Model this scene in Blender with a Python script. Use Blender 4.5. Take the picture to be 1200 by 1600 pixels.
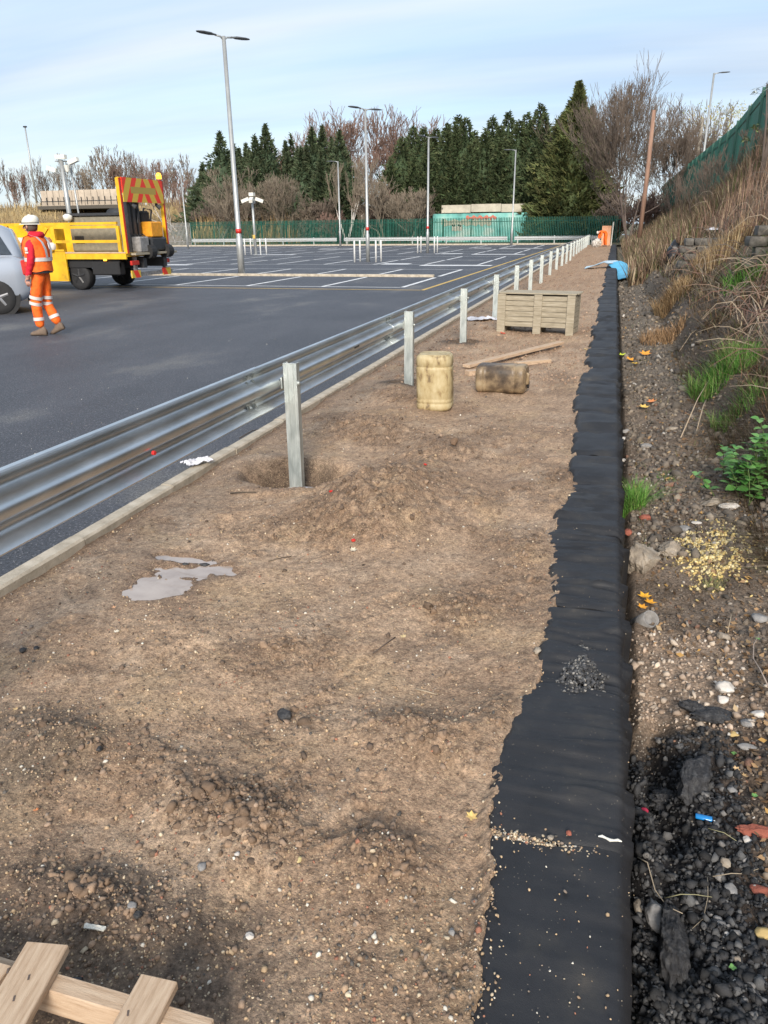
import bpy, bmesh, math, random
import numpy as np
from mathutils import Vector, Matrix
random.seed(7)
for o in list(bpy.data.objects): bpy.data.objects.remove(o)
SC = bpy.context.scene
COL = SC.collection
PI = math.pi

# ------------------------------------------------------------------ camera
F, H, CX, CY = 1155.0, 1.62, 600.0, 800.0
VPX, VPY, ROLL = 962.0, 349.5, math.radians(0.7)
def _u(v):
    v = np.array(v, float); return v/np.linalg.norm(v)
_d1 = np.array([VPX-CX, VPY-CY, F])
_d2 = np.array([VPX-CX-1000, VPY-CY+1000*math.tan(ROLL), F])
_n = _u(np.cross(_d1, _d2))
if _n[1] < 0: _n = -_n
_fw = _u(_d1); _rt = _u(np.cross(_n, _fw))
RW = np.array([_rt, _fw, -_n])           # photo camera frame to the world frame
cam_data = bpy.data.cameras.new('camera'); cam = bpy.data.objects.new('camera', cam_data)
COL.objects.link(cam); SC.camera = cam
cam_data.sensor_fit = 'VERTICAL'; cam_data.sensor_height = 36.0; cam_data.lens = 36.0*F/1600.0
cam_data.clip_start = 0.05; cam_data.clip_end = 6000
m3 = Matrix([[RW[i][0], -RW[i][1], -RW[i][2]] for i in range(3)])
cam.matrix_world = Matrix.Translation((0, 0, H)) @ m3.to_4x4()
SC.render.resolution_x = 768; SC.render.resolution_y = 1024

# ------------------------------------------------------------------ sky, sun, exposure
SUN_EL, SUN_AZ = math.radians(30), math.radians(168)   # azimuth clockwise from +Y
w = bpy.data.worlds.new('World'); SC.world = w; w.use_nodes = True
nt = w.node_tree; nt.nodes.clear()
def N(t, **k):
    n = nt.nodes.new(t)
    for a, b in k.items(): setattr(n, a, b)
    return n
L = lambda a, b: nt.links.new(a, b)
out = N('ShaderNodeOutputWorld'); bg = N('ShaderNodeBackground'); bg.inputs[1].default_value = 0.112
sky = N('ShaderNodeTexSky', sky_type='NISHITA', sun_disc=False)
sky.sun_elevation = SUN_EL; sky.sun_rotation = SUN_AZ; sky.air_density = 1.0; sky.dust_density = 1.0; sky.ozone_density = 2.0
tc = N('ShaderNodeTexCoord'); sep = N('ShaderNodeSeparateXYZ'); L(tc.outputs['Generated'], sep.inputs[0])
zc = N('ShaderNodeMath', operation='MAXIMUM'); L(sep.outputs[2], zc.inputs[0]); zc.inputs[1].default_value = 0.0
za = N('ShaderNodeMath', operation='ADD'); L(zc.outputs[0], za.inputs[0]); za.inputs[1].default_value = 0.16
dx = N('ShaderNodeMath', operation='DIVIDE'); L(sep.outputs[0], dx.inputs[0]); L(za.outputs[0], dx.inputs[1])
dy = N('ShaderNodeMath', operation='DIVIDE'); L(sep.outputs[1], dy.inputs[0]); L(za.outputs[0], dy.inputs[1])
cb = N('ShaderNodeCombineXYZ'); L(dx.outputs[0], cb.inputs[0]); L(dy.outputs[0], cb.inputs[1])
mp = N('ShaderNodeMapping'); L(cb.outputs[0], mp.inputs[0]); mp.inputs['Rotation'].default_value = (0, 0, -0.32); mp.inputs['Scale'].default_value = (0.28, 1.15, 1)
ns = N('ShaderNodeTexNoise'); L(mp.outputs[0], ns.inputs[0]); ns.inputs['Scale'].default_value = 1.0; ns.inputs['Detail'].default_value = 7; ns.inputs['Roughness'].default_value = 0.52; ns.inputs['Distortion'].default_value = 0.5
rp = N('ShaderNodeMapRange'); L(ns.outputs[0], rp.inputs[0]); rp.inputs[1].default_value = 0.36; rp.inputs[2].default_value = 0.66; rp.inputs[3].default_value = 0.62; rp.inputs[4].default_value = 0.96
mp2 = N('ShaderNodeMapping'); L(cb.outputs[0], mp2.inputs[0]); mp2.inputs['Rotation'].default_value = (0, 0, -0.22); mp2.inputs['Scale'].default_value = (0.5, 2.6, 1)
ns2 = N('ShaderNodeTexNoise'); L(mp2.outputs[0], ns2.inputs[0]); ns2.inputs['Scale'].default_value = 0.9; ns2.inputs['Detail'].default_value = 5
cr = N('ShaderNodeValToRGB'); L(ns2.outputs[0], cr.inputs[0])
cr.color_ramp.elements[0].position = 0.33; cr.color_ramp.elements[0].color = (2.75, 3.45, 4.4, 1)
cr.color_ramp.elements[1].position = 0.68; cr.color_ramp.elements[1].color = (4.1, 4.45, 4.8, 1)
mx = N('ShaderNodeMix', data_type='RGBA'); L(rp.outputs[0], mx.inputs[0]); L(sky.outputs[0], mx.inputs[6]); L(cr.outputs[0], mx.inputs[7])
L(mx.outputs[2], bg.inputs[0]); L(bg.outputs[0], out.inputs[0])
sd = bpy.data.lights.new('sun', 'SUN'); sun = bpy.data.objects.new('sun', sd); COL.objects.link(sun)
sd.energy = 2.5; sd.angle = math.radians(20); sd.color = (1.0, 0.91, 0.80)
sv = Vector((math.sin(SUN_AZ)*math.cos(SUN_EL), math.cos(SUN_AZ)*math.cos(SUN_EL), math.sin(SUN_EL)))
sun.rotation_euler = sv.to_track_quat('Z', 'Y').to_euler()
SC.view_settings.view_transform = 'Standard'; SC.view_settings.look = 'None'
SC.view_settings.gamma = 1; SC.view_settings.exposure = 0.90; SC.view_settings.use_curve_mapping = False

# ------------------------------------------------------------------ photo helpers
def ray(px, py):
    return RW @ np.array([px-CX, py-CY, F])
def G(px, py, z=0.0):
    d = ray(px, py); t = (z-H)/d[2]; return Vector((d[0]*t, d[1]*t, z))
def AY(px, py, Y):
    d = ray(px, py); t = Y/d[1]; return Vector((d[0]*t, Y, H+d[2]*t))

# ------------------------------------------------------------------ noise
def _hash(ix, iy, s):
    h = (ix.astype(np.int64)*374761393 + iy.astype(np.int64)*668265263 + s*1442695041) & 0x7fffffff
    h = ((h ^ (h >> 13))*1274126177) & 0x7fffffff
    return ((h ^ (h >> 16)) & 0xffff)/65535.0
def pn(x, y, s=0):
    x = np.asarray(x, float); y = np.asarray(y, float)
    ix = np.floor(x); iy = np.floor(y); fx = x-ix; fy = y-iy
    def g(a, b):
        an = _hash(ix+a, iy+b, s)*2*PI
        return np.cos(an)*(fx-a)+np.sin(an)*(fy-b)
    ux = fx*fx*fx*(fx*(fx*6-15)+10); uy = fy*fy*fy*(fy*(fy*6-15)+10)
    n0 = g(0, 0)*(1-ux)+g(1, 0)*ux; n1 = g(0, 1)*(1-ux)+g(1, 1)*ux
    return (n0*(1-uy)+n1*uy)*1.5
def fbm(x, y, sc, o=4, s=0, r=0.5):
    t = 0; a = 1; q = 0
    for i in range(o):
        t = t+a*pn(np.asarray(x)*sc, np.asarray(y)*sc, s+i*17); q += a; a *= r; sc *= 2.03
    return t/q
def ss(a, b, x):
    t = np.clip((np.asarray(x, float)-a)/(b-a), 0, 1); return t*t*(3-2*t)

# ------------------------------------------------------------------ materials
def ramp(nt, fac, stops):
    r = nt.nodes.new('ShaderNodeValToRGB'); e = r.color_ramp.elements
    while len(e) < len(stops): e.new(0.5)
    for i, (p, c) in enumerate(stops):
        e[i].position = p; e[i].color = (c[0], c[1], c[2], 1)
    nt.links.new(fac, r.inputs[0]); return r.outputs[0]
MATS = {}
def mat(name, stops=None, scale=8, rough=0.7, metal=0.0, bump=0.0, bscale=40, attr=None, attrmix=None,
        detail=6, stretch=(1, 1, 1), spec=0.5, emit=None, coat=0, rvar=0.0, speck=None, grain=None, subs=0, bdist=0.01):
    """procedural material: noise ramp (or colour attribute times noise), roughness, bump"""
    if name in MATS: return MATS[name]
    m = bpy.data.materials.new(name); m.use_nodes = True; nt = m.node_tree; nd = nt.nodes
    b = nd['Principled BSDF']; co = nd.new('ShaderNodeTexCoord'); mpn = nd.new('ShaderNodeMapping')
    nt.links.new(co.outputs['Object'], mpn.inputs[0]); mpn.inputs['Scale'].default_value = stretch
    no = nd.new('ShaderNodeTexNoise'); no.inputs['Scale'].default_value = scale; no.inputs['Detail'].default_value = detail; no.inputs['Roughness'].default_value = 0.62
    nt.links.new(mpn.outputs[0], no.inputs[0])
    colr = ramp(nt, no.outputs[0], stops) if stops else None
    if attr:
        at = nd.new('ShaderNodeAttribute'); at.attribute_name = attr
        if colr is None: colr = at.outputs[0]
        else:
            mu = nd.new('ShaderNodeMix'); mu.data_type = 'RGBA'; mu.blend_type = 'MULTIPLY'; mu.inputs[0].default_value = 1
            nt.links.new(at.outputs[0], mu.inputs[6]); nt.links.new(colr, mu.inputs[7]); colr = mu.outputs[2]
    if grain:      # (scale, low, high): a second, finer mottling
        g2 = nd.new('ShaderNodeTexNoise'); g2.inputs['Scale'].default_value = grain[0]; g2.inputs['Detail'].default_value = 5; g2.inputs['Roughness'].default_value = 0.7; nt.links.new(co.outputs['Object'], g2.inputs[0])
        gr_ = ramp(nt, g2.outputs[0], [(0.36, (grain[1],)*3), (0.64, (grain[2],)*3)])
        mg = nd.new('ShaderNodeMix'); mg.data_type = 'RGBA'; mg.blend_type = 'MULTIPLY'; mg.inputs[0].default_value = 1
        nt.links.new(colr, mg.inputs[6]); nt.links.new(gr_, mg.inputs[7]); colr = mg.outputs[2]
    if speck:      # (scale, threshold, colour, strength)
        vo = nd.new('ShaderNodeTexVoronoi'); vo.inputs['Scale'].default_value = speck[0]; nt.links.new(co.outputs['Object'], vo.inputs[0])
        wn = nd.new('ShaderNodeSeparateColor'); nt.links.new(vo.outputs['Color'], wn.inputs[0])
        lt = nd.new('ShaderNodeMath'); lt.operation = 'LESS_THAN'; nt.links.new(wn.outputs[0], lt.inputs[0]); lt.inputs[1].default_value = speck[1]
        l2 = nd.new('ShaderNodeMath'); l2.operation = 'LESS_THAN'; nt.links.new(vo.outputs['Distance'], l2.inputs[0]); l2.inputs[1].default_value = 0.42
        ml = nd.new('ShaderNodeMath'); ml.operation = 'MULTIPLY'; nt.links.new(lt.outputs[0], ml.inputs[0]); nt.links.new(l2.outputs[0], ml.inputs[1])
        m4 = nd.new('ShaderNodeMath'); m4.operation = 'MULTIPLY'; nt.links.new(ml.outputs[0], m4.inputs[0]); m4.inputs[1].default_value = speck[3]
        mi = nd.new('ShaderNodeMix'); mi.data_type = 'RGBA'; nt.links.new(m4.outputs[0], mi.inputs[0]); nt.links.new(colr, mi.inputs[6]); mi.inputs[7].default_value = (*speck[2], 1)
        colr = mi.outputs[2]
    nt.links.new(colr, b.inputs['Base Color'])
    b.inputs['Roughness'].default_value = rough; b.inputs['Metallic'].default_value = metal
    b.inputs['Specular IOR Level'].default_value = spec
    if coat: b.inputs['Coat Weight'].default_value = coat; b.inputs['Coat Roughness'].default_value = 0.08
    if rvar:
        mr = nd.new('ShaderNodeMapRange'); nt.links.new(no.outputs[0], mr.inputs[0]); mr.inputs[1].default_value = 0.3; mr.inputs[2].default_value = 0.7
        mr.inputs[3].default_value = max(0.03, rough-rvar); mr.inputs[4].default_value = min(1, rough+rvar); nt.links.new(mr.outputs[0], b.inputs['Roughness'])
    if bump:
        n2 = nd.new('ShaderNodeTexNoise'); n2.inputs['Scale'].default_value = bscale; n2.inputs['Detail'].default_value = 8; n2.inputs['Roughness'].default_value = 0.65
        nt.links.new(mpn.outputs[0], n2.inputs[0])
        bp = nd.new('ShaderNodeBump'); bp.inputs['Strength'].default_value = bump; bp.inputs['Distance'].default_value = bdist
        nt.links.new(n2.outputs[0], bp.inputs['Height']); nt.links.new(bp.outputs[0], b.inputs['Normal'])
    if emit: b.inputs['Emission Color'].default_value = (*emit[0], 1); b.inputs['Emission Strength'].default_value = emit[1]
    if subs: b.inputs['Transmission Weight'].default_value = 0
    MATS[name] = m; return m
def flat(name, c, rough=0.6, metal=0, var=0.25, scale=12, bump=0.15, **k):
    lo = [max(0, v*(1-var)) for v in c]; hi = [min(1, v*(1+var*0.6)) for v in c]
    return mat(name, [(0.3, lo), (0.7, hi)], scale=scale, rough=rough, metal=metal, bump=bump, **k)

M_mud = mat('mud_soil', [(0.30, (0.50, 0.46, 0.43)), (0.45, (0.88, 0.87, 0.86)), (0.58, (1.08, 1.07, 1.06)), (0.72, (1.45, 1.4, 1.32))], scale=34, rough=0.8, bump=1.0, bscale=120, attr='Col', detail=10, grain=(95, 0.62, 1.45), speck=(170, 0.13, (0.50, 0.38, 0.24), 0.8), bdist=0.009, spec=0.4)
M_bank = mat('bank_soil', [(0.28, (0.55, 0.54, 0.52)), (0.5, (0.95, 0.95, 0.95)), (0.72, (1.35, 1.32, 1.28))], scale=22, rough=0.9, bump=0.9, bscale=90, attr='Col', detail=10, grain=(70, 0.5, 1.5), speck=(120, 0.10, (0.34, 0.30, 0.25), 0.7), bdist=0.012, spec=0.3)
M_vert = mat('stone_mix', [(0.3, (0.75, 0.75, 0.75)), (0.7, (1.15, 1.15, 1.15))], scale=60, rough=0.8, bump=0.4, bscale=160, attr='Col')
M_asph = mat('asphalt', [(0.28, (0.032, 0.034, 0.041)), (0.47, (0.052, 0.055, 0.065)), (0.57, (0.066, 0.069, 0.080)), (0.70, (0.13, 0.128, 0.124))], stretch=(1, .5, 1), scale=0.8, rough=0.62, bump=0.9, bscale=140, detail=12, rvar=0.06, grain=(60, 0.35, 1.8), speck=(90, 0.14, (0.24, 0.24, 0.25), 0.8), bdist=0.008)
M_galv = mat('galvanised_steel', [(0.3, (0.52, 0.55, 0.56)), (0.7, (0.72, 0.75, 0.76))], scale=9, rough=0.40, metal=1.0, bump=0.0, rvar=0.04, stretch=(1, 0.35, 1))
M_post = mat('galvanised_post', [(0.3, (0.34, 0.38, 0.37)), (0.52, (0.50, 0.54, 0.52)), (0.7, (0.64, 0.67, 0.65))], scale=7, rough=0.50, metal=0.7, bump=0.1, bscale=50, stretch=(3, 3, 0.7), rvar=0.1)
M_pole = flat('pole_galvanised', (0.42, 0.43, 0.42), 0.45, 0.5, var=0.15, scale=3)
M_conc = mat('kerb_concrete', [(0.3, (0.30, 0.26, 0.20)), (0.55, (0.48, 0.42, 0.33)), (0.75, (0.58, 0.52, 0.43))], scale=9, rough=0.85, bump=0.5, bscale=90, detail=9)
M_white = mat('road_paint_white', [(0.3, (0.52, 0.52, 0.52)), (0.6, (0.80, 0.80, 0.79))], scale=3, rough=0.6, detail=9)
M_yel = mat('road_paint_yellow', [(0.3, (0.42, 0.28, 0.07)), (0.6, (0.66, 0.43, 0.10))], scale=3, rough=0.6)
M_fab = mat('black_geotextile', [(0.3, (0.010, 0.010, 0.0115)), (0.52, (0.017, 0.017, 0.019)), (0.66, (0.030, 0.028, 0.026)), (0.8, (0.075, 0.062, 0.048))], scale=5, rough=0.58, bump=0.5, bscale=260, detail=12, spec=0.55, bdist=0.003, speck=(260, 0.012, (0.20, 0.17, 0.13), 0.6))
M_wood = mat('fresh_timber', [(0.25, (0.34, 0.22, 0.13)), (0.5, (0.52, 0.38, 0.26)), (0.75, (0.62, 0.48, 0.34))], scale=5, rough=0.75, bump=0.35, bscale=30, stretch=(2, 22, 14), detail=8)
M_oldwood = mat('weathered_timber', [(0.25, (0.17, 0.145, 0.10)), (0.48, (0.34, 0.295, 0.215)), (0.75, (0.47, 0.425, 0.33))], scale=4, rough=0.85, bump=0.5, bscale=22, stretch=(1.3, 14, 14), detail=9)
M_bark = flat('bare_bark', (0.13, 0.10, 0.085), 0.9, var=0.4, scale=3, bump=0.5)
M_twig = flat('bare_twigs', (0.165, 0.128, 0.10), 0.9, var=0.35, scale=1.2, bump=0)
M_twig_red = flat('reddish_twigs', (0.235, 0.150, 0.118), 0.9, var=0.35, scale=0.7, bump=0)
M_twig_pale = flat('pale_twigs', (0.24, 0.195, 0.145), 0.9, var=0.3, scale=0.7, bump=0)
M_birch = mat('birch_bark', [(0.35, (0.28, 0.25, 0.21)), (0.5, (0.56, 0.52, 0.47)), (0.8, (0.66, 0.62, 0.57))], scale=6, rough=0.8, stretch=(1, 1, 3))
M_conif = mat('conifer_foliage', [(0.3, (0.7, 0.7, 0.7)), (0.7, (1.25, 1.25, 1.2))], scale=0.8, rough=0.75, attr='Col', spec=0.25)
M_straw = mat('plant_blades', [(0.3, (0.8, 0.8, 0.8)), (0.7, (1.2, 1.2, 1.2))], scale=3, rough=0.75, attr='Col', spec=0.3)
M_green = mat('palisade_green', [(0.3, (0.005, 0.060, 0.042)), (0.7, (0.011, 0.110, 0.075))], scale=0.6, rough=0.5)
M_grey = flat('palisade_grey', (0.30, 0.30, 0.29), 0.5, 0.3, scale=0.6)
M_truck = mat('truck_yellow', [(0.3, (0.42, 0.24, 0.02)), (0.42, (0.66, 0.37, 0.012)), (0.6, (0.82, 0.48, 0.018))], scale=2.2, rough=0.45, bump=0.08, detail=9)
M_black = flat('dark_rubber', (0.018, 0.018, 0.019), 0.75, bump=0.1)
M_dmet = flat('dark_machine_metal', (0.05, 0.052, 0.056), 0.45, 0.3)
M_red = flat('lamp_red', (0.55, 0.03, 0.02), 0.35)
M_silver = mat('silver_car_paint', [(0.3, (0.36, 0.40, 0.46)), (0.7, (0.42, 0.46, 0.52))], scale=1, rough=0.3, metal=0.3, coat=0.5)
M_glass = flat('dark_glass', (0.035, 0.045, 0.055), 0.08, 0.0, bump=0, spec=0.9)
M_orange = mat('hi_vis_orange', [(0.3, (0.86, 0.10, 0.008)), (0.65, (1.0, 0.19, 0.018))], scale=9, rough=0.8, bump=0.5, bscale=14, bdist=0.03)
M_hood = mat('red_hoodie', [(0.3, (0.46, 0.006, 0.02)), (0.65, (0.66, 0.012, 0.035))], scale=9, rough=0.85, bump=0.5, bscale=14, bdist=0.03)
M_refl = flat('reflective_tape', (0.66, 0.62, 0.58), 0.4, var=0.15)
M_skin = flat('skin', (0.50, 0.27, 0.20), 0.6, var=0.1)
M_hair = flat('short_grey_hair', (0.12, 0.09, 0.07), 0.9)
M_helm = flat('helmet_white', (0.72, 0.70, 0.62), 0.35, var=0.1)
M_boot = flat('boot_leather', (0.17, 0.12, 0.085), 0.7)
M_plast = mat('dirty_plastic', [(0.30, (0.07, 0.05, 0.03)), (0.40, (0.30, 0.22, 0.11)), (0.46, (0.42, 0.33, 0.17)), (0.68, (0.54, 0.46, 0.28))], scale=16, stretch=(1, 1, .45), rough=0.6, bump=0.2, bscale=20, detail=9)
M_plast2 = mat('oily_plastic', [(0.30, (0.022, 0.018, 0.014)), (0.44, (0.10, 0.07, 0.045)), (0.58, (0.30, 0.22, 0.13)), (0.75, (0.40, 0.33, 0.22))], scale=4.5, rough=0.45, bump=0.2, bscale=20, detail=9)
M_cloth = flat('pale_cloth', (0.66, 0.66, 0.70), 0.9, var=0.2, scale=6)
M_blue = flat('blue_plastic', (0.10, 0.42, 0.66), 0.5, var=0.2, scale=4)
M_bluepale = flat('pale_blue_plastic', (0.52, 0.66, 0.74), 0.5, var=0.2, scale=4)
M_leaf = mat('fallen_leaf_colours', [(0.3, (0.8, 0.8, 0.8)), (0.7, (1.15, 1.15, 1.15))], scale=30, rough=0.6, attr='Col')
M_water = mat('muddy_water', [(0.3, (0.29, 0.235, 0.20)), (0.5, (0.40, 0.335, 0.29)), (0.7, (0.46, 0.39, 0.34))], scale=6, rough=0.05, spec=0.9)
M_asplump = mat('broken_asphalt', [(0.3, (0.018, 0.018, 0.020)), (0.5, (0.04, 0.04, 0.043)), (0.75, (0.12, 0.12, 0.12))], scale=45, rough=0.7, bump=1.0, bscale=90, detail=9, bdist=0.012)
M_rock = mat('lump_stone', [(0.3, (0.16, 0.13, 0.10)), (0.55, (0.33, 0.28, 0.22)), (0.75, (0.46, 0.41, 0.34))], scale=10, rough=0.85, bump=0.7, bscale=50, detail=9)
M_rockg = mat('grey_stone', [(0.3, (0.15, 0.145, 0.14)), (0.7, (0.33, 0.32, 0.31))], scale=12, rough=0.85, bump=0.6, bscale=60)
M_rockw = mat('white_stone', [(0.3, (0.42, 0.38, 0.34)), (0.7, (0.70, 0.67, 0.62))], scale=14, rough=0.85, bump=0.6, bscale=60)
M_brick = mat('broken_red_brick', [(0.3, (0.20, 0.055, 0.035)), (0.7, (0.36, 0.12, 0.08))], scale=12, rough=0.9, bump=0.6, bscale=60)

# ------------------------------------------------------------------ mesh builder
class MB:
    def __init__(s): s.v = []; s.f = []; s.mi = []; s.n = 0; s.c = []
    def add(s, verts, faces, mi=0, col=None):
        verts = np.asarray(verts, float).reshape(-1, 3); o = s.n
        s.v.append(verts); s.n += len(verts)
        for f in faces: s.f.append([i+o for i in f]); s.mi.append(mi)
        s.c.append(np.tile(col if col is not None else (1, 1, 1), (len(verts), 1)))
        return s
    def box(s, c, d, rot=None, mi=0, taper=1.0):
        c = Vector(c); x, y, z = [q/2 for q in d]
        p = [Vector((a*x*(taper if k > 0 else 1), b*y*(taper if k > 0 else 1), k*z)) for k in (-1, 1) for a, b in ((-1, -1), (1, -1), (1, 1), (-1, 1))]
        if rot is not None: p = [rot @ q for q in p]
        return s.add([c+q for q in p], [(0, 3, 2, 1), (4, 5, 6, 7), (0, 1, 5, 4), (1, 2, 6, 5), (2, 3, 7, 6), (3, 0, 4, 7)], mi)
    def tube(s, pts, r, n=8, mi=0, cap=True, col=None):
        pts = [Vector(p) for p in pts]
        if not hasattr(r, '__len__'): r = [r]*len(pts)
        vs = []; up = None
        for i, p in enumerate(pts):
            d = (pts[min(i+1, len(pts)-1)]-pts[max(i-1, 0)]).normalized()
            if up is None: up = Vector((0, 0, 1)) if abs(d.z) < 0.9 else Vector((1, 0, 0))
            a = d.cross(up).normalized(); b = a.cross(d).normalized(); up = b
            for k in range(n):
                t = 2*PI*k/n; vs.append(p+(a*math.cos(t)+b*math.sin(t))*r[i])
        fs = []
        for i in range(len(pts)-1):
            for k in range(n):
                k2 = (k+1) % n; fs.append((i*n+k, i*n+k2, (i+1)*n+k2, (i+1)*n+k))
        if cap: fs.append(tuple(range(n-1, -1, -1))); fs.append(tuple((len(pts)-1)*n+k for k in range(n)))
        return s.add(vs, fs, mi, col)
    def loft(s, rings, mi=0, cap=True):
        n = len(rings[0]); vs = [p for r in rings for p in r]; fs = []
        for i in range(len(rings)-1):
            for k in range(n):
                k2 = (k+1) % n; fs.append((i*n+k, i*n+k2, (i+1)*n+k2, (i+1)*n+k))
        if cap: fs.append(tuple(range(n-1, -1, -1))); fs.append(tuple((len(rings)-1)*n+k for k in range(n)))
        return s.add(vs, fs, mi)
    def mesh(s, name, mats, smooth=False):
        me = bpy.data.meshes.new(name); V = np.concatenate(s.v) if s.v else np.zeros((0, 3))
        me.from_pydata(V.tolist(), [], s.f)
        for m in (mats if isinstance(mats, (list, tuple)) else [mats]): me.materials.append(m)
        me.polygons.foreach_set('material_index', s.mi)
        if smooth: me.polygons.foreach_set('use_smooth', [True]*len(s.f))
        me.update(); return me
    def obj(s, name, mats, parent=None, smooth=False, loc=None, bevel=0):
        me = s.mesh(name, mats, smooth)
        if bevel: bevel_mesh(me, bevel)
        return link(name, me, parent, loc)
def bevel_mesh(me, w, seg=1):
    bm = bmesh.new(); bm.from_mesh(me)
    bmesh.ops.bevel(bm, geom=[e for e in bm.edges if len(e.link_faces) == 2 and e.calc_face_angle(0) > 0.5], offset=w, segments=seg, affect='EDGES', clamp_overlap=True)
    bm.to_mesh(me); bm.free()
def link(name, me, parent=None, loc=None, rz=None):
    o = bpy.data.objects.new(name, me); COL.objects.link(o)
    if loc is not None: o.location = loc
    if rz is not None: o.rotation_euler = (0, 0, rz)
    if parent is not None: o.parent = parent
    return o
def fastmesh(name, V, Fc, mats, cols=None, smooth=False, mi=None):
    """V (n,3), Fc (m,k) arrays, k = 3 or 4, per-vertex colours"""
    me = bpy.data.meshes.new(name); V = np.ascontiguousarray(V, dtype=np.float32); Fc = np.ascontiguousarray(Fc, dtype=np.int32)
    k = Fc.shape[1]
    me.vertices.add(len(V)); me.vertices.foreach_set('co', V.ravel())
    me.loops.add(Fc.size); me.loops.foreach_set('vertex_index', Fc.ravel())
    me.polygons.add(len(Fc)); me.polygons.foreach_set('loop_start', np.arange(0, Fc.size, k, dtype=np.int32))
    try: me.polygons.foreach_set('loop_total', np.full(len(Fc), k, dtype=np.int32))
    except Exception: pass
    for m in (mats if isinstance(mats, (list, tuple)) else [mats]): me.materials.append(m)
    if mi is not None: me.polygons.foreach_set('material_index', np.ascontiguousarray(mi, dtype=np.int32))
    if smooth: me.polygons.foreach_set('use_smooth', np.ones(len(Fc), dtype=bool))
    if cols is not None:
        a = me.color_attributes.new('Col', 'FLOAT_COLOR', 'POINT')
        c4 = np.ones((len(V), 4), np.float32); c4[:, :3] = cols; a.data.foreach_set('color', c4.ravel())
    me.update(calc_edges=True); me.validate(); return me
def empty(name, loc=(0, 0, 0), rz=0.0):
    o = bpy.data.objects.new(name, None); COL.objects.link(o); o.location = loc; o.rotation_euler = (0, 0, rz); o.empty_display_size = 0.2; return o
def tag(o, label=None, cat=None, group=None, kind=None):
    if label: o['label'] = label
    if cat: o['category'] = cat
    if group: o['group'] = group
    if kind: o['kind'] = kind
    return o
KIDS = {}
def copy_tree(o, parent=None):
    c = o.copy(); COL.objects.link(c)
    if parent is not None: c.parent = parent
    for ch in list(o.children): copy_tree(ch, c)
    return c
def bez_cloth_dummy(): pass

# ------------------------------------------------------------------ terrain height functions
YS0, YS1 = -6.0, 67.5
KX = -2.67                                     # inner face of the kerb
POSTX = -2.01
def post_y(i): return 4.57+3.2*i
def fab_edge(y):
    y = np.asarray(y, float)
    pts_y = [-6, 1.0, 1.5, 1.66, 1.9, 2.2, 2.42, 2.75, 3.2, 3.8, 4.6, 5.6, 7.5, 9, 12, 20, 28, 70]
    pts_x = [-.15, -.155, -.16, -.20, -.185, -.155, -.115, -.095, -.11, -.165, -.12, -.13, -.20, -.13, -.15, -.12, -.13, -.12]
    return np.interp(y, pts_y, pts_x)+0.016*pn(y*9, y*0, 5)+0.010*pn(y*31, y*0, 9)+0.05*pn(np.floor(y/0.62)*1.37, y*0+.3, 11)*ss(4, 7, y)+0.035*pn(np.floor(y/0.62)*1.37, y*0+.3, 11)
MOUNDS = []                                    # x, y, rx, ry, height, clod amount
for (px, py, rx, ry, h, c) in [(590, 800, .40, .36, .14, 1.25), (560, 830, .3, .2, .04, 1.1), (620, 770, .34, .3, .05, 1.1), (690, 715, .30, .42, .07, 1), (640, 755, .3, .3, .05, 1), (560, 670, .5, .5, .05, .9), (740, 790, .16, .2, .03, .8),
        (655, 1160, .22, .12, .06, .9), (600, 1350, .12, .10, .045, .9), (360, 1290, .20, .13, .05, .9), (700, 950, .16, .13, .035, .5), (820, 860, .14, .3, .03, .9),
        (100, 1160, .3, .10, .025, .6), (150, 1420, .22, .10, .03, .8), (480, 1010, .2, .15, .02, .4), (770, 1130, .1, .12, .03, .7), (300, 1000, .3, .2, .02, .3), (860, 760, .2, .5, .03, .7),
        (250, 1230, .28, .12, .02, .5), (600, 620, .5, .5, .03, .5), (780, 690, .4, .6, .025, .6)]:
    g = G(px, py); MOUNDS.append((g.x, g.y, rx, ry, h, c))
_r = random.Random(4); FEET = [(_r.uniform(-2.4, -0.35), _r.uniform(1.1, 6.5)**1.0, _r.gauss(1.45, .45), _r.uniform(.006, .013)) for _ in range(22)]
PUD = []
for (px, py, rx, ry) in [(258, 912, .15, .10), (285, 893, .17, .07), (290, 873, .17, .045), (335, 890, .14, .04), (352, 885, .05, .03), (478, 766, .10, .05), (230, 925, .10, .05)]:
    g = G(px, py); PUD.append((g.x, g.y, rx, ry))
PZ = -0.016
def clod(x, y):
    c = 0
    for (a, b, rx, ry, h, k) in MOUNDS:
        d = ((x-a)/rx)**2+((y-b)/ry)**2; c = np.maximum(c, k*np.exp(-d*0.8))
    c = c+0.50*ss(0.04, 0.42, fbm(x, y, 1.5, 4, 77))
    return np.clip(c, 0, 1)
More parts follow.
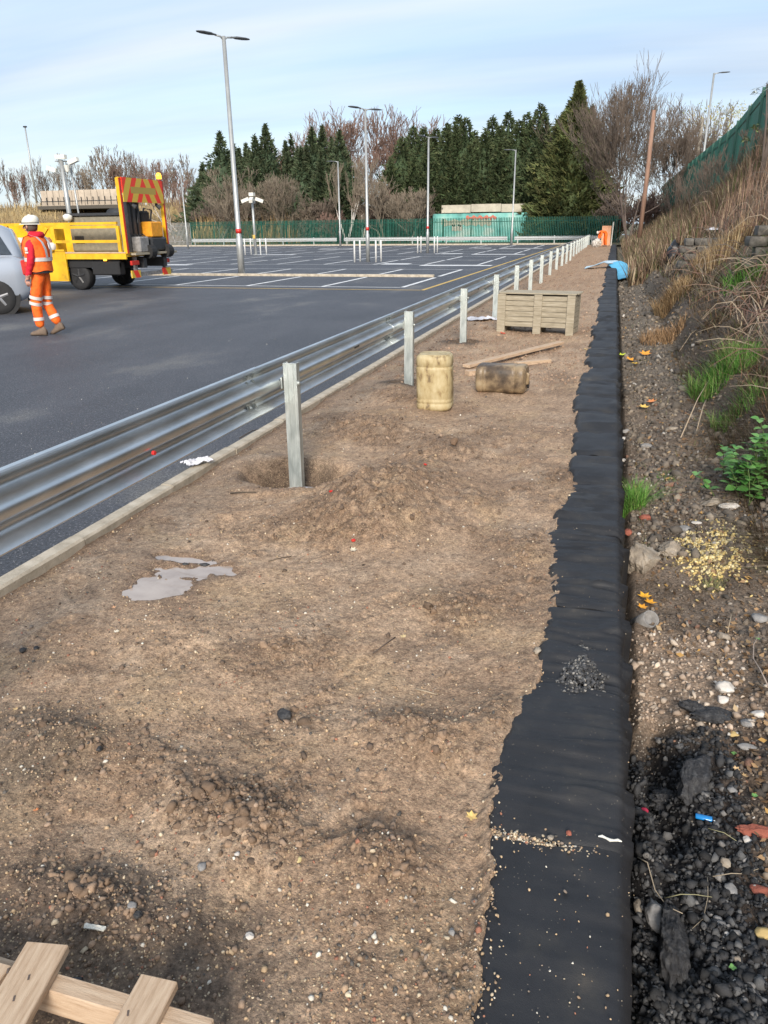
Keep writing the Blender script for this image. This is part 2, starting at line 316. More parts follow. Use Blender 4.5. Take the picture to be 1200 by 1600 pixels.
def mud_h(x, y):
    x = np.asarray(x, float); y = np.asarray(y, float)
    far = 1/(1+np.maximum(y-6, 0)*0.02)
    near = 1-ss(9, 16, y)
    c = clod(x, y)
    z = 0.024*fbm(x, y, 0.9, 3, 1)+0.022*fbm(x, y, 3.1, 4, 2)
    for (a, b, rx, ry, h, k) in MOUNDS:
        d = ((x-a)/rx)**2+((y-b)/ry)**2; z = z+1.3*h*np.exp(-d)*(1+0.35*fbm(x, y, 7, 3, 8))
    n1_ = fbm(x, y, 11, 5, 3, 0.62); n1_ = np.where(n1_ < 0, n1_*.35, n1_); z = z+(0.008+0.040*c)*n1_+(0.003+0.030*c)*np.abs(fbm(x, y, 30, 3, 4, 0.62))-0.010*np.maximum(0, fbm(x, y, 4.5, 3, 14)-0.12)
    for (fx_, fy_, fa_, fd_) in FEET:
        u_ = (x-fx_)*math.cos(fa_)+(y-fy_)*math.sin(fa_); v_ = -(x-fx_)*math.sin(fa_)+(y-fy_)*math.cos(fa_)
        q_ = np.sqrt((u_/0.14)**2+(v_/(0.048+0.012*np.tanh(u_*14)))**2); z = z-fd_*(1-ss(.75, 1.1, q_))*(0.75+0.25*np.sign(np.sin(u_*170)))+fd_*0.55*np.exp(-((q_-1.22)/.18)**2)
    # foot and tyre grooves along the strip
    z = z-0.010*np.exp(-((x+1.15-0.12*np.sin(y*0.9))/0.10)**2)*ss(0, .3, fbm(x, y, .8, 2, 12)+.25)*far-0.014*np.exp(-((x+0.62+0.07*np.sin(y*1.3))/0.08)**2)*ss(0, .3, fbm(x, y, .7, 2, 15)+.2)
    for i in range(0, 21):
        py = post_y(i); r = 0.29 if i == 0 else 0.16
        d = np.sqrt(((x-POSTX-0.02)/1.25)**2+(y-py+0.03)**2)+0.03*pn(x*6, y*6, 40+i)
        z = z-(0.20 if i == 0 else 0.10)*(1-ss(r*0.75, r*1.15, d))+0.025*np.exp(-((d-r*1.35)/0.08)**2)
    for (a, b, rx, ry) in PUD:
        d = np.sqrt(((x-a)/rx)**2+((y-b)/ry)**2)+0.75*fbm(x, y, 9, 4, 31)
        k = 1-ss(0.45, 1.45, d); z = z*(1-k)+(PZ-0.010+0.010*pn(x*16, y*16, 6))*k
    e = fab_edge(y)
    z = z+0.012*np.exp(-((x-e+0.06)/0.05)**2)
    z = np.where(x > e-0.045, z*(1-ss(e-0.045, e-0.004, x))+0.032*ss(e-.045, e-.004, x), z)
    z = z-0.12*ss(e-0.002, e+0.03, x)
    z = z-0.02*np.exp(-((x-KX)/0.12)**2)
    return z+0.004
def bank_h(x, y):
    x = np.asarray(x, float); y = np.asarray(y, float)
    T = np.interp(y, [-6, 6, 14, 20, 26, 30, 33, 40, 60, 90, 110, 135], [2.8, 3.2, 4.0, 4.3, 4.2, 3.75, 3.3, 2.8, 2.75, 2.65, 2.2, 0.2])
    xs = 1.05+0.13*pn(y*0.45, y*0, 50)+0.05*pn(y*1.7, y*0, 51)-0.1*ss(12, 30, y)
    xs = xs+0.25*(1-ss(3, 6.5, y))
    d0 = -0.34+0.05*pn(y*0.6, y*0, 52)+0.18*ss(28, 60, y)
    s = np.clip((x-xs)/(4.6-xs), 0, 1.0)
    prof = 0.09*ss(0, 0.09, s)+0.91*(0.30*s+0.70*s**1.9)
    z = d0+(T-d0)*prof
    z = z+0.12*ss(.3, 1.05, x)*(1-ss(1.0, 1.3, x))
    r = 1+2.0*ss(0, 0.2, s)
    z = z+0.035*r*fbm(x, y, 1.7, 4, 60)+0.016*fbm(x, y, 9, 4, 61, 0.6)+0.010*np.abs(fbm(x, y, 30, 3, 62, 0.6))
    nr = 1-ss(2.4, 3.2, y)
    z = z+nr*0.05*fbm(x, y, 7, 4, 63)-nr*0.16*np.exp(-((x-0.34-0.05*pn(y*4, y*0, 65))/0.06)**2)*ss(-.2, .3, pn(y*2.2, y*0+3, 66)+.15)
    z = z-0.22*(1-ss(0.20, 0.30, x))
    z = np.where(y > 66, z*(1-ss(2.2, 1.4, x))+0.0*ss(2.2, 1.4, x)*0, z) if False else z
    return z
def ray_bank(px, py, steps=4000):
    d = ray(px, py); d = d/np.linalg.norm(d); t = np.linspace(0.8, 70, 12000)
    X = d[0]*t; Y = d[1]*t; Z = H+d[2]*t
    k = np.where((Z < bank_h(X, Y)) & (X > 0.2))[0]
    i = k[0] if len(k) else len(t)-1
    return Vector((X[i], Y[i], float(bank_h(X[i], Y[i]))))
def ray_mud(px, py):
    g = G(px, py, 0.0)
    for _ in range(3): g = G(px, py, float(mud_h(g.x, g.y)))
    return g
def rows(y0, y1, k=900.0, lo=0.0085, hi=1.5):
    ys = [y0]
    while ys[-1] < y1: ys.append(ys[-1]+min(hi, max(lo, ys[-1]**2/k)))
    return np.array(ys)
def grid(name, xs, ys, hf, mats, colf=None, smooth=True, kind='structure', parent=None):
    X, Y = np.meshgrid(xs, ys); Z = hf(X, Y); V = np.stack([X, Y, Z], -1).reshape(-1, 3)
    nx, ny = len(xs), len(ys); i = np.arange((ny-1)*(nx-1)); r = i//(nx-1); c = i % (nx-1); a = r*nx+c
    Fc = np.stack([a, a+1, a+nx+1, a+nx], 1)
    me = fastmesh(name, V, Fc, mats, colf(X, Y, Z).reshape(-1, 3) if colf else None, smooth)
    o = link(name, me, parent)
    if kind: o['kind'] = kind
    return o
def mixc(a, b, t):
    t = np.asarray(t)[..., None]; return np.asarray(a)*(1-t)+np.asarray(b)*t
def sheet(name, poly, z, m, kind='structure', parent=None):
    me = bpy.data.meshes.new(name); me.from_pydata([(x, y, z) for x, y in poly], [], [tuple(range(len(poly)))]); me.materials.append(m); me.update()
    o = link(name, me, parent)
    if kind: o['kind'] = kind
    return o

# ================================================================== THE GROUND
def mud_col(X, Y, Z):
    c = clod(X, Y)
    base = mixc((0.415, 0.292, 0.196), (0.315, 0.212, 0.138), ss(-.35, .4, fbm(X, Y, 1.6, 4, 90)))
    base = mixc(base, (0.43, 0.305, 0.185), 0.5*ss(.05, .4, fbm(X, Y, 2.3, 3, 91)))
    dark = mixc((0.200, 0.128, 0.078), (0.125, 0.082, 0.053), ss(-.3, .3, fbm(X, Y, 14, 3, 92)))
    k = np.clip(c*1.15*(0.70+1.5*fbm(X, Y, 13, 5, 93, .65)), 0, 1)
    base = mixc(base, dark, k*0.8)
    base = mixc(base, (0.20, 0.135, 0.090), 0.55*ss(.05, .35, fbm(X, Y, 4.2, 5, 98, .65)))
    base = mixc(base, (0.47, 0.355, 0.255), 0.45*ss(.08, .4, fbm(X+9, Y, 2.6, 5, 99, .6)))
    base = base*(1+0.30*fbm(X, Y, 24, 3, 97)[..., None])
    # dark peaty patch low at the left, near the pallet; damp rims round the puddles; darker discs round the first posts
    g = G(130, 1500); d = np.sqrt(((X-g.x)/0.55)**2+((Y-g.y)/0.30)**2)+0.8*fbm(X, Y, 9, 5, 94, .65)
    base = mixc(base, (0.095, 0.072, 0.056), 0.75*(1-ss(.6, 1.25, d)))
    g = G(10, 1180); d = np.sqrt(((X-g.x)/0.35)**2+((Y-g.y)/0.35)**2)+0.5*fbm(X, Y, 6, 4, 95)
    base = mixc(base, (0.085, 0.070, 0.055), 0.6*(1-ss(.4, 1.2, d)))
    for (a, b, rx, ry) in PUD:
        d = np.sqrt(((X-a)/rx)**2+((Y-b)/ry)**2)+0.25*fbm(X, Y, 7, 3, 31); base = mixc(base, (0.17, 0.115, 0.08), 0.8*(1-ss(.9, 2.0, d)))
    for i in range(3):
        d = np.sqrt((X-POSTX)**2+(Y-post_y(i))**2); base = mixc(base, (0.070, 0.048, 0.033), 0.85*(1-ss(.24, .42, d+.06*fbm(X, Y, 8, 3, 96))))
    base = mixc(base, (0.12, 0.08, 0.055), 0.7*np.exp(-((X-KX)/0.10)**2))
    base = mixc(base, (0.36, 0.225, 0.135), 0.45*ss(14, 28, Y))
    return base
ys = rows(0.5, YS1, 850); ys[-1] = YS1
xs = np.arange(KX, 0.03, 0.0105)
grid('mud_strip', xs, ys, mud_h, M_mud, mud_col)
grid('mud_strip_behind', np.arange(KX, 0.05, 0.10), np.linspace(YS0, 0.5, 40), mud_h, M_mud, mud_col)

def bank_col(X, Y, Z):
    base = mixc((0.145, 0.108, 0.078), (0.225, 0.172, 0.128), ss(-.3, .4, fbm(X, Y, 1.9, 4, 100)))
    base = mixc(base, (0.075, 0.062, 0.052), 0.6*ss(0.95, 1.2, X)*(1-ss(2.0, 2.6, X))*(1-ss(13, 22, Y)))     # bare dark earth of the cut face
    base = mixc(base, (0.10, 0.095, 0.045), 0.65*ss(1.9, 2.5, X)*ss(-.2, .3, fbm(X, Y, 1.2, 4, 101)))
    base = mixc(base, (0.17, 0.125, 0.075), 0.55*ss(2.2, 3.5, X))
    # crushed black asphalt at the near end
    n = fbm(X, Y, 5, 4, 102)
    base = mixc(base, (0.016, 0.015, 0.016), (1-ss(0.55, 0.70, X+0.10*n-0.03*(2.3-Y)))*(1-ss(2.55, 2.75, Y+0.14*n)))
    base = mixc(base, (0.100, 0.074, 0.056), 0.9*ss(0.50, 0.62, X+0.05*n)*(1-ss(2.9, 3.3, Y+0.2*n)))
    t = ss(2.7, 2.85, Y+0.1*n)*(1-ss(3.45, 3.7, Y+0.1*n))*(1-ss(0.62, 0.85, X+0.1*n)); base = mixc(base, (0.34, 0.25, 0.18), 0.8*t)
    g = ray_bank(1100, 865); d = np.sqrt(((X-g.x)/0.20)**2+((Y-g.y)/0.42)**2)+0.8*n; base = mixc(base, (0.42, 0.31, 0.13), 0.6*(1-ss(.4, 1.1, d))*ss(-.25, .2, fbm(X, Y, 14, 4, 103)))
    g = ray_bank(1120, 695); d = np.sqrt(((X-g.x)/0.35)**2+((Y-g.y)/0.5)**2)+0.35*n; base = mixc(base, (0.24, 0.15, 0.08), 0.6*(1-ss(.5, 1.2, d)))
    base = mixc(base, (0.165, 0.145, 0.115), 0.6*ss(7, 12, Y)*(1-ss(1.0, 1.3, X)))
    base = mixc(base, (0.13, 0.115, 0.065), 0.6*ss(22, 34, Y))
    return base
xs = np.concatenate([np.arange(0.19, 1.4, 0.012), np.arange(1.4, 3.0, 0.03), np.arange(3.0, 6.0, 0.10), np.array([6, 7, 8.5, 11, 15, 22, 34, 60, 110, 200])])
ysb = rows(0.5, 70, 650, lo=0.010); ysb = np.concatenate([np.linspace(-6, 0.4, 24), ysb, np.array([73, 78, 85, 95, 105, 115, 125, 135])])
grid('embankment', xs, ysb, bank_h, M_bank, bank_col)

# one flat ground sheet on the left and beyond, with the tarmac 4 mm above it
M_field = mat('rough_grass_ground', [(0.3, (0.06, 0.055, 0.03)), (0.55, (0.12, 0.105, 0.055)), (0.75, (0.19, 0.15, 0.08))], scale=0.3, rough=0.95, bump=0.6, bscale=4, detail=9, bdist=0.1)
sheet('ground', [(-3000, -6), (KX-0.02, -6), (KX-0.02, 67.6), (1.0, 67.6), (1.0, 135.1), (3000, 135.1), (3000, 3000), (-3000, 3000)], -0.008, M_field)
sheet('ground_behind', [(-3000, -400), (3000, -400), (3000, -6.01), (-3000, -6.01)], -0.012, M_field)
car_park = sheet('car_park_tarmac', [(-95, -6), (KX-0.09, -6), (KX-0.09, 69.0), (-95, 69.0)], 0.0, M_asph)

def line(name, a, b, wd, m, z=0.004):
    a = Vector((a[0], a[1])); b = Vector((b[0], b[1])); d = (b-a).normalized(); p = Vector((-d.y, d.x))*wd/2
    return sheet(name, [tuple(a-p), tuple(b-p), tuple(b+p), tuple(a+p)], z, m, None)
marks = empty('painted_markings'); tag(marks, kind='structure')
def addline(*a, **k): o = line(*a, **k); o.parent = marks
addline('yellow_line', (-60, 20.25), (-4.88, 20.25), 0.11, M_yel)
addline('yellow_line', (-4.85, 20.2), (-4.15, 67.6), 0.11, M_yel)
addline('white_line', (-60, 21.1), (-5.7, 21.1), 0.11, M_white)
XE = -5.65
for yc in (25.7, 38.7, 51.7, 63.5):
    if yc != 25.7: addline('white_line', (-70, yc), (XE-0.5, yc), 0.10, M_white)
    for k in range(26):
        x = XE-2.42*k
        for sgn in (-1, 1):
            if yc == 63.5 and sgn > 0 and k % 4 == 3: continue
            addline('bay_line', (x, yc+sgn*0.30), (x, yc+sgn*(4.5 if yc != 25.7 or sgn > 0 else 4.55)), 0.13, M_white)
    if yc != 25.7:
        addline('white_line', (-70, yc-4.6), (XE, yc-4.6), 0.10, M_white)
        addline('painted_box', (-8.1, yc-5.3), (-4.95, yc-5.3), 0.75, M_white)
        addline('painted_box', (-10.2, yc-4.0), (-8.9, yc-4.0), 0.9, M_white)
        addline('painted_box', (-22.4, yc-5.3), (-19.5, yc-5.3), 0.75, M_white)
        addline('painted_box', (-3.95, yc-5.0), (-2.9, yc-5.0), 0.9, M_white)
    addline('white_line', (-70, yc+4.6), (XE, yc+4.6), 0.10, M_white)
# faint pale scuffs on the tarmac
M_scuff = mat('dusty_scuff', [(0.3, (0.08, 0.08, 0.08)), (0.7, (0.17, 0.165, 0.15))], scale=6, rough=0.8, detail=9)

# kerb along the strip, made of 0.9 m stones
kerb = empty('kerb', (0, 0, 0)); tag(kerb, kind='structure')
def kerb_mesh(L_, wd, ht):
    mb = MB(); a = 0.012
    prof = [(-wd/2, -0.25), (wd/2, -0.25), (wd/2, ht-a), (wd/2-a, ht), (-wd/2+a, ht), (-wd/2, ht-a)]
    mb.loft([[(x, y, z) for x, z in prof] for y in (0, L_)]); return mb.mesh('kerb_stone', M_conc)
km = [kerb_mesh(0.909, 0.098, 0.030+0.002*i) for i in range(2)]
n = int((69-YS0)/0.915)
for i in range(n):
    o = link('kerb_stone', km[i % 2], kerb, (KX-0.046+random.uniform(-.003, .003), YS0+i*0.915, random.uniform(-.003, .003))); o.rotation_euler = (0, random.uniform(-.01, .01), random.uniform(-.003, .003))
ik = empty('island_kerb', (0, 0, 0)); tag(ik, kind='structure')
ikm = kerb_mesh(0.909, 0.17, 0.08)
for i in range(40):
    o = link('kerb_stone', ikm, ik, (XE-0.1-i*0.915, 25.7, 0)); o.rotation_euler = (0, 0, PI/2)
fk = empty('far_kerb', (0, 0, 0)); tag(fk, kind='structure')
fkm = kerb_mesh(3.65, 0.16, 0.12)
for i in range(22):
    o = link('kerb_stone', fkm, fk, (-2.8-i*3.66, 69.1, 0)); o.rotation_euler = (0, 0, PI/2)

# puddles
pm = MB()
for (a, b, rx, ry) in PUD:
    pm.add([(a+rx*1.7*math.cos(t), b+ry*1.9*math.sin(t), PZ+0.004+0.0005*len(pm.v)) for t in np.linspace(0, 2*PI, 25)[:-1]], [tuple(range(24))])
tag(pm.obj('puddle_water', M_water), kind='structure')

# ================================================================== FABRIC-WRAPPED RETAINING WALL
wall = empty('retaining_wall', (0.0, 2.0, 0)); tag(wall, 'long low retaining wall wrapped in wrinkled black geotextile fabric beside the mud strip', 'wall')
sheets = [-6, -2, 0.2, 1.655, 2.42, 3.05, 3.95, 4.75, 5.45, 6.1, 6.8, 7.5, 8.2]
while sheets[-1] < 66: sheets.append(sheets[-1]+random.uniform(0.55, 0.95)*(1+sheets[-1]*0.012))
for i in range(len(sheets)-1):
    y0, y1 = sheets[i], sheets[i+1]; Lq = y1-y0
    gap = 0.028 if abs(y1-1.655) < 1e-6 else 0.0
    y1e = y1-gap+(0.03 if not gap else 0)
    ny = int(min(150, max(14, Lq/max(0.0085, (max(y0, .8)**2)/700))))
    yy = np.linspace(y0, y1e, ny)
    lim = 0.180+0.01*pn(np.array(float(i*1.7)), 0.5, 3)
    prof_x = np.concatenate([np.linspace(-0.42, lim-0.035, 34), lim-0.035+0.04*np.sin(np.linspace(0.2, PI/2, 6)), np.full(7, lim+0.006)])
    prof_z = np.concatenate([np.full(34, 0.0), -0.04*(1-np.cos(np.linspace(0.2, PI/2, 6))), np.linspace(-0.07, -0.62, 7)])
    X = np.tile(prof_x, (ny, 1)); Y = np.repeat(yy[:, None], len(prof_x), 1); Z0 = np.tile(prof_z, (ny, 1))
    u = (Y-y0)/Lq
    wr = 0.012*fbm(X*1.2+i, Y*9, 1.0, 4, 200+i)+0.006*fbm(X*3, Y*20, 1.0, 3, 300+i)
    amp = np.interp(y0, [0, 1.6, 1.7, 3, 5, 8, 70], [0.6, 0.6, 2.3, 2.6, 3.0, 2.6, 2.6])
    if y0 > 4.5: bulge = 0.055*(np.abs(np.sin(PI*u))**0.45)
    else: bulge = (0.010 if y0 < 1.6 else 0.030)*np.abs(np.sin(PI*u))**0.5+0.006*u
    Z = Z0+0.010+bulge*(Z0 > -0.2)+amp*wr*(0.7+0.6*ss(-.25, .1, X))
    fr_ = np.random.default_rng(900+i)
    if 1.6 < y0 < 14:
        for q_ in range(int(Lq*9)+2):
            yc_ = fr_.uniform(y0, y1); sl_ = fr_.uniform(-.28, .28); wd_ = fr_.uniform(.006, .020)*(1+.06*y0); xa_ = fr_.uniform(-.5, .1); xb_ = xa_+fr_.uniform(.15, .7); h_ = fr_.uniform(.35, .9)*wd_
            Z = Z+h_*np.exp(-((Y-yc_-sl_*(X+.1)-.02*np.sin(X*14+q_))/wd_)**2)*ss(xa_, xa_+.12, X)*(1-ss(xb_-.1, xb_, X))*(Z0 > -.2)
    if gap: Y = Y+(ss(-.05, .10, X)*.030+.004*pn(X*14, X*0, 7))*(u > .97)
    Z = Z-0.22*ss(0.005, 0.14, fab_edge(Y)-X)
    X = X+np.where(Z0 < -0.02, amp*wr*1.1+0.012*fbm(Y*2, Y*0+i, 1, 3, 400), 0)+(bulge*0.7-0.025*(bulge > 0.03))*(Z0 < -0.02)
    V = np.stack([X, Y, Z], -1).reshape(-1, 3); nx = len(prof_x)
    k = np.arange((ny-1)*(nx-1)); r = k//(nx-1); c = k % (nx-1); a = r*nx+c
    V[:, 1] -= 2.0
    me = fastmesh('fabric_sheet', V, np.stack([a, a+1, a+nx+1, a+nx], 1), M_fab, None, True)
    link('fabric_sheet', me, wall)
cm = MB(); cm.box((0.02, (YS0+66)/2-2.0, -0.36), (0.24, 66-YS0-0.2, 0.60)); cm.obj('wall_core', M_conc, wall)

# ================================================================== SCATTERED SMALL MATTER (uncountable)
def ico(sub):
    bm = bmesh.new(); bmesh.ops.create_icosphere(bm, subdivisions=sub, radius=1); bm.verts.ensure_lookup_table()
    v = np.array([q.co[:] for q in bm.verts]); f = np.array([[q.index for q in p.verts] for p in bm.faces]); bm.free(); return v, f
ICO1, ICO2, ICO3, ICO5 = ico(1), ico(2), ico(3), ico(5)
rng = np.random.default_rng(11)
def randrot(n):
    q = rng.normal(size=(n, 4)); q /= np.linalg.norm(q, axis=1)[:, None]; a, b, c, d = q.T
    return np.stack([1-2*(c*c+d*d), 2*(b*c-a*d), 2*(b*d+a*c), 2*(b*c+a*d), 1-2*(b*b+d*d), 2*(c*d-a*b), 2*(b*d-a*c), 2*(c*d+a*b), 1-2*(b*b+c*c)], -1).reshape(n, 3, 3)
def scatter(name, P, S, C, mats, base=ICO1, rough=0.25, flatn=(0.6, 1.0), yaw=False, smooth=False, parent=None, jit=0.15):
    v, f = base; n = len(P)
    dv = v[None]*(1+rough*rng.normal(size=(n, len(v), 1)))
    sc = np.stack([rng.uniform(0.75, 1.25, n), rng.uniform(0.6, 1.0, n), rng.uniform(*flatn, n)], 1)
    dv = dv*sc[:, None, :]; R_ = randrot(n)
    dv = np.einsum('nij,nkj->nki', R_, dv)*np.asarray(S)[:, None, None]+np.asarray(P)[:, None, :]
    Fc = (f[None]+(np.arange(n)*len(v))[:, None, None]).reshape(-1, 3)
    cc = np.repeat(np.asarray(C)[:, None, :]*(1+jit*rng.normal(size=(n, 1, 1))), len(v), 1).reshape(-1, 3)
    me = fastmesh(name, dv.reshape(-1, 3), Fc, mats, np.clip(cc, 0, 1), smooth)
    o = link(name, me, parent); o['kind'] = 'stuff'; return o
def pick(pal, wts, n): return np.array(pal)[rng.choice(len(pal), n, p=np.array(wts)/sum(wts))]
def ypix(n, y0, y1): u = rng.uniform(size=n); return 1/(1/y0-u*(1/y0-1/y1))
# pale grit pressed into the mud
n = 17000; Y = ypix(n, 0.95, 9.0); X = rng.uniform(KX+0.02, 0.0, n); keep = X < fab_edge(Y)-0.005
cl = fbm(X, Y, 1.7, 3, 500); keep &= rng.uniform(size=n) < np.clip(0.55+1.0*cl, .1, 1); X, Y = X[keep], Y[keep]; n = len(X)
S = np.clip(rng.lognormal(math.log(0.0030), 0.42, n), 0.0014, 0.011)*(1+0.05*Y)
pal = [(0.50, 0.36, 0.22), (0.58, 0.48, 0.34), (0.36, 0.25, 0.16), (0.24, 0.19, 0.15), (0.62, 0.58, 0.50), (0.36, 0.16, 0.10), (0.10, 0.09, 0.08)]
tag(scatter('gravel_grit', np.stack([X, Y, mud_h(X, Y)+S*0.15], 1), S, pick(pal, [5, 3, 5, 4, 1.2, 1, 2], n), M_vert), 'pale grit and small pebbles pressed into the mud', 'gravel')
# clods of damp soil
n = 26000; Y = ypix(n, 0.95, 12.0); X = rng.uniform(KX+0.02, 0.0, n); keep = (X < fab_edge(Y)-0.02)
c_ = clod(X, Y); keep &= rng.uniform(size=n) < 0.06+c_**1.3; X, Y = X[keep], Y[keep]; n = len(X)
S = np.clip(rng.lognormal(math.log(0.0048), 0.45, n), 0.0025, 0.013)*(1+0.05*Y)
tag(scatter('soil_clods', np.stack([X, Y, mud_h(X, Y)+S*0.05], 1), S, pick([(0.19, 0.13, 0.09), (0.25, 0.175, 0.12), (0.13, 0.09, 0.062), (0.31, 0.22, 0.155)], [3, 3, 2, 2.2], n), M_vert, base=ICO1, rough=0.24, smooth=False), 'loose brown clods of damp soil on the mud strip', 'soil')
n = 5200; Y = ypix(n, 1.1, 9.0); X = rng.uniform(KX+0.05, 0.0, n); c_ = clod(X, Y); keep = (X < fab_edge(Y)-0.03) & (rng.uniform(size=n) < ss(.35, .95, c_)); X, Y = X[keep], Y[keep]; n = len(X)
S = np.clip(rng.lognormal(math.log(0.011), 0.38, n), 0.006, 0.026)
tag(scatter('soil_lumps', np.stack([X, Y, mud_h(X, Y)-S*0.15], 1), S, pick([(0.21, 0.14, 0.09), (0.28, 0.19, 0.125), (0.15, 0.10, 0.065)], [3, 3, 2], n), M_vert, base=ICO2, rough=0.20), 'larger crumbly brown soil lumps heaped on the loose mounds', 'soil')
# grit lying on the fabric and in the gap between the two nearest sheets
n = 260; Y = ypix(n, 1.0, 9.0); X = rng.uniform(-0.16, 0.2, n); S = np.clip(rng.lognormal(math.log(0.0022), 0.4, n), 0.0012, 0.006)
P = np.stack([X, Y, np.full(n, 0.022)+0.006*rng.uniform(size=n)], 1)
n2 = 420; X2 = -0.2+0.33*rng.beta(1.0, 2.0, n2); Y2 = 1.640+rng.normal(size=n2)*0.009; S2 = rng.uniform(0.002, 0.006, n2)
P2 = np.stack([X2, Y2, np.full(n2, 0.012)+rng.uniform(size=n2)*0.008], 1)
n3 = 380; t = rng.uniform(size=n3); Y3 = ypix(n3, 1.0, 8); X3 = fab_edge(Y3)+rng.normal(size=n3)*0.022; S3 = rng.uniform(0.0015, 0.005, n3); P3 = np.stack([X3, Y3, 0.030+0*X3], 1)
PP = np.concatenate([P, P2, P3]); SS = np.concatenate([S, S2, S3])
tag(scatter('fabric_grit', PP, SS, pick(pal, [5, 4, 3, 3, 2, 1, 1], len(SS)), M_vert), 'fine grit scattered over the black fabric and along its edge', 'gravel')
# pile of asphalt crumbs on the fabric
g = G(912, 1042, 0.05); n = 1500; a = rng.uniform(0, 2*PI, n); rr = rng.beta(1.0, 1.5, n)*(1+.5*pn(a*1.3, a*0, 33)); X = g.x+0.085*rr*np.cos(a)-.02*rr*np.sin(a*2); Y = g.y+0.20*rr*np.sin(a)
Z = 0.026+0.035*np.clip(1-rr**1.1, 0, 1)*rng.uniform(0.3, 1, n)
tag(scatter('asphalt_crumbs', np.stack([X, Y, Z], 1), rng.uniform(0.003, 0.0105, n), pick([(0.03, 0.03, 0.032), (0.07, 0.07, 0.072), (0.16, 0.155, 0.145), (0.30, 0.28, 0.25)], [4, 4, 2, 0.7], n), M_vert, rough=0.2), 'small pile of grey black asphalt crumbs on the fabric', 'rubble')
# rubble of the ditch
n = 16000; Y = ypix(n, 1.05, 13); X = 0.24+rng.beta(1.1, 1.5, n)*1.15
S = np.clip(rng.lognormal(math.log(0.0052), 0.60, n), 0.0022, 0.024)*(1+0.03*Y)
C = pick([(0.18, 0.14, 0.105), (0.25, 0.20, 0.15), (0.12, 0.095, 0.075), (0.40, 0.35, 0.29), (0.22, 0.12, 0.08), (0.07, 0.06, 0.05), (0.55, 0.52, 0.48)], [6, 4, 7, 1.0, 1.2, 3, .35], n)
nz = fbm(X, Y, 5, 4, 102); blk = (Y < 2.62+0.14*nz) & (X < 0.62+0.1*nz+0.03*(2.3-Y))
C[blk] = pick([(0.018, 0.018, 0.019), (0.04, 0.04, 0.042), (0.10, 0.10, 0.10), (0.22, 0.21, 0.20)], [6, 5, 1.3, .35], int(blk.sum()))
tn = (Y > 2.72) & (Y < 3.6) & (X < 0.75); C[tn] = pick([(0.44, 0.34, 0.26), (0.52, 0.43, 0.34), (0.30, 0.22, 0.16), (0.62, 0.55, 0.47)], [4, 3, 3, 1], int(tn.sum()))
g = ray_bank(1100, 865); ye = (((X-g.x)/0.2)**2+((Y-g.y)/0.4)**2) < 1.0; C[ye] = pick([(0.60, 0.45, 0.16), (0.66, 0.55, 0.27), (0.42, 0.30, 0.12)], [3, 2, 1], int(ye.sum())); S[ye] *= 0.8
k_ = (Y < 3.7) | ye | (rng.uniform(size=n) < .5); X, Y, S, C = X[k_], Y[k_], S[k_], C[k_]; n = len(X)
XX = np.array(X)
tag(scatter('ditch_rubble', np.stack([X, Y, bank_h(X, Y)+S*0.2], 1), S, C, M_vert, base=ICO1, rough=0.27, flatn=(.45, .9)), 'small mixed stones, brick crumbs and asphalt bits covering the ditch', 'rubble')
n = 6500; Y = ypix(n, 4.5, 40); X = 0.3+rng.uniform(size=n)*1.0
S = np.clip(rng.lognormal(math.log(0.0065), 0.55, n), 0.003, 0.03)*(1+.10*Y)
tag(scatter('far_ditch_stones', np.stack([X, Y, bank_h(X, Y)+S*0.2], 1), S, pick([(0.17, 0.14, 0.11), (0.24, 0.20, 0.155), (0.10, 0.085, 0.07), (0.42, 0.39, 0.35)], [6, 3, 7, .35], n), M_vert), 'grey brown stones and lumps along the far ditch', 'rubble')
g = ray_bank(1100, 862); n = 1500; X = g.x+rng.normal(size=n)*.10+.04; Y = g.y+rng.normal(size=n)*.19; kk = (fbm(X, Y, 9, 3, 104) > -.12) & (X > .3); X, Y = X[kk], Y[kk]; n = len(X)
tag(scatter('yellow_crumbs', np.stack([X, Y, bank_h(X, Y)+.003], 1), rng.uniform(.004, .014, n), pick([(.62, .48, .20), (.70, .60, .34), (.45, .33, .14)], [3, 2, 1], n), M_vert, rough=.2), 'pale yellow sandy crumbs spilled in the ditch', 'rubble')
# clods over the far part of the strip
n = 5000; Y = ypix(n, 8, 45); X = rng.uniform(KX+0.05, -0.15, n); S = np.clip(rng.lognormal(math.log(0.010), 0.5, n), 0.004, 0.03)*(1+.04*Y)*.6
tag(scatter('far_soil_clods', np.stack([X, Y, mud_h(X, Y)], 1), S, pick([(0.25, 0.165, 0.11), (0.31, 0.21, 0.145), (0.19, 0.125, 0.085), (0.36, 0.25, 0.17)], [3, 4, 2, 1.5], n), M_vert, base=ICO2, rough=0.1, smooth=True), 'rough reddish brown soil lumps on the far mud strip', 'soil')
# pale chips strewn on the tarmac
n = 110; Y = ypix(n, 3.5, 24); X = -2.9-rng.uniform(size=n)*0.75*Y; S = rng.uniform(0.004, 0.009, n)*(1+0.03*Y)*rng.uniform(.4, 1, n)
tag(scatter('tarmac_chips', np.stack([X, Y, 0.002+0*X], 1), S, pick([(0.45, 0.44, 0.42), (0.30, 0.28, 0.25), (0.6, 0.58, 0.55)], [3, 3, 1], n), M_vert), 'tiny pale chips lying on the dark tarmac', 'gravel')

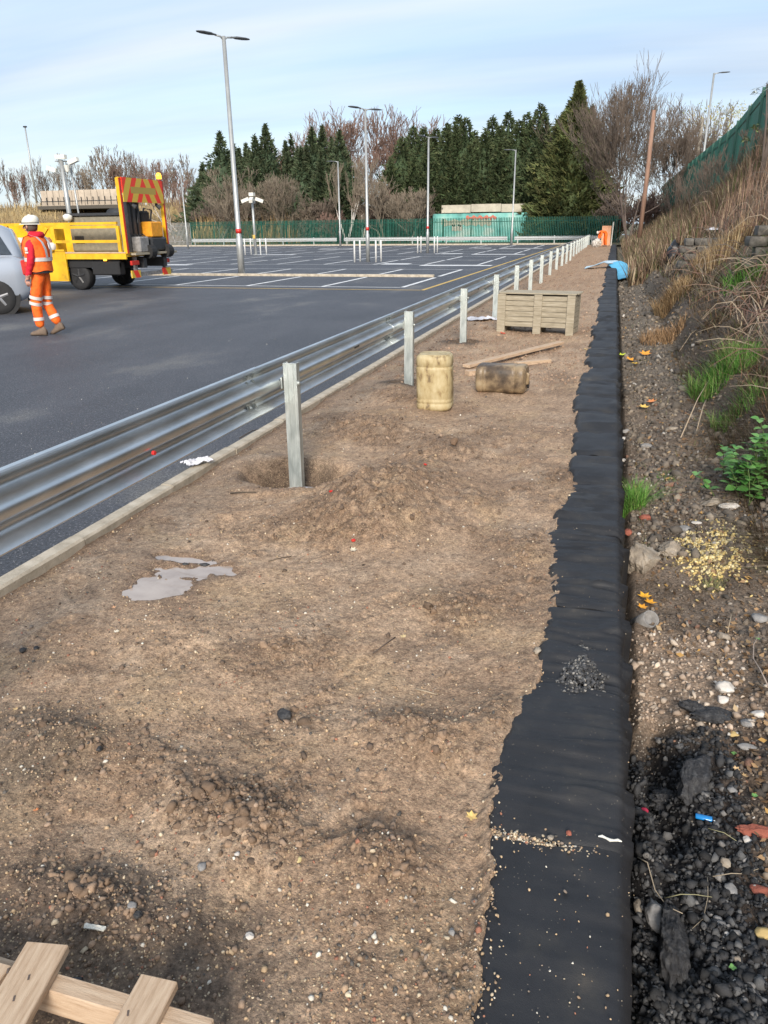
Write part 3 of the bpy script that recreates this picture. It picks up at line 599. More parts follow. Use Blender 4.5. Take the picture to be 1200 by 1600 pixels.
# ---- blades
def blades(name, P, Hh, W, C, lean=0.5, seg=3, droop=0.5, parent=None, kind='stuff', D=None):
    n = len(P); P = np.asarray(P); a = rng.uniform(0, 2*PI, n); ca, sa = np.cos(a), np.sin(a)
    dirv = np.stack([ca, sa, 0*ca], 1) if D is None else D
    side = np.stack([-dirv[:, 1], dirv[:, 0], 0*ca], 1); ln = rng.uniform(0.15, 1, n)*lean
    vs = []
    for k in range(seg+1):
        t = k/seg; w_ = (1-t)**0.7 if k < seg else 0.08
        c = P+dirv*(Hh*ln*(t+droop*t*t))[:, None]+np.array([0, 0, 1])*(Hh*(t-0.45*droop*ln*t*t))[:, None]
        vs.append(c-side*(W*w_)[:, None]/2); vs.append(c+side*(W*w_)[:, None]/2)
    V = np.stack(vs, 1).reshape(-1, 3); m = 2*(seg+1); Fq = []
    for k in range(seg): Fq.append([2*k, 2*k+1, 2*k+3, 2*k+2])
    Fc = (np.array(Fq)[None]+(np.arange(n)*m)[:, None, None]).reshape(-1, 4)
    cc = np.repeat(np.asarray(C)*(1+0.18*rng.normal(size=(n, 1))), m, 0)
    me = fastmesh(name, V, Fc, M_straw, np.clip(cc, 0, 1)); o = link(name, me, parent)
    if kind: o['kind'] = kind
    return o
STRAW = [(0.22, 0.165, 0.10), (0.165, 0.12, 0.075), (0.36, 0.29, 0.19), (0.12, 0.085, 0.055), (0.105, 0.12, 0.04), (0.25, 0.145, 0.085)]
def bank_pts(n, x0, x1, y0, y1, thr=-1, seed=0, sc=0.9):
    Y = ypix(n, y0, y1); X = rng.uniform(x0, x1, n); k = fbm(X, Y, sc, 3, seed) > thr; X, Y = X[k], Y[k]
    return np.stack([X, Y, bank_h(X, Y)-0.01], 1)
P = bank_pts(46000, 1.35, 4.9, 4.6, 46, 0.02, 700, 1.3); n = len(P); Hh = rng.uniform(0.07, 0.36, n)*np.clip(0.35+0.05*P[:, 1]+0.25*(P[:, 0]-1.5), .4, 1.5)
tag(blades('dry_grass', P, Hh, rng.uniform(0.006, 0.013, n)*(1+P[:, 1]*0.035), pick(STRAW, [4, 4, 2, 5, 4, 4], n), lean=1.1, droop=1.0), 'dry straw coloured grass and dead growth covering the bank', 'grass')
P = bank_pts(17000, 1.0, 2.3, 4.2, 24, -0.02, 701, 1.3); n = len(P)
tag(blades('trailing_dead_grass', P, rng.uniform(0.08, 0.30, n), rng.uniform(0.004, 0.008, n)*(1+P[:, 1]*0.04), pick(STRAW, [5, 3, 4, 3, 2, 1], n), lean=1.1, droop=1.0, D=np.tile([-0.85, -0.5, 0], (n, 1))*rng.uniform(.6, 1.2, (n, 1))), 'thin dead grass trailing down the cut face of the bank', 'grass')
P = bank_pts(19000, 0.6, 5.4, 26, 75, -0.15, 702, 0.6); n = len(P)
tag(blades('far_bank_scrub', P, rng.uniform(0.2, 0.95, n), rng.uniform(0.02, 0.05, n)*(1+P[:, 1]*0.012), pick(STRAW[:4]+[(0.12, 0.14, 0.05), (0.25, 0.155, 0.11)], [4, 4, 2, 4, 3, 4], n), lean=0.5), 'brown and olive scrub along the far end of the bank', 'scrub')
P = bank_pts(7500, 2.6, 4.4, 10, 46, -0.05, 703, 0.8); n = len(P)
tag(blades('dead_weed_stalks', P, rng.uniform(0.25, 0.9, n)*(1-.55*ss(3.2, 4.2, P[:, 0])), rng.uniform(0.007, 0.016, n)*(1+P[:, 1]*0.02), pick([(0.24, 0.15, 0.11), (0.33, 0.22, 0.15), (0.16, 0.10, 0.08), (0.42, 0.31, 0.2)], [5, 4, 3, 2], n), lean=0.35, droop=0.2), 'tall reddish brown dead weed stalks crowding the bank top', 'weeds')
P = bank_pts(2600, 0.35, 1.5, 4.5, 20, 0.18, 704, 2.2); n = len(P)
tag(blades('sparse_ditch_grass', P, rng.uniform(0.02, 0.08, n), rng.uniform(0.003, 0.006, n)*(1+P[:, 1]*0.05), pick([(0.10, 0.15, 0.04), (0.20, 0.18, 0.08), (0.33, 0.27, 0.15)], [3, 3, 3], n)), 'sparse short grass and moss in the ditch', 'grass')
n = 5000; Y = ypix(n, 1.05, 2.7); X = .22+rng.uniform(size=n)*.45; k_ = X < .62+.1*fbm(X, Y, 5, 4, 102)+.03*(2.3-Y); X, Y = X[k_], Y[k_]; n = len(X)
tag(scatter('asphalt_rubble', np.stack([X, Y, bank_h(X, Y)+.006], 1), np.clip(rng.lognormal(math.log(.007), .5, n), .003, .022), pick([(.02, .02, .021), (.04, .04, .042), (.09, .09, .09), (.20, .19, .18)], [5, 5, 2, .6], n), M_vert, rough=.28), 'crumbly black asphalt rubble beside the near end of the wall', 'rubble')
# brown leaf litter over the ditch
n = 9000; Y = ypix(n, 1.6, 22); X = 0.3+rng.uniform(size=n)**.8*1.5; k_ = (Y > 3.3) | (X > .62); X, Y = X[k_], Y[k_]; n = len(X)
u_ = rng.normal(size=(n, 3))*[1, 1, .45]; u_ /= np.linalg.norm(u_, axis=1)[:, None]; v_ = np.cross(u_, rng.normal(size=(n, 3))*[.4, .4, 1]); v_ /= np.linalg.norm(v_, axis=1)[:, None]
sz_ = (rng.uniform(.006, .018, n)*(1+.07*Y))[:, None]; P_ = np.stack([X, Y, bank_h(X, Y)+.006+.3*sz_[:, 0]], 1)
V_ = np.stack([P_-u_*sz_, P_-v_*sz_*.55, P_+u_*sz_+[0, 0, .002], P_+v_*sz_*.55], 1).reshape(-1, 3)
me = fastmesh('leaf_litter', V_, np.arange(4*n).reshape(-1, 4), M_straw, np.repeat(pick([(.20, .125, .07), (.13, .085, .05), (.33, .21, .11), (.40, .30, .18), (.09, .065, .045), (.42, .25, .08)], [4, 4, 2.5, 1.2, 3, .5], n), 4, 0))
tag(link('leaf_litter', me), 'brown dead leaf litter strewn through the ditch', 'leaf litter', kind='stuff')
# arching bramble stems on the bank
tb = MB()
for i in range(1700):
    y = float(ypix(1, 5.5, 40)[0]); x = random.uniform(1.6, 4.8); z = float(bank_h(x, y)); a = random.uniform(0, 2*PI); Lb = random.uniform(.25, 1.0); hh = random.uniform(.08, .5)
    pts = [(x+math.cos(a)*Lb*t+random.uniform(-.02, .02), y+math.sin(a)*Lb*t, z+hh*math.sin(PI*min(1, t*0.9+0.05))+0.1*t) for t in (0, .2, .45, .7, 1)]
    c = random.choice([(0.18, 0.10, 0.08), (0.24, 0.17, 0.13), (0.10, 0.07, 0.055), (0.33, 0.27, 0.2), (0.15, 0.13, 0.11)]); r = random.uniform(.003, .006)*(1+y*.03)
    tb.tube(pts, [r, r, r*.8, r*.6, r*.3], 3, cap=False, col=c)
me = tb.mesh('bramble_stems', M_straw); ca = me.color_attributes.new('Col', 'FLOAT_COLOR', 'POINT'); cc = np.ones((tb.n, 4), np.float32); cc[:, :3] = np.concatenate(tb.c); ca.data.foreach_set('color', cc.ravel())
tag(link('bramble_stems', me), 'tangle of thin arching bramble stems over the bank', 'brambles', kind='stuff')

# ================================================================== GUARD RAIL (crash barrier)
def wbeam_profile():
    # (outward offset away from the post, z) around the beam centre, 312 mm deep W section
    p = [(0.034, 0.157), (0.014, 0.155), (0.011, 0.148), (0.030, 0.132), (0.066, 0.112), (0.080, 0.098), (0.082, 0.082), (0.076, 0.066), (0.046, 0.046), (0.014, 0.032), (0.004, 0.022), (0.0, 0.010)]
    return p+[(a, -b) for a, b in reversed(p)]
def beam_mesh(Lb, t=0.004):
    p = wbeam_profile(); outer = [(a+t, b) for a, b in p]; ring = p+outer[::-1]
    mb = MB(); K = 5
    mb.loft([[(-a, Lb*k/K, b) for a, b in ring] for k in range(K+1)])
    me = mb.mesh('rail_beam', M_galv, True)
    bm = bmesh.new(); bm.from_mesh(me); bmesh.ops.recalc_face_normals(bm, faces=bm.faces)
    for e in bm.edges:
        if len(e.link_faces) == 2 and e.calc_face_angle(0) > 0.9: e.smooth = False
    bm.to_mesh(me); bm.free(); return me
def post_mesh(h0=-0.35, h1=0.775, m=M_post):
    mb = MB(); t = 0.006; wx, wy = 0.095, 0.055
    # channel: broad web facing -Y (towards the camera), flanges at both sides with small lips
    pts = [(-wx/2, wy), (-wx/2, 0), (wx/2, 0), (wx/2, wy), (wx/2-0.014, wy), (wx/2-0.014, wy-t), (wx/2-t, wy-t), (wx/2-t, t), (-wx/2+t, t), (-wx/2+t, wy-t), (-wx/2+0.014, wy-t), (-wx/2+0.014, wy)]
    mb.loft([[(x, y, z) for x, y in pts] for z in (h0, h1)])
    # pressed groove down the web, standing proud as two shallow ribs
    mb.box((-0.018, -0.0015, (h0+h1)/2), (0.006, 0.004, h1-h0-0.01)); mb.box((0.020, -0.0015, (h0+h1)/2), (0.006, 0.004, h1-h0-0.01))
    return mb.mesh('post', m)
def bolt_mesh(r=0.012, l=0.018):
    mb = MB(); mb.loft([[(z, r*math.cos(a*PI/3), r*math.sin(a*PI/3)) for a in range(6)] for z in (0, l*0.6)])
    mb.loft([[(z, r*1.5*math.cos(a*PI/5), r*1.5*math.sin(a*PI/5)) for a in range(10)] for z in (-0.001, 0.003)]); return mb.mesh('bolt', M_post)
BZ = 0.642
gr = empty('guard_rail', (POSTX, 0, 0)); tag(gr, 'long galvanised steel crash barrier on posts running beside the mud strip', 'crash barrier')
bme, pme, bom = beam_mesh(3.24), post_mesh(), bolt_mesh()
nbe = 21
for i in range(-2, nbe):
    yb = post_y(i)-0.34
    o = link('rail_beam', bme, gr, (-0.066+0.003*(i % 2), yb, BZ+random.uniform(-.002, .002)))
for i in range(-2, nbe):
    y = post_y(i); o = link('post', pme, gr, (random.uniform(-.006, .006), y, random.uniform(-.006, .008)))
    o.rotation_euler = (random.uniform(-.008, .008), random.uniform(-.008, .008), random.uniform(-.06, .02))
    sp = MB(); sp.box((-0.059, y+0.028, BZ), (0.010, 0.05, 0.075)); sp.obj('spacer_bracket', M_post, gr)
    b = link('bolt', bom, gr, (0.054, y+0.026, BZ))
    if i < 6:
        for zz in (0.10, 0.055, -0.055, -0.10):
            for dy_ in (-0.36, -0.27):
                b = link('bolt', bom, gr, (-0.066-0.075+0.004, y+dy_, BZ+zz))
        # slots in the centre of the beam: dark recessed slots beside each joint
        sl = MB(); sl.box((-0.0645, y-1.55, BZ), (0.002, 0.13, 0.016)); sl.obj('beam_slot', M_dmet, gr)
tp = MB(); g = AY(219, 706, 3.02); tp.tube([(-0.064, 3.02, g.z), (-0.050, 3.02, g.z)], 0.011, 10); tp.obj('red_cap', flat('red_plastic', (0.7, 0.03, 0.03), 0.5), gr)

def far_barrier(x0, x1, y, label):
    e = empty('guard_rail', (x0, y, 0)); tag(e, label, 'crash barrier', 'crash barriers along the far edge of the car park')
    L_ = x1-x0; n = int(L_/3.2); me = beam_mesh(L_)
    b = link('rail_beam', me, e, (0, 0.04, 0.52)); b.rotation_euler = (0, 0, -PI/2)
    b.data.materials.clear(); b.data.materials.append(flat('far_galvanised', (0.50, 0.52, 0.52), 0.5, 0.25))
    pm_ = post_mesh(m=M_post)
    for k in range(n+1):
        link('post', pm_, e, (min(L_-0.1, k*3.2+0.3), 0.10, -0.05))
YB = 70.6
def XP(px, Y): return AY(px, 382, Y).x
far_barrier(XP(300, YB), XP(526, YB), YB, 'leftmost far galvanised barrier in front of the green fence, behind the camera pole')
far_barrier(XP(537, YB), XP(792, YB), YB, 'middle far galvanised barrier in front of the green fence and turquoise wall')
far_barrier(XP(803, YB), XP(938, YB), YB, 'rightmost far galvanised barrier, meeting the long barrier at the strip end')

# ================================================================== PALISADE FENCES
def palisade(name, x0, y0, z0, x1, y1, z1, h, m, label, zf=None, pitch=0.155, panel=2.75, group=None):
    a = Vector((x0, y0)); b = Vector((x1, y1)); L_ = (b-a).length; d = (b-a)/L_; nrm = Vector((-d.y, d.x))
    root = empty(name, (x0, y0, z0)); tag(root, label, 'fence', group)
    zz = (lambda t: z0+(z1-z0)*t) if zf is None else zf
    def P(s, off, z): q = a+d*s+nrm*off; return (q.x-x0, q.y-y0, z-z0)
    mb = MB(); n = int(L_/pitch)
    for i in range(n):
        s = i*pitch+0.05; z = zz(s/L_)-0.02; w_ = 0.040
        v = [P(s-w_, 0.012, z), P(s-w_*0.4, -0.006, z), P(s+w_*.4, -0.006, z), P(s+w_, 0.012, z),
             P(s-w_, 0.012, z+h-.09), P(s-w_*.4, -0.006, z+h), P(s+w_*.4, -0.006, z+h), P(s+w_, 0.012, z+h-.09),
             P(s, 0.012, z), P(s, 0.014, z+h-.02)]
        mb.add(v, [(0, 1, 5, 4), (1, 2, 6, 5), (2, 3, 7, 6), (0, 4, 9, 8), (8, 9, 7, 3), (4, 5, 9), (5, 6, 9), (6, 7, 9)])
    tag(mb.obj('pales', m, root), kind='stuff')
    for hz in (0.35, h-0.4):
        mb = MB(); k = max(1, int(L_/panel))
        for j in range(k):
            s0, s1 = L_*j/k, L_*(j+1)/k; q = [P(s0, 0.02, zz(j/k)+hz), P(s1, 0.02, zz((j+1)/k)+hz)]
            mb.tube(q, 0.028, 4)
        mb.obj('rail', m, root)
    k = max(1, int(L_/panel))
    for j in range(k+1):
        s = L_*j/k; mb = MB(); q = P(s, 0.09, zz(j/k)); mb.box((q[0], q[1], q[2]+h/2-0.1), (0.075, 0.10, h), Matrix.Rotation(math.atan2(d.y, d.x), 3, 'Z')); mb.obj('fence_post', m, root)
    return root
YF = 76.0
palisade('palisade_fence', XP(300, YF), YF, 0, XP(966, YF), YF+0.2, 0, 2.35, M_green, 'long green steel palisade fence across the far end, in front of the conifers')
palisade('palisade_fence', -75, 74.5, 0, XP(299, YF), YF, 0, 2.3, M_grey, 'grey palisade fence at the far left behind the yellow truck')
def fz(t):
    Y = 27.0+(92.0-27.0)*t; return float(np.interp(Y, [26, 30, 33, 40, 60, 92], [4.2, 3.75, 3.3, 2.8, 2.75, 2.62]))
palisade('palisade_fence', 4.75, 27.0, 3.7, 4.55, 92, 2.7, 2.85, M_green, 'green palisade fence climbing along the top of the overgrown bank at right', zf=fz, pitch=0.155)

# ================================================================== LAMPS AND POLES
def head_mb(s=1):
    mb = MB(); R_ = [(0, .04, .03), (.10, .055, .035), (.22, .13, .05), (.50, .15, .045), (.66, .10, .03), (.72, .03, .015)]
    mb.loft([[(s*x, b*math.cos(t), a*math.sin(t)*(0.6 if math.sin(t) < 0 else 1)+0.03*x) for t in np.linspace(0, 2*PI, 11)[:-1]] for x, b, a in R_]); return mb
def lamp_post(base, h, label, heads=2, band=True, group='lamp posts in the car park', rz=0.0, r=0.085, hoops=False, low=0.0):
    e = empty('lamp_post', base, rz); tag(e, label, 'lamp post', group)
    mb = MB(); mb.tube([(0, 0, -0.1), (0, 0, 1.25), (0, 0, 1.32), (0, 0, h)], [r*1.15, r*1.15, r*.85, r*.62], 10); mb.obj('pole', M_pole, e, True)
    if band: mb = MB(); mb.tube([(0, 0, 1.45), (0, 0, 1.60)], r*.95, 10); mb.obj('red_band', M_red, e, True)
    for s in ([1, -1] if heads == 2 else [1]):
        a = MB(); a.tube([(0, 0, h-.12), (s*.12, 0, h-.02), (s*.32, 0, h+0.0)], .03, 6); arm = a.obj('arm', M_pole, e, True)
        hm = head_mb(s); o = hm.obj('lamp_head', flat('lamp_head_grey', (0.12, 0.13, 0.14), .5, .3), e, True, (s*.28, 0, h))
    return e
def lp(base, tp, label, **k):
    g = G(*base); t = AY(tp[0], tp[1], g.y); return lamp_post((g.x, g.y, 0), t.z, label, **k)
l1 = lp((378, 430), (356, 56), 'tallest nearest lamp post with two heads and a red band', rz=1.0, r=0.11)
l2 = lp((575, 409), (569, 170), 'smaller two-headed lamp post with red band, just right of the white birch', rz=1.0, hoops=True)
l3 = lp((668, 395), (672, 214), 'lamp post with red band in front of the conifer row, left of the turquoise wall', rz=1.15, hoops=True)
l4 = lp((799, 383), (805, 234), 'single-headed lamp post in front of the turquoise wall between two far barriers', heads=1, band=False, rz=PI)
l5 = lp((532, 386), (528, 252), 'single-headed lamp post in front of the white birch, between two far barriers', heads=1, band=False, rz=PI, r=.08)
l6 = lp((294, 388), (285, 264), 'leaning thin lamp post beside the grey fence end, right of the yellow truck', heads=1, band=False, rz=PI, r=.075)
def hoops(g, label):
    for k in range(4):
        a = PI/4+k*PI/2; e = MB(); x, y = .62*math.cos(a)*1.25, .62*math.sin(a)
        e.tube([(0, 0, -0.05), (0, 0, 0.95), (0, 0, 1.0)], [.045, .045, .02], 8)
        o = e.obj('bollard', flat('white_bollard', (.72, .72, .70), .5), None, True, (g.x+x, g.y+y, 0))
        tag(o, label+(' at front left', ' at front right', ' at rear right', ' at rear left')[[2, 3, 0, 1][k]], 'bollard', 'white bollards round the lamp bases')
hoops(l2.location, 'thin white bollard guarding the lamp before the bare birch,')
hoops(l3.location, 'thin white bollard guarding the lamp left of the turquoise wall,')
g = G(400, 398)
hoops(g, 'thin white bollard guarding the small white camera pole,')
# camera pole in the car park
e = empty('camera_pole', (g.x, g.y, 0)); tag(e, 'short white pole with four small white camera boxes on its arms', 'camera pole')
mb = MB(); mb.tube([(0, 0, -.1), (0, 0, 3.5)], [.10, .07], 8); mb.obj('pole', M_pole, e, True)
for a in (0.3, 1.9, 3.4, 5.0):
    d = Vector((math.cos(a), math.sin(a), 0)); mb = MB(); mb.tube([(0, 0, 3.15), tuple(d*.32+Vector((0, 0, 3.3)))], .025, 5); arm = mb.obj('arm', M_pole, e)
    mb = MB(); mb.box(d*.45+Vector((0, 0, 3.28)), (.5, .22, .20), Matrix.Rotation(a, 3, 'Z') @ Matrix.Rotation(.35, 3, 'Y')); mb.obj('camera_housing', M_helm, e)
mb = MB(); mb.box((0, 0, 3.62), (.3, .3, .2)); mb.obj('junction_box', M_helm, e)
mb = MB(); mb.box((0, -.11, 1.1), (.16, .05, .22)); mb.obj('yellow_sticker', M_yel, e)
# big CCTV mast behind the truck
g = G(118, 398); t = AY(97, 250, g.y)
e = empty('cctv_mast', (g.x, g.y, 0)); tag(e, 'thick grey twin mast with white cameras and floodlight standing behind the yellow truck', 'camera mast')
mb = MB(); mb.tube([(0, 0, -.1), (0, 0, t.z)], [.19, .14], 10); mb.obj('mast', M_pole, e, True)
mb = MB(); mb.tube([(.62, .3, -.1), (.45, .3, t.z-0.1)], [.07, .06], 8); mb.obj('side_pole', M_pole, e, True)
mb = MB(); mb.tube([(-.5, 0, t.z-.05), (1.1, .2, t.z-.12)], .05, 6); mb.obj('crossarm', M_pole, e)
for (x, z, rr) in ((-.75, -.55, .25), (1.05, -.1, -.3), (.1, .18, 0)):
    mb = MB(); mb.box((x, -.1, t.z+z), (.75, .28, .26), Matrix.Rotation(rr, 3, 'Y')); mb.obj('camera_housing', M_helm, e)
mb = MB(); mb.tube([(.5, -.15, t.z-.75), (.5, -.15, t.z-.35)], [.12, .2], 8); mb.obj('dome_camera', M_helm, e)
mb = MB(); mb.tube([(-.2, 0, t.z+.1), (-.25, 0, t.z+.42)], .03, 5); mb.obj('aerial', M_pole, e)
# far mast on the left
b = AY(54, 296, 108); t = AY(39, 198, 108); e = MB(); e.tube([(0, 0, -2), (t.x-b.x, 0, t.z-b.z)], [.16, .10], 8)
root = empty('lamp_mast', tuple(b)); tag(root, 'distant thin grey mast rising above the bare trees at far left', 'mast'); e.obj('mast', M_pole, root, True)
mb = MB(); mb.box((t.x-b.x, 0, t.z-b.z), (.5, .3, .2)); mb.obj('mast_head', M_dmet, root)
# poles on the right
bx = 9.5; t = AY(1119, 114, 60); b = AY(1100, 236, 60)
e = lamp_post((b.x, 60, 2.2), t.z-2.2, 'grey single-arm street lamp standing behind the green fence on the bank', heads=1, band=False, group=None, r=.10, rz=0.1)
g2 = AY(1098, 185, 66)
e = MB(); e.tube([(0, 0, 0), (0.1, 0, g2.z-2.4)], [.13, .10], 8); o = e.obj('plain_pole', flat('pale_wooden_pole', (.30, .27, .22), .9), None, True, (g2.x-.1, 66, 2.4)); tag(o, 'short pale plain pole behind the green fence, left of the street lamp', 'pole')
a = AY(1000, 362, 44); b = AY(1022, 172, 44)
o = MB().tube([(0, 0, -0.3), ((b.x-a.x)*.5+.03, 0, (b.z-a.z)*.5), (b.x-a.x, 0, b.z-a.z)], [.125, .115, .09], 10).obj('timber_pole', mat('orange_brown_timber', [(0.3, (.20, .115, .08)), (0.6, (.33, .20, .14))], scale=2, rough=.9, stretch=(5, 5, .6), bump=.4, bscale=8), None, True, tuple(a))
tag(o, 'leaning reddish brown timber pole at the foot of the bank before the bare tree', 'pole')

# ================================================================== FAR SETTING: graffiti wall, bridge, hills
Yg = 82.0
a = AY(676, 360, Yg); b = AY(842, 360, Yg); z1 = AY(700, 334, Yg).z
root = empty('painted_wall', (a.x, Yg, 0)); tag(root, 'turquoise graffiti painted concrete wall behind the green fence', 'wall')
L_ = b.x-a.x
def graffiti():
    m = bpy.data.materials.new('turquoise_graffiti_paint'); m.use_nodes = True; nt = m.node_tree; bs = nt.nodes['Principled BSDF']; co = nt.nodes.new('ShaderNodeTexCoord')
    n = nt.nodes.new('ShaderNodeTexNoise'); n.inputs['Scale'].default_value = .55; n.inputs['Detail'].default_value = 3; nt.links.new(co.outputs['Object'], n.inputs[0])
    c = ramp(nt, n.outputs[0], [(0.30, (0.10, 0.24, 0.22)), (0.42, (0.14, .42, .38)), (0.56, (0.26, .55, .49)), (0.66, (0.48, .62, .56))])
    nt.links.new(c, bs.inputs[0]); bs.inputs['Roughness'].default_value = .8; return m
MG = graffiti()
mb = MB(); mb.box((L_/2, .3, z1/2), (L_, .6, z1)); mb.obj('wall_face', MG, root)
for (px0, px1, py0, py1, col) in ((728, 776, 338, 342, (.55, .17, .12)), (690, 768, 344, 352, (.45, .44, .34)), (706, 722, 352, 360, (.5, .48, .4))):
    p = AY(px0, py0, Yg); q = AY(px1, py1, Yg); x0, x1, zz0, zz1 = p.x-a.x, q.x-a.x, q.z, p.z
    mb = MB(); nn = 16
    top = [(x0+(x1-x0)*k/nn, -.02, zz1+.12*math.sin(k*1.9)) for k in range(nn+1)]; bot = [(x0+(x1-x0)*k/nn, -.02, zz0+.15*math.sin(k*2.7+1)) for k in range(nn+1)]
    vs = top+bot+[(x, 0.0, z) for x, _, z in top]+[(x, 0.0, z) for x, _, z in bot]; m_ = nn+1
    fs = [(k, k+1, m_+k+1, m_+k) for k in range(nn)]+[(k, 2*m_+k, 2*m_+k+1, k+1) for k in range(nn)]
    mb.add(vs, fs); mb.obj('painted_patch', flat('graffiti_%d' % int(col[0]*100+col[1]*10+px0), col, .8), root)
pa = AY(690, 333, Yg+1); pb = AY(832, 318, Yg+1)
root = empty('concrete_block_row', (pa.x, Yg+1.2, pa.z)); tag(root, 'pale beige concrete parapet blocks standing above the turquoise wall', 'parapet')
nn = 3; W_ = (pb.x-pa.x)/nn; hb = pb.z-pa.z
for k in range(nn): mb = MB(); mb.box((W_*(k+.5), 0, hb/2+(.05 if k % 2 else 0)), (W_-.05, .7, hb)); mb.obj('concrete_block', flat('pale_concrete', (.50, .45, .36), .9, scale=1.5), root)
# bridge at left
Yq = 96.0
a = AY(67, 322, Yq); b = AY(182, 295, Yq); c = AY(100, 352, Yq)
root = empty('road_bridge', (a.x, Yq, 0)); tag(root, 'road bridge with beige panelled parapet over a dark opening, behind the yellow truck', 'bridge')
n = 12; W_ = (b.x-a.x)/n; hp = b.z-a.z
for k in range(n):
    mb = MB(); mb.box((W_*(k+.5), 0, a.z+hp*.64), (W_-.07, .18, hp*.72)); mb.obj('parapet_panel', flat('beige_panel', (.50, .42, .33), .8, scale=.8), root)
    mb = MB(); mb.box((W_*(k+.5), -.05, a.z+hp*.12), (W_-.07, .28, hp*.26)); mb.obj('parapet_plinth', flat('beige_panel2', (.42, .35, .27), .8, scale=.8), root)
mb = MB(); mb.box(((b.x-a.x)/2, 5, a.z-.25), (b.x-a.x+1, 11, .45)); mb.obj('deck', flat('dark_deck', (.09, .08, .065), .9), root)
for s, x in ((0, -2.2), (1, b.x-a.x+2.2)): mb = MB(); mb.box((x, 5, (a.z-.9)/2), (5.5, 10, a.z-.9)); mb.obj('abutment', flat('abutment_stone', (.16, .135, .11), .9, scale=1), root)
mb = MB(); mb.box(((b.x-a.x)/2, 9.5, (a.z-.9)/2), (b.x-a.x, .4, a.z-.9)); mb.obj('rear_wall', flat('abutment_stone', (.1, .1, .1)), root)
mb = MB()
for k in range(14): mb.box((k*(b.x-a.x)/13, -.2, a.z+hp*.30), (.08, .08, hp*.5))
mb.tube([(0, -.2, a.z+hp*.28), (b.x-a.x, -.2, a.z+hp*.28)], .05, 4); mb.obj('handrail', M_dmet, root)
# grassy railway embankment behind
def hill_h(x, y):
    x = np.asarray(x, float); k = ss(90, 98, y)
    e = 1-ss(-44, -30, x)
    br = 1-(ss((a.x+b.x)/2-3, (a.x+b.x)/2-1, x)*(1-ss(b.x-1, b.x+2, x))*(1-ss(104, 107, y)))*1.0
    return -0.3+(5.1*k*e)*br+0.25*fbm(x, y, .25, 3, 800)
def hill_col(X, Y, Z):
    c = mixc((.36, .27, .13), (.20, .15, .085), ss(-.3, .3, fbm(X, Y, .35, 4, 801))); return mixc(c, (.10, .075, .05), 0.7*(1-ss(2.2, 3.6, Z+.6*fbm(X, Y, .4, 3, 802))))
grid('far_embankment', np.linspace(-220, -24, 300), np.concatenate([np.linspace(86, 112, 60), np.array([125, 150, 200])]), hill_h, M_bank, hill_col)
n = 9000; X = rng.uniform(-110, -30, n); Y = rng.uniform(91, 100, n); keep = (hill_h(X, Y) > 0.6); X, Y = X[keep], Y[keep]; n = len(X)
tag(blades('far_reeds', np.stack([X, Y, hill_h(X, Y)-.05], 1), rng.uniform(.3, 1.3, n), rng.uniform(.05, .12, n), pick([(.44, .33, .16), (.34, .25, .13), (.22, .16, .09), (.5, .4, .22)], [4, 4, 2, 2], n), lean=.3), 'yellow straw reeds on the far railway embankment', 'reeds')
n = 5200; X = np.concatenate([rng.uniform(-46, -34, n//2), rng.uniform(-95, (a.x+b.x)/2-1, n-n//2)]); Y = rng.uniform(79, 90, n)
tag(blades('golden_reeds', np.stack([X, Y, 0*X-.05], 1), rng.uniform(1.2, 3.6, n), rng.uniform(.06, .14, n), pick([(.46, .32, .14), (.36, .24, .11), (.24, .16, .09)], [4, 4, 2], n), lean=.25), 'tall golden brown reeds behind the grey fence, right of the truck', 'reeds')

# ================================================================== TREES
def segs_mesh(name, S, R0, R1, m, sides=3):
    S = np.asarray(S); A = S[:, 0]; B = S[:, 1]; D = B-A; D /= np.linalg.norm(D, axis=1)[:, None]+1e-9
    up = np.where(np.abs(D[:, 2:3]) < .9, [[0, 0, 1.]], [[1., 0, 0]]); U = np.cross(D, up); U /= np.linalg.norm(U, axis=1)[:, None]; W_ = np.cross(D, U)
    vs = []
    for P_, R_ in ((A, R0), (B, R1)):
        for k in range(sides):
            t = 2*PI*k/sides; vs.append(P_+(U*math.cos(t)+W_*math.sin(t))*np.asarray(R_)[:, None])
    V = np.stack(vs, 1).reshape(-1, 3); Fq = [[k, (k+1) % sides, sides+(k+1) % sides, sides+k] for k in range(sides)]
    Fc = (np.array(Fq)[None]+(np.arange(len(S))*2*sides)[:, None, None]).reshape(-1, 4)
    return fastmesh(name, V, Fc, m, None, sides > 4)
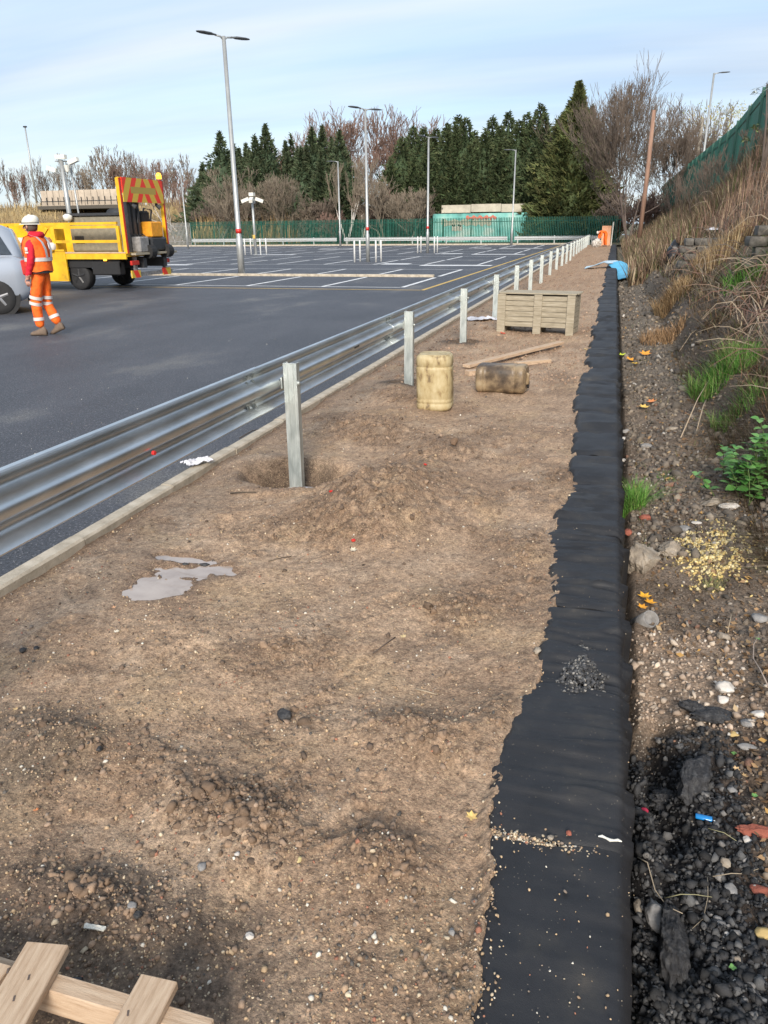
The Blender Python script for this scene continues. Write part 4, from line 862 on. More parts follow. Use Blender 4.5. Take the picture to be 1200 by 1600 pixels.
def grow(seed, h, spread=.55, multi=1, depth=6, up=.25, first=.22, gnarl=.18, twig=.012, kids=(2, 3), lenf=.78, lean=(0, 0), r0=None):
    rnd = random.Random(seed); thick = []; thin = []
    def rec(p, d, l, r, k):
        q = p; nseg = 3 if k < 2 else 2
        for _ in range(nseg):
            d = (d+Vector([rnd.gauss(0, gnarl) for _ in range(3)])+Vector((0, 0, up*.3))).normalized(); q2 = q+d*(l/nseg)
            r2 = max(twig*.5, r*(.88 if k else .93)); (thick if k <= 1 else thin).append(((tuple(q), tuple(q2)), r, r2)); q = q2; r = r2
            if k >= 1 and k < depth and rnd.random() < .45:
                sd = (d+Vector([rnd.gauss(0, spread*1.1) for _ in range(3)])).normalized(); rec(q, sd, l*lenf*.7, r*.55, k+2)
        if k >= depth: return
        for _ in range(rnd.randint(*kids)):
            nd = (d+Vector([rnd.gauss(0, spread), rnd.gauss(0, spread), rnd.gauss(up, spread*.5)])).normalized()
            rec(q, nd, l*lenf*rnd.uniform(.8, 1.15), max(twig, r*rnd.uniform(.55, .75)), k+1)
    R_ = r0 or h*.018
    for m_ in range(multi):
        a = rnd.uniform(0, 2*PI); d = Vector((math.cos(a)*(.35 if multi > 1 else .05)+lean[0], math.sin(a)*(.35 if multi > 1 else .05)+lean[1], 1)).normalized()
        rec(Vector((0, 0, -0.3)), d, h*first*rnd.uniform(.85, 1.1), R_/(multi**.4), 0)
    # scale so that the top is exactly h
    zs_ = sorted([s[0][1][2] for s in thick]+[s[0][1][2] for s in thin]); top = zs_[int(len(zs_)*.985)-1]; f_ = h/top
    sc = lambda L_: (np.array([s[0] for s in L_])*f_, np.array([s[1] for s in L_]), np.array([s[2] for s in L_]))
    return sc(thick), sc(thin)
def bare_tree(name, seed, loc, h, label, mt=M_bark, mc=M_twig, cat='tree', group=None, **k):
    th, tn = grow(seed, h, **k); root = empty(name, loc); tag(root, label, cat, group)
    link('trunk', segs_mesh('trunk', *th, mt, 6), root); link('crown', segs_mesh('crown', *tn, mc, 3), root); return root
def ctop(px, py, Y): p = AY(px, py, Y); return p.x, p.z
# large bare tree at right
x, zt = ctop(1000, 132, 62); bare_tree('bare_tree', 5, (AY(985, 350, 62).x, 62, 0.2), zt-.2, 'large bare tree with dense dark upright twigs, right of the tallest conifer', multi=5, depth=7, spread=.36, up=.24, first=.17, twig=.013, kids=(2, 3), gnarl=.09, lenf=.82)
x, zt = ctop(1062, 180, 66); bare_tree('bare_tree', 9, (AY(1052, 330, 66).x, 66, 1.5), zt-1.5, 'smaller bare tree beside the leaning pole, its twigs spreading over the bank', multi=4, depth=7, spread=.42, first=.16, twig=.016, lenf=.82)
x, zt = ctop(950, 175, 88); bare_tree('bare_tree', 17, (x, 88, 0), zt, 'slim bare tree squeezed between the tallest conifer and the large bare tree', mt=M_bark, multi=2, depth=6, spread=.25, twig=.014)
# birches
x, zt = ctop(545, 248, 78.5); bare_tree('birch_tree', 21, (AY(543, 380, 78.5).x, 78.5, 0), zt, 'white stemmed bare birch with forked trunk behind the fence', mt=M_birch, mc=M_twig_pale, multi=3, depth=5, spread=.22, first=.36, twig=.018, r0=.17, gnarl=.07, up=.35)
x, zt = ctop(566, 270, 79.5); bare_tree('birch_tree', 23, (AY(566, 380, 79.5).x, 79.5, 0), zt, 'second pale stemmed birch just behind the two-headed middle lamp', mt=M_birch, mc=M_twig, multi=2, depth=5, spread=.22, first=.33, twig=.018, r0=.14, gnarl=.07, up=.35)
# rounded bare trees before the left conifers
for (px, py, sp, sd, lb) in ((335, 268, .42, 31, 'rounded pale bare tree behind the tallest lamp post'), (432, 278, .44, 32, 'rounded pale bare tree behind the small camera pole'), (386, 292, .4, 33, 'lower pale bare tree between the two rounded ones'), (602, 278, .4, 34, 'pale bare tree left of the long conifer row, behind the middle lamp'), (640, 300, .42, 35, 'low brown bare tree at the left foot of the long conifer row')):
    x, zt = ctop(px, py, 79); bare_tree('bare_tree', sd, (x, 79+random.uniform(-.5, .8), 0), zt, lb, mt=M_twig_pale, mc=M_twig_pale, multi=3, depth=6, spread=sp, first=.24, twig=.02, r0=.2)
# reddish crowns behind
for i, (px, py, lb) in enumerate(((462, 205, 'leftmost reddish bare tree behind the left conifers'), (505, 182, 'tallest reddish brown bare tree above the left conifers'), (545, 200, 'reddish bare tree right of the tallest reddish one'), (590, 182, 'greyish pink bare tree behind the two-headed middle lamp top'), (622, 196, 'greyish bare tree at the left end of the long conifer row'))):
    x, zt = ctop(px, py, 96); bare_tree('bare_tree', 40+i, (x, 96, 0), zt, lb, mc=M_twig_red, multi=3, depth=6, spread=.28, first=.25, twig=.030, kids=(2, 3))
# bare trees of the left skyline (shared meshes)
protos = []
sky = [(12, 255), (36, 262), (62, 250), (88, 246), (112, 258), (140, 238), (153, 232), (172, 246), (190, 240), (212, 248), (232, 262), (250, 256), (270, 246), (283, 252), (305, 268), (20, 275), (75, 268), (128, 262), (200, 262), (240, 272), (-15, 262), (-45, 255)]
for i, (px, py) in enumerate(sky):
    Y = 118+(i*7 % 11); x, zt = ctop(px, py, Y); z0 = 4.0
    if i < 4:
        r_ = bare_tree('bare_tree', 60+i, (x, Y, z0), zt-z0, 'x', mt=M_bark, mc=(M_twig, M_twig_red, M_twig, M_twig_pale)[i], multi=3, depth=6, spread=.22, up=.4, first=.24, twig=.022, kids=(2, 2), gnarl=.1); r_['h0'] = zt-z0; protos.append(r_)
    else:
        p_ = protos[i*3 % 4]; r_ = copy_tree(p_); s_ = (zt-z0)/p_['h0']; r_.location = (x, Y, z0); r_.scale = (s_*1.6, s_*1.6, s_); r_.rotation_euler = (0, 0, i*1.3)
    ordn = ['first', 'second', 'third', 'fourth', 'fifth', 'sixth', 'seventh', 'eighth', 'ninth', 'tenth', 'eleventh', 'twelfth', 'thirteenth', 'fourteenth', 'fifteenth']
    if i < 15: tag(r_, ordn[i]+' bare tree from the left along the skyline behind the bridge and truck', 'tree', 'bare trees on the left skyline')
    else: tag(r_, ('lower bare tree behind the far left grass', 'low bare tree directly behind the left end of the bridge parapet', 'low bare tree behind the twin camera mast', 'low bare tree behind the warning board', 'low bare tree behind the amber beacon', 'bare tree cut by the left edge of the frame', 'hidden bare tree just left of the frame')[i-15], 'tree', 'low bare trees filling the left skyline')
# small pale birches by the embankment
for i, (px, py) in enumerate(((262, 262), (276, 250), (296, 280))):
    x, zt = ctop(px, py, 90); bare_tree('birch_tree', 80+i, (x, 90, 0), zt, ('thin white birch just right of the truck warning board', 'thin white birch with the tallest crown right of the truck', 'short thin birch at the grey fence end, left of the conifers')[i], mt=M_birch, mc=M_twig_red, multi=2, depth=5, spread=.2, first=.3, twig=.02, r0=.10)
# brown thickets along the fence
for i, (px, py, Y) in enumerate(((318, 318, 84), (365, 322, 82), (470, 322, 82), (505, 312, 83), (585, 300, 83), (625, 300, 82), (655, 305, 83), (520, 335, 80), (410, 330, 81), (948, 300, 80), (1010, 305, 73), (1035, 300, 78), (965, 320, 79))):
    x, zt = ctop(px, py, Y); bare_tree('thicket_shrub', 100+i, (x, Y, 0), zt, ('brown leafless thicket %s' % ('behind the grey fence end', 'under the left conifers behind the tallest lamp', 'under the left conifers, right of the camera pole', 'just left of the white birch', 'just right of the two birches', 'left of the lamp before the conifer row', 'directly left of the turquoise wall', 'low beside the white birch foot', 'low between the rounded bare trees', 'under the tallest conifer right side', 'at the leaning timber pole', 'right of the leaning timber pole', 'round the large bare tree foot')[i]), mt=M_twig, mc=(M_twig, M_twig_red, M_twig_pale)[i % 3], cat='shrub', group='brown thickets behind the far fence', multi=7, depth=5, spread=.55, first=.28, twig=.03, r0=.12)

# ---- conifers
def conifer(seed, h, R, loc, label, lobes=3, open_=0.0, tint=(.055, .095, .045), group=None, n=6500, pw=.8):
    r_ = np.random.default_rng(seed); root = empty('conifer_tree', loc); tag(root, label, 'conifer', group)
    MB().tube([(0, 0, -.2), (0, 0, h*.5), (0, 0, h*.97)], [R*.10+.06, R*.06+.03, .02], 6).obj('trunk', M_bark, root, True)
    t = r_.uniform(0, 1, n)**1.15; ang = r_.uniform(0, 2*PI, n)
    lump = 1+.42*pn(ang*1.6+seed, t*h*.50, seed)+.28*pn(ang*4+seed, t*h*1.1, seed+1)
    # whorled layers: each branch tip sticks out, with gaps between the layers
    layer = 1-open_*(.5+.5*np.sin(t*h*2*PI/.95+3*np.sin(ang*2+seed)+1.5*np.sin(ang*5)))
    prof = np.minimum(1.0, 1.04*(1-t)**pw*(1-.55*ss(.62, .97, t))+.012)*(.80+.20*np.minimum(1, t/.10))
    rad = R*prof*lump*layer*(r_.uniform(.45, 1, n)**.35)
    z = .3+t*(h-.35)
    cx_ = np.zeros(n); cy_ = np.zeros(n)
    # ragged leaders: a few stalks rise above the general top
    z = z+(t > .86)*r_.uniform(-.3, .35, n)
    ch = r_.choice([0, 0, 1, 2, 3], n) if lobes > 1 else np.zeros(n, int); offs = [(0, 0, 1, 1)]+[(math.cos(q)*.55, math.sin(q)*.55, hq, .60) for q, hq in zip(r_.uniform(0, 6.28, 3), r_.uniform(.66, .93, 3))]
    O = np.array(offs)[ch]; P = np.stack([rad*np.cos(ang)*O[:, 3]+R*O[:, 0], rad*np.sin(ang)*O[:, 3]+R*O[:, 1], z*O[:, 2]], 1)
    sz = r_.uniform(.18, .55, n)*(.55+.45*(1-t))*(R/2.6)**.3
    out_ = np.stack([np.cos(ang+r_.normal(0, .4, n)), np.sin(ang+r_.normal(0, .4, n)), r_.uniform(-.15, .95, n)+open_*.2], 1); out_ /= np.linalg.norm(out_, axis=1)[:, None]
    sd_ = np.cross(out_, r_.normal(size=(n, 3))); sd_ /= np.linalg.norm(sd_, axis=1)[:, None]; s2 = np.cross(out_, sd_)
    q = [P-out_*sz[:, None]*.4+sd_*sz[:, None]*.30, P-out_*sz[:, None]*.4-sd_*sz[:, None]*.30, P+out_*sz[:, None]*1.0,
         P-out_*sz[:, None]*.3+s2*sz[:, None]*.30, P-out_*sz[:, None]*.3-s2*sz[:, None]*.30, P+out_*sz[:, None]*.85+s2*sz[:, None]*.1]
    V = np.stack(q, 1).reshape(-1, 3); Fc = (np.array([[0, 1, 2], [3, 4, 5]])[None]+(np.arange(n)*6)[:, None, None]).reshape(-1, 3)
    br = (.55+.75*r_.uniform(size=n))*(1+.45*pn(ang*2.2, z*.8, seed+3)); C = np.array(tint)[None]*br[:, None]; C[:, 0] *= 1+.35*r_.uniform(size=n)
    # inner branch mass, so that the crown is not see-through
    th_ = np.linspace(0, 2*PI, 15)[:-1]; tt = np.linspace(0, 1, 22); T2, A2 = np.meshgrid(tt, th_, indexing='ij')
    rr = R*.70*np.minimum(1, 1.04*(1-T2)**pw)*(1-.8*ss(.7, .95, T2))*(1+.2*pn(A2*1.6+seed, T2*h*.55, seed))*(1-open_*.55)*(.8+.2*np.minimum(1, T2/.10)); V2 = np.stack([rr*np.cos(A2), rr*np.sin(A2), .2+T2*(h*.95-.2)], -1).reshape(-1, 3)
    f2 = []
    for i in range(21):
        for k in range(14): a_, b_ = i*14+k, i*14+(k+1) % 14; f2 += [[a_, b_, b_+14], [a_, b_+14, a_+14]]
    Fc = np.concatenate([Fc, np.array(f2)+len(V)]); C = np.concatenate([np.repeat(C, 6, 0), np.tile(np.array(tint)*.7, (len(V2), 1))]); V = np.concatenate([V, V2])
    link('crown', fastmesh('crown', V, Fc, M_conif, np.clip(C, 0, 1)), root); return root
DG = (.070, .108, .050)
# left group: open, spiky
left = [(343, 208, 2.9), (316, 258, 2.0), (372, 232, 2.0), (398, 214, 2.2), (414, 196, 2.8), (446, 222, 1.8), (470, 232, 2.0), (487, 202, 2.6), (503, 198, 2.4), (530, 206, 2.4), (385, 250, 2.2), (455, 250, 2.4)]
lnames = ['broad spiky conifer behind the tallest lamp post', 'low conifer at the left end of the spiky group', 'small conifer peeping out right of the tallest lamp post', 'narrow spiky conifer left of the highest twin top', 'highest spiky conifer of the left group', 'slim low conifer right of the highest spiky one', 'low bushy conifer in the middle of the left group', 'tall spiky conifer left of the reddish crowns', 'spiky conifer directly before the tallest reddish tree', 'rightmost spiky conifer above the white birch', 'filler conifer with hidden foot behind the rounded bare tree', 'bushy conifer filling the gap behind the camera pole']
for i, (px, py, R_) in enumerate(left):
    Y = 88+(i % 3)*1.6; x, zt = ctop(px, py, Y); conifer(200+i, zt, R_*2.1, (x, Y, 0), lnames[i], open_=.30, tint=(.072, .112, .060), group='spiky conifers at the left', n=7500, pw=.80)
right = [(628, 214, 2.4), (646, 205, 2.2), (662, 207, 2.2), (681, 200, 2.3), (700, 192, 2.4), (716, 184, 2.4), (729, 181, 2.3), (742, 208, 2.2), (758, 206, 2.2), (770, 188, 2.2), (782, 196, 2.0), (795, 181, 2.2), (812, 184, 2.2), (824, 180, 2.2), (845, 165, 2.5), (858, 196, 2.4)]
ordr = ['first', 'second', 'third', 'fourth', 'fifth', 'sixth', 'seventh', 'eighth', 'ninth', 'tenth', 'eleventh', 'twelfth', 'thirteenth', 'fourteenth', 'fifteenth', 'sixteenth']
for i, (px, py, R_) in enumerate(right):
    Y = 87+(i % 2)*1.5; x, zt = ctop(px, py, Y); conifer(300+i, zt+random.uniform(-.4, .4), R_*1.6, (x, Y, 0), ordr[i]+' conifer from the left in the tight dark green row behind the turquoise wall', open_=.16, tint=DG, group='tight row of conifers behind the turquoise wall', n=7500, pw=.44)
x, zt = ctop(906, 131, 83); conifer(400, zt, 4.9, (AY(893, 300, 83).x, 83, 0), 'tallest broad conifer at the right end of the dark green row', open_=.14, tint=(.10, .135, .052), n=15000, pw=.62, lobes=1)
x, zt = ctop(925, 168, 85); conifer(401, zt, 3.0, (x, 85, 0), 'conifer with browning foliage tucked behind the tallest one', open_=.2, tint=(.075, .075, .040), n=4200, pw=.6, lobes=1)
# yellow leafed tree beyond the right fence
x, zt = ctop(1140, 160, 70)
r_ = bare_tree('sparse_tree', 71, (x, 70, 2.5), zt-2.5, 'thin tree with yellow green leaves behind the green fence, right of the street lamp', mc=M_twig_pale, multi=2, depth=5, spread=.35, first=.25, twig=.02)
r2 = np.random.default_rng(3); n = 1500; P = np.stack([r2.normal(0, 1.5, n), r2.normal(0, 1.5, n), (zt-2.5)*(.50+.48*r2.uniform(size=n))], 1)
def leafcards(name, P, sz, C, m, parent, rr=r2):
    n = len(P); u = rr.normal(size=(n, 3)); u /= np.linalg.norm(u, axis=1)[:, None]; v = np.cross(u, rr.normal(size=(n, 3))); v /= np.linalg.norm(v, axis=1)[:, None]; sz = np.asarray(sz)[:, None]
    V = np.stack([P-u*sz, P-v*sz*.4, P+u*sz, P+v*sz*.4], 1).reshape(-1, 3); Fc = np.arange(4*n).reshape(-1, 4)
    return link(name, fastmesh(name, V, Fc, m, np.repeat(C, 4, 0)), parent)
leafcards('leaves', P, r2.uniform(.05, .13, n), pick([(.34, .32, .10), (.44, .36, .13), (.22, .24, .08)], [3, 2, 2], n), M_straw, r_)
# saplings and buddleia on the bank before the green fence
for i, (px, pyb, pyt, Y, lb) in enumerate(((1085, 330, 252, 40, 'bare thin sapling nearest the far end of the bank fence'), (1112, 320, 238, 36, 'dark bare sapling before the middle of the bank fence'), (1140, 320, 228, 32, 'bare twiggy sapling left of the tall grey-leaved shrub'), (1176, 300, 205, 29, 'bare sapling crowding the fence at the right edge'), (1060, 345, 276, 46, 'low bare sapling where the green fence begins'), (1195, 320, 230, 25, 'rightmost bare sapling leaning out of the frame'))):
    p = AY(px, pyb, Y); q = AY(px, pyt, Y); z0 = float(bank_h(p.x, Y)); bare_tree('sapling', 120+i, (p.x, Y, z0), max(1.2, q.z-z0), lb, cat='sapling', group='saplings on the bank', multi=4, depth=4, spread=.32, first=.35, twig=.009, r0=.035, mc=M_twig)
p = AY(1186, 300, 24); q = AY(1187, 118, 24); z0 = float(bank_h(p.x, 24))
r_ = empty('grey_leaved_shrub', (p.x, 24, z0)); tag(r_, 'tall thin shrub with dark stems and clusters of pale narrow leaves at right edge', 'shrub')
hh = q.z-z0
for k in range(3): MB().tube([(0, 0, 0), ((-.10, .12, .02)[k], 0, hh*.6), ((-.16, .20, .04)[k]*1.4, 0, hh*(.93, .8, 1.0)[k])], [.035, .025, .012], 6).obj('stem', M_bark, r_)
for (dx_, t_, nl, pal_) in ((-.42, .86, 26, (.50, .54, .50)), (-.15, .92, 14, (.45, .50, .46)), (.12, .88, 16, (.28, .30, .08)), (-.35, .52, 34, (.20, .24, .08)), (-.55, .42, 24, (.17, .2, .07)), (.05, .55, 16, (.22, .24, .1))):
    for k in range(nl):
        a_ = random.uniform(0, 2*PI); b_ = random.uniform(-.5, .5); l_ = random.uniform(.10, .20); d = Vector((math.cos(a_)*math.cos(b_), math.sin(a_)*math.cos(b_), math.sin(b_)-.25)); sdv = d.cross(Vector((0, 0, 1))).normalized()*.018
        c0 = Vector((dx_+random.uniform(-.06, .06), random.uniform(-.06, .06), hh*t_+random.uniform(-.08, .08)))
        if k == 0: lm = {}
        mb = MB(); mb.add([(0, 0, 0), tuple(d*l_*.5+sdv), tuple(d*l_), tuple(d*l_*.5-sdv), tuple(d*l_*.5+Vector((0, 0, -.006)))], [(0, 1, 2, 3), (0, 4, 1), (1, 4, 2), (2, 4, 3), (3, 4, 0)])
        mb.obj('leaf', flat('leaf_%d' % int(pal_[0]*100), pal_, .7), r_, False, tuple(c0))

# ================================================================== PEOPLE
def skin_body(name, joints, edges, radii, root, mats, matfn, sub=2):
    me = bpy.data.meshes.new(name); me.from_pydata([joints[k] for k in joints], [(list(joints).index(a), list(joints).index(b)) for a, b in edges], [])
    o = bpy.data.objects.new(name, me); COL.objects.link(o)
    mod = o.modifiers.new('skin', 'SKIN'); keys = list(joints)
    for i, k in enumerate(keys):
        sv = me.skin_vertices[0].data[i]; r = radii[k]; sv.radius = r if hasattr(r, '__len__') else (r, r); sv.use_root = (k == root)
    mod.use_smooth_shade = True; mod.branch_smoothing = 0.6
    if sub: m2 = o.modifiers.new('sub', 'SUBSURF'); m2.levels = sub; m2.render_levels = sub
    dg = bpy.context.evaluated_depsgraph_get(); dg.update(); nm = bpy.data.meshes.new_from_object(o.evaluated_get(dg)); nm.name = name
    bpy.data.objects.remove(o); bpy.data.meshes.remove(me); nm.materials.clear()
    for m in mats: nm.materials.append(m)
    for p in nm.polygons: p.material_index = matfn(p.center); p.use_smooth = True
    return nm
def ell_ring(c, rx, ry, ax=None, n=20):
    c = Vector(c); q = Vector((0, 0, 1)).rotation_difference(Vector(ax).normalized()) if ax is not None else None; out_ = []
    for k in range(n):
        t = 2*PI*k/n; v = Vector((rx*math.cos(t), ry*math.sin(t), 0))
        out_.append(c+(q @ v if q else v))
    return out_
def band(name, c, rx, ry, w_, ax, m, parent):
    a = Vector(ax).normalized(); c = Vector(c); mb = MB()
    mb.loft([ell_ring(c-a*w_/2, rx, ry, ax), ell_ring(c+a*w_/2, rx, ry, ax)], cap=False); return mb.obj(name, m, parent, True)
def worker(loc, rz, label, scale=1.0):
    e = empty('person', loc, rz); e.scale = (scale,)*3; tag(e, label, 'person')
    # local frame: x forward, y left, z up; mid-stride, left arm hanging
    J = dict(pel=(0, 0, .96), waist=(0, 0, 1.10), chest=(.02, 0, 1.32), neckb=(.015, 0, 1.47), neck=(.03, 0, 1.54), head=(.055, 0, 1.62), crown=(.05, 0, 1.72),
             shl=(.0, .16, 1.43), ell=(-.03, .235, 1.17), wrl=(.07, .235, .93), hal=(.10, .225, .85),
             shr=(.0, -.16, 1.43), elr=(-.05, -.235, 1.17), wrr=(.06, -.225, .94), har=(.09, -.215, .86),
             hil=(.0, .095, .92), knl=(.07, .10, .52), anl=(-.05, .105, .12), hir=(.0, -.095, .92), knr=(-.03, -.10, .51), anr=(-.24, -.10, .15))
    J['anl'] = (.10, .10, .11); J['knl'] = (.11, .10, .51); J['knr'] = (.05, -.10, .50); J['anr'] = (-.10, -.10, .14)
    E_ = [('pel', 'waist'), ('waist', 'chest'), ('chest', 'neckb'), ('neckb', 'neck'), ('neck', 'head'), ('head', 'crown'), ('chest', 'shl'), ('shl', 'ell'), ('ell', 'wrl'), ('wrl', 'hal'),
          ('chest', 'shr'), ('shr', 'elr'), ('elr', 'wrr'), ('wrr', 'har'), ('pel', 'hil'), ('hil', 'knl'), ('knl', 'anl'), ('pel', 'hir'), ('hir', 'knr'), ('knr', 'anr')]
    Rr = dict(pel=(.16, .125), waist=(.155, .125), chest=(.17, .13), neckb=(.08, .08), neck=.058, head=(.078, .095), crown=(.06, .07), shl=.078, ell=.060, wrl=.046, hal=(.022, .040), shr=.078, elr=.060, wrr=.046, har=(.022, .040),
              hil=.105, knl=.082, anl=.072, hir=.105, knr=.082, anr=.072)
    def mf(c):
        if c.z > 1.52: return 2
        if abs(c.y) > .15 and c.z < .93 and c.z > .78 and abs(c.y) > .19: return 2
        if c.z > 1.02 or (abs(c.y) > .185 and c.z > .90): return 1
        return 0
    body = link('body', skin_body('body', J, E_, Rr, 'pel', [M_orange, M_hood, M_skin], mf), e)
    for me_ in (body.data,):
        for v_ in me_.vertices:
            if v_.co.z < 1.5 and v_.co.z > .12:
                a_ = math.atan2(v_.co.y, v_.co.x); d_ = .010*float(pn(a_*1.2+v_.co.z*6, v_.co.z*15, 7))+.006*float(pn(a_*3, v_.co.z*34, 8)); v_.co += v_.normal*d_
    # fingers and thumbs, rooted in the palms
    fb = MB()
    for s in (1, -1):
        hx, hy, hz = J['hal' if s > 0 else 'har']
        for k, ln in enumerate((.075, .085, .080, .062)):
            ox = .026-.0175*k; fb.tube([(hx+ox, hy, hz-.01), (hx+ox+.006, hy-s*.006, hz-.05), (hx+ox+.002, hy-s*.022, hz-.05-ln*.45)], [.010, .0088, .006], 6)
        fb.tube([(hx+.03, hy-s*.01, hz+.02), (hx+.052, hy-s*.02, hz-.01), (hx+.055, hy-s*.028, hz-.04)], [.011, .010, .007], 6)
    fb.obj('hand', M_skin, e, True)
    # face: nose, ears, brow and mouth
    fm = MB(); fm.tube([(.135, 0, 1.655), (.165, 0, 1.615), (.150, 0, 1.605)], [.008, .014, .010], 6)
    for s in (1, -1): fm.tube([(.045, s*.088, 1.655), (.040, s*.094, 1.63), (.046, s*.088, 1.60)], [.012, .016, .009], 6)
    fm.obj('face', M_skin, e, True)
    MB().tube([(.138, -.022, 1.575), (.145, 0, 1.576), (.138, .022, 1.575)], .004, 5).obj('mouth', flat('lips', (.33, .13, .11)), e)
    for s in (1, -1): MB().box((.134, s*.03, 1.645), (.01, .022, .010)).obj('eye', M_black, e)
    hb = MB(); hb.loft([ell_ring((.025, 0, z), rx, ry) for z, rx, ry in ((1.57, .075, .075), (1.62, .092, .088), (1.67, .098, .092), (1.70, .098, .092))]); hb.obj('hair', M_hair, e, True)
    # helmet with brim, ridge and dark band
    hm = MB(); hm.loft([ell_ring((.035-.01*k, 0, 1.672+z), rx, ry) for k, (z, rx, ry) in enumerate(((0, .130, .112), (.045, .128, .110), (.085, .112, .098), (.115, .080, .070), (.128, .030, .03)))])
    o = hm.obj('helmet', M_helm, e, True)
    MB().loft([ell_ring((.045, 0, 1.664), .165, .125), ell_ring((.045, 0, 1.676), .150, .120)]).obj('helmet_brim', M_helm, o)
    MB().loft([ell_ring((.035, 0, 1.668), .134, .1155), ell_ring((.035, 0, 1.690), .133, .1150)], cap=False).obj('helmet_band', M_black, o)
    MB().tube([(.12, 0, 1.735), (.04, 0, 1.803), (-.05, 0, 1.775), (-.09, 0, 1.72)], .010, 6).obj('helmet_ridge', M_helm, o, True)
    # hood bunched at the nape
    MB().loft([ell_ring((-.005, 0, 1.475), .12, .14), ell_ring((-.03, 0, 1.51), .125, .13), ell_ring((-.035, 0, 1.55), .105, .105), ell_ring((-.01, 0, 1.565), .078, .078)]).obj('hood', M_hood, e, True)
    # vest
    vr = [((.0, 0, .985), .185, .225), ((0, 0, 1.08), .180, .215), ((.0, 0, 1.20), .185, .215), ((.015, 0, 1.32), .185, .215), ((.01, 0, 1.41), .165, .200), ((.005, 0, 1.475), .13, .165), ((0, 0, 1.50), .10, .12)]
    v = MB(); v.loft([[p+Vector((0, 0, .012*math.sin(5*i_+j)) ) for i_, p in enumerate(ell_ring(c, a_*.98*(1+.03*math.sin(i*1.7)), b_))] for j, (c, a_, b_) in enumerate(vr) for i in [j]], cap=False)
    vest = v.obj('vest', M_orange, e, True); vest['label'] = 'orange hi-vis vest with grey reflective bands'
    MB().loft([ell_ring((0, 0, 1.13), .191, .224), ell_ring((0, 0, 1.185), .192, .225)], cap=False).obj('waist_band', M_refl, vest, True)
    for s in (1, -1):
        mb = MB(); pts = [(-.185, s*.06, 1.18), (-.188, s*.07, 1.30), (-.160, s*.09, 1.41), (-.10, s*.115, 1.485), (.0, s*.125, 1.515), (.10, s*.11, 1.485), (.175, s*.085, 1.38), (.195, s*.075, 1.20)]
        vs = []
        for p in pts: vs += [(p[0]*1.03, p[1]-.028, p[2]), (p[0]*1.03, p[1]+.028, p[2])]
        mb.add(vs, [(2*k, 2*k+1, 2*k+3, 2*k+2) for k in range(len(pts)-1)]); mb.obj('shoulder_band', M_refl, vest, True)
    MB().loft([ell_ring((0, 0, .955), .172, .20), ell_ring((0, 0, .992), .172, .205)], cap=False).obj('jumper_hem', M_dmet, e, True)
    lg = MB(); lg.box((.0, .302, 1.285), (.045, .004, .05)); lg.box((.0, .302, 1.235), (.05, .004, .025)); lgo = lg.obj('sleeve_logo', M_refl, e); lgo['label'] = 'small pale badge on the upper sleeve'; lgo.location = (-.005, -.018, .03)
    for a_, b_, k in (('hil', 'knl', .80), ('hil', 'knl', 1.02), ('knl', 'anl', .62), ('hir', 'knr', .80), ('hir', 'knr', 1.02), ('knr', 'anr', .62)):
        A_, B_ = Vector(J[a_]), Vector(J[b_]); c = A_.lerp(B_, k); r = .093 if k > .7 else .082
        if k > .7: r = .098 if k < .9 else .092
        band('trouser_band', c, r, r, .05, B_-A_, M_refl, e)
    for s, (ax_, ay_, az_), pit in ((1, J['anl'], 0.0), (-1, J['anr'], 0.40)):
        mb = MB(); sh = [(-.095, .036, .0, .10), (-.06, .044, .0, .15), (0, .046, 0, .13), (.07, .048, 0, .085), (.14, .047, 0, .065), (.18, .030, 0, .045)]
        ringz = []
        for x, wy, z0_, z1_ in sh: ringz.append([Vector((x, wy*math.cos(t)*(1 if math.sin(t) < 0 else .85), z0_+(z1_-z0_)*(.5+.5*math.sin(t)))) for t in np.linspace(0, 2*PI, 13)[:-1]])
        mb.loft(ringz); b_ = mb.obj('boot', M_boot, e, True)
        if s > 0: b_.location = (ax_, ay_, 0)
        else: b_.location = (ax_-.01, ay_, .045)
        b_.rotation_euler = (0, pit, 0)
    return e
g = G(80, 523)
worker((g.x, g.y, 0), math.radians(188), 'worker in orange hi-vis vest and trousers, red hoodie and white helmet walking left', 1.03)
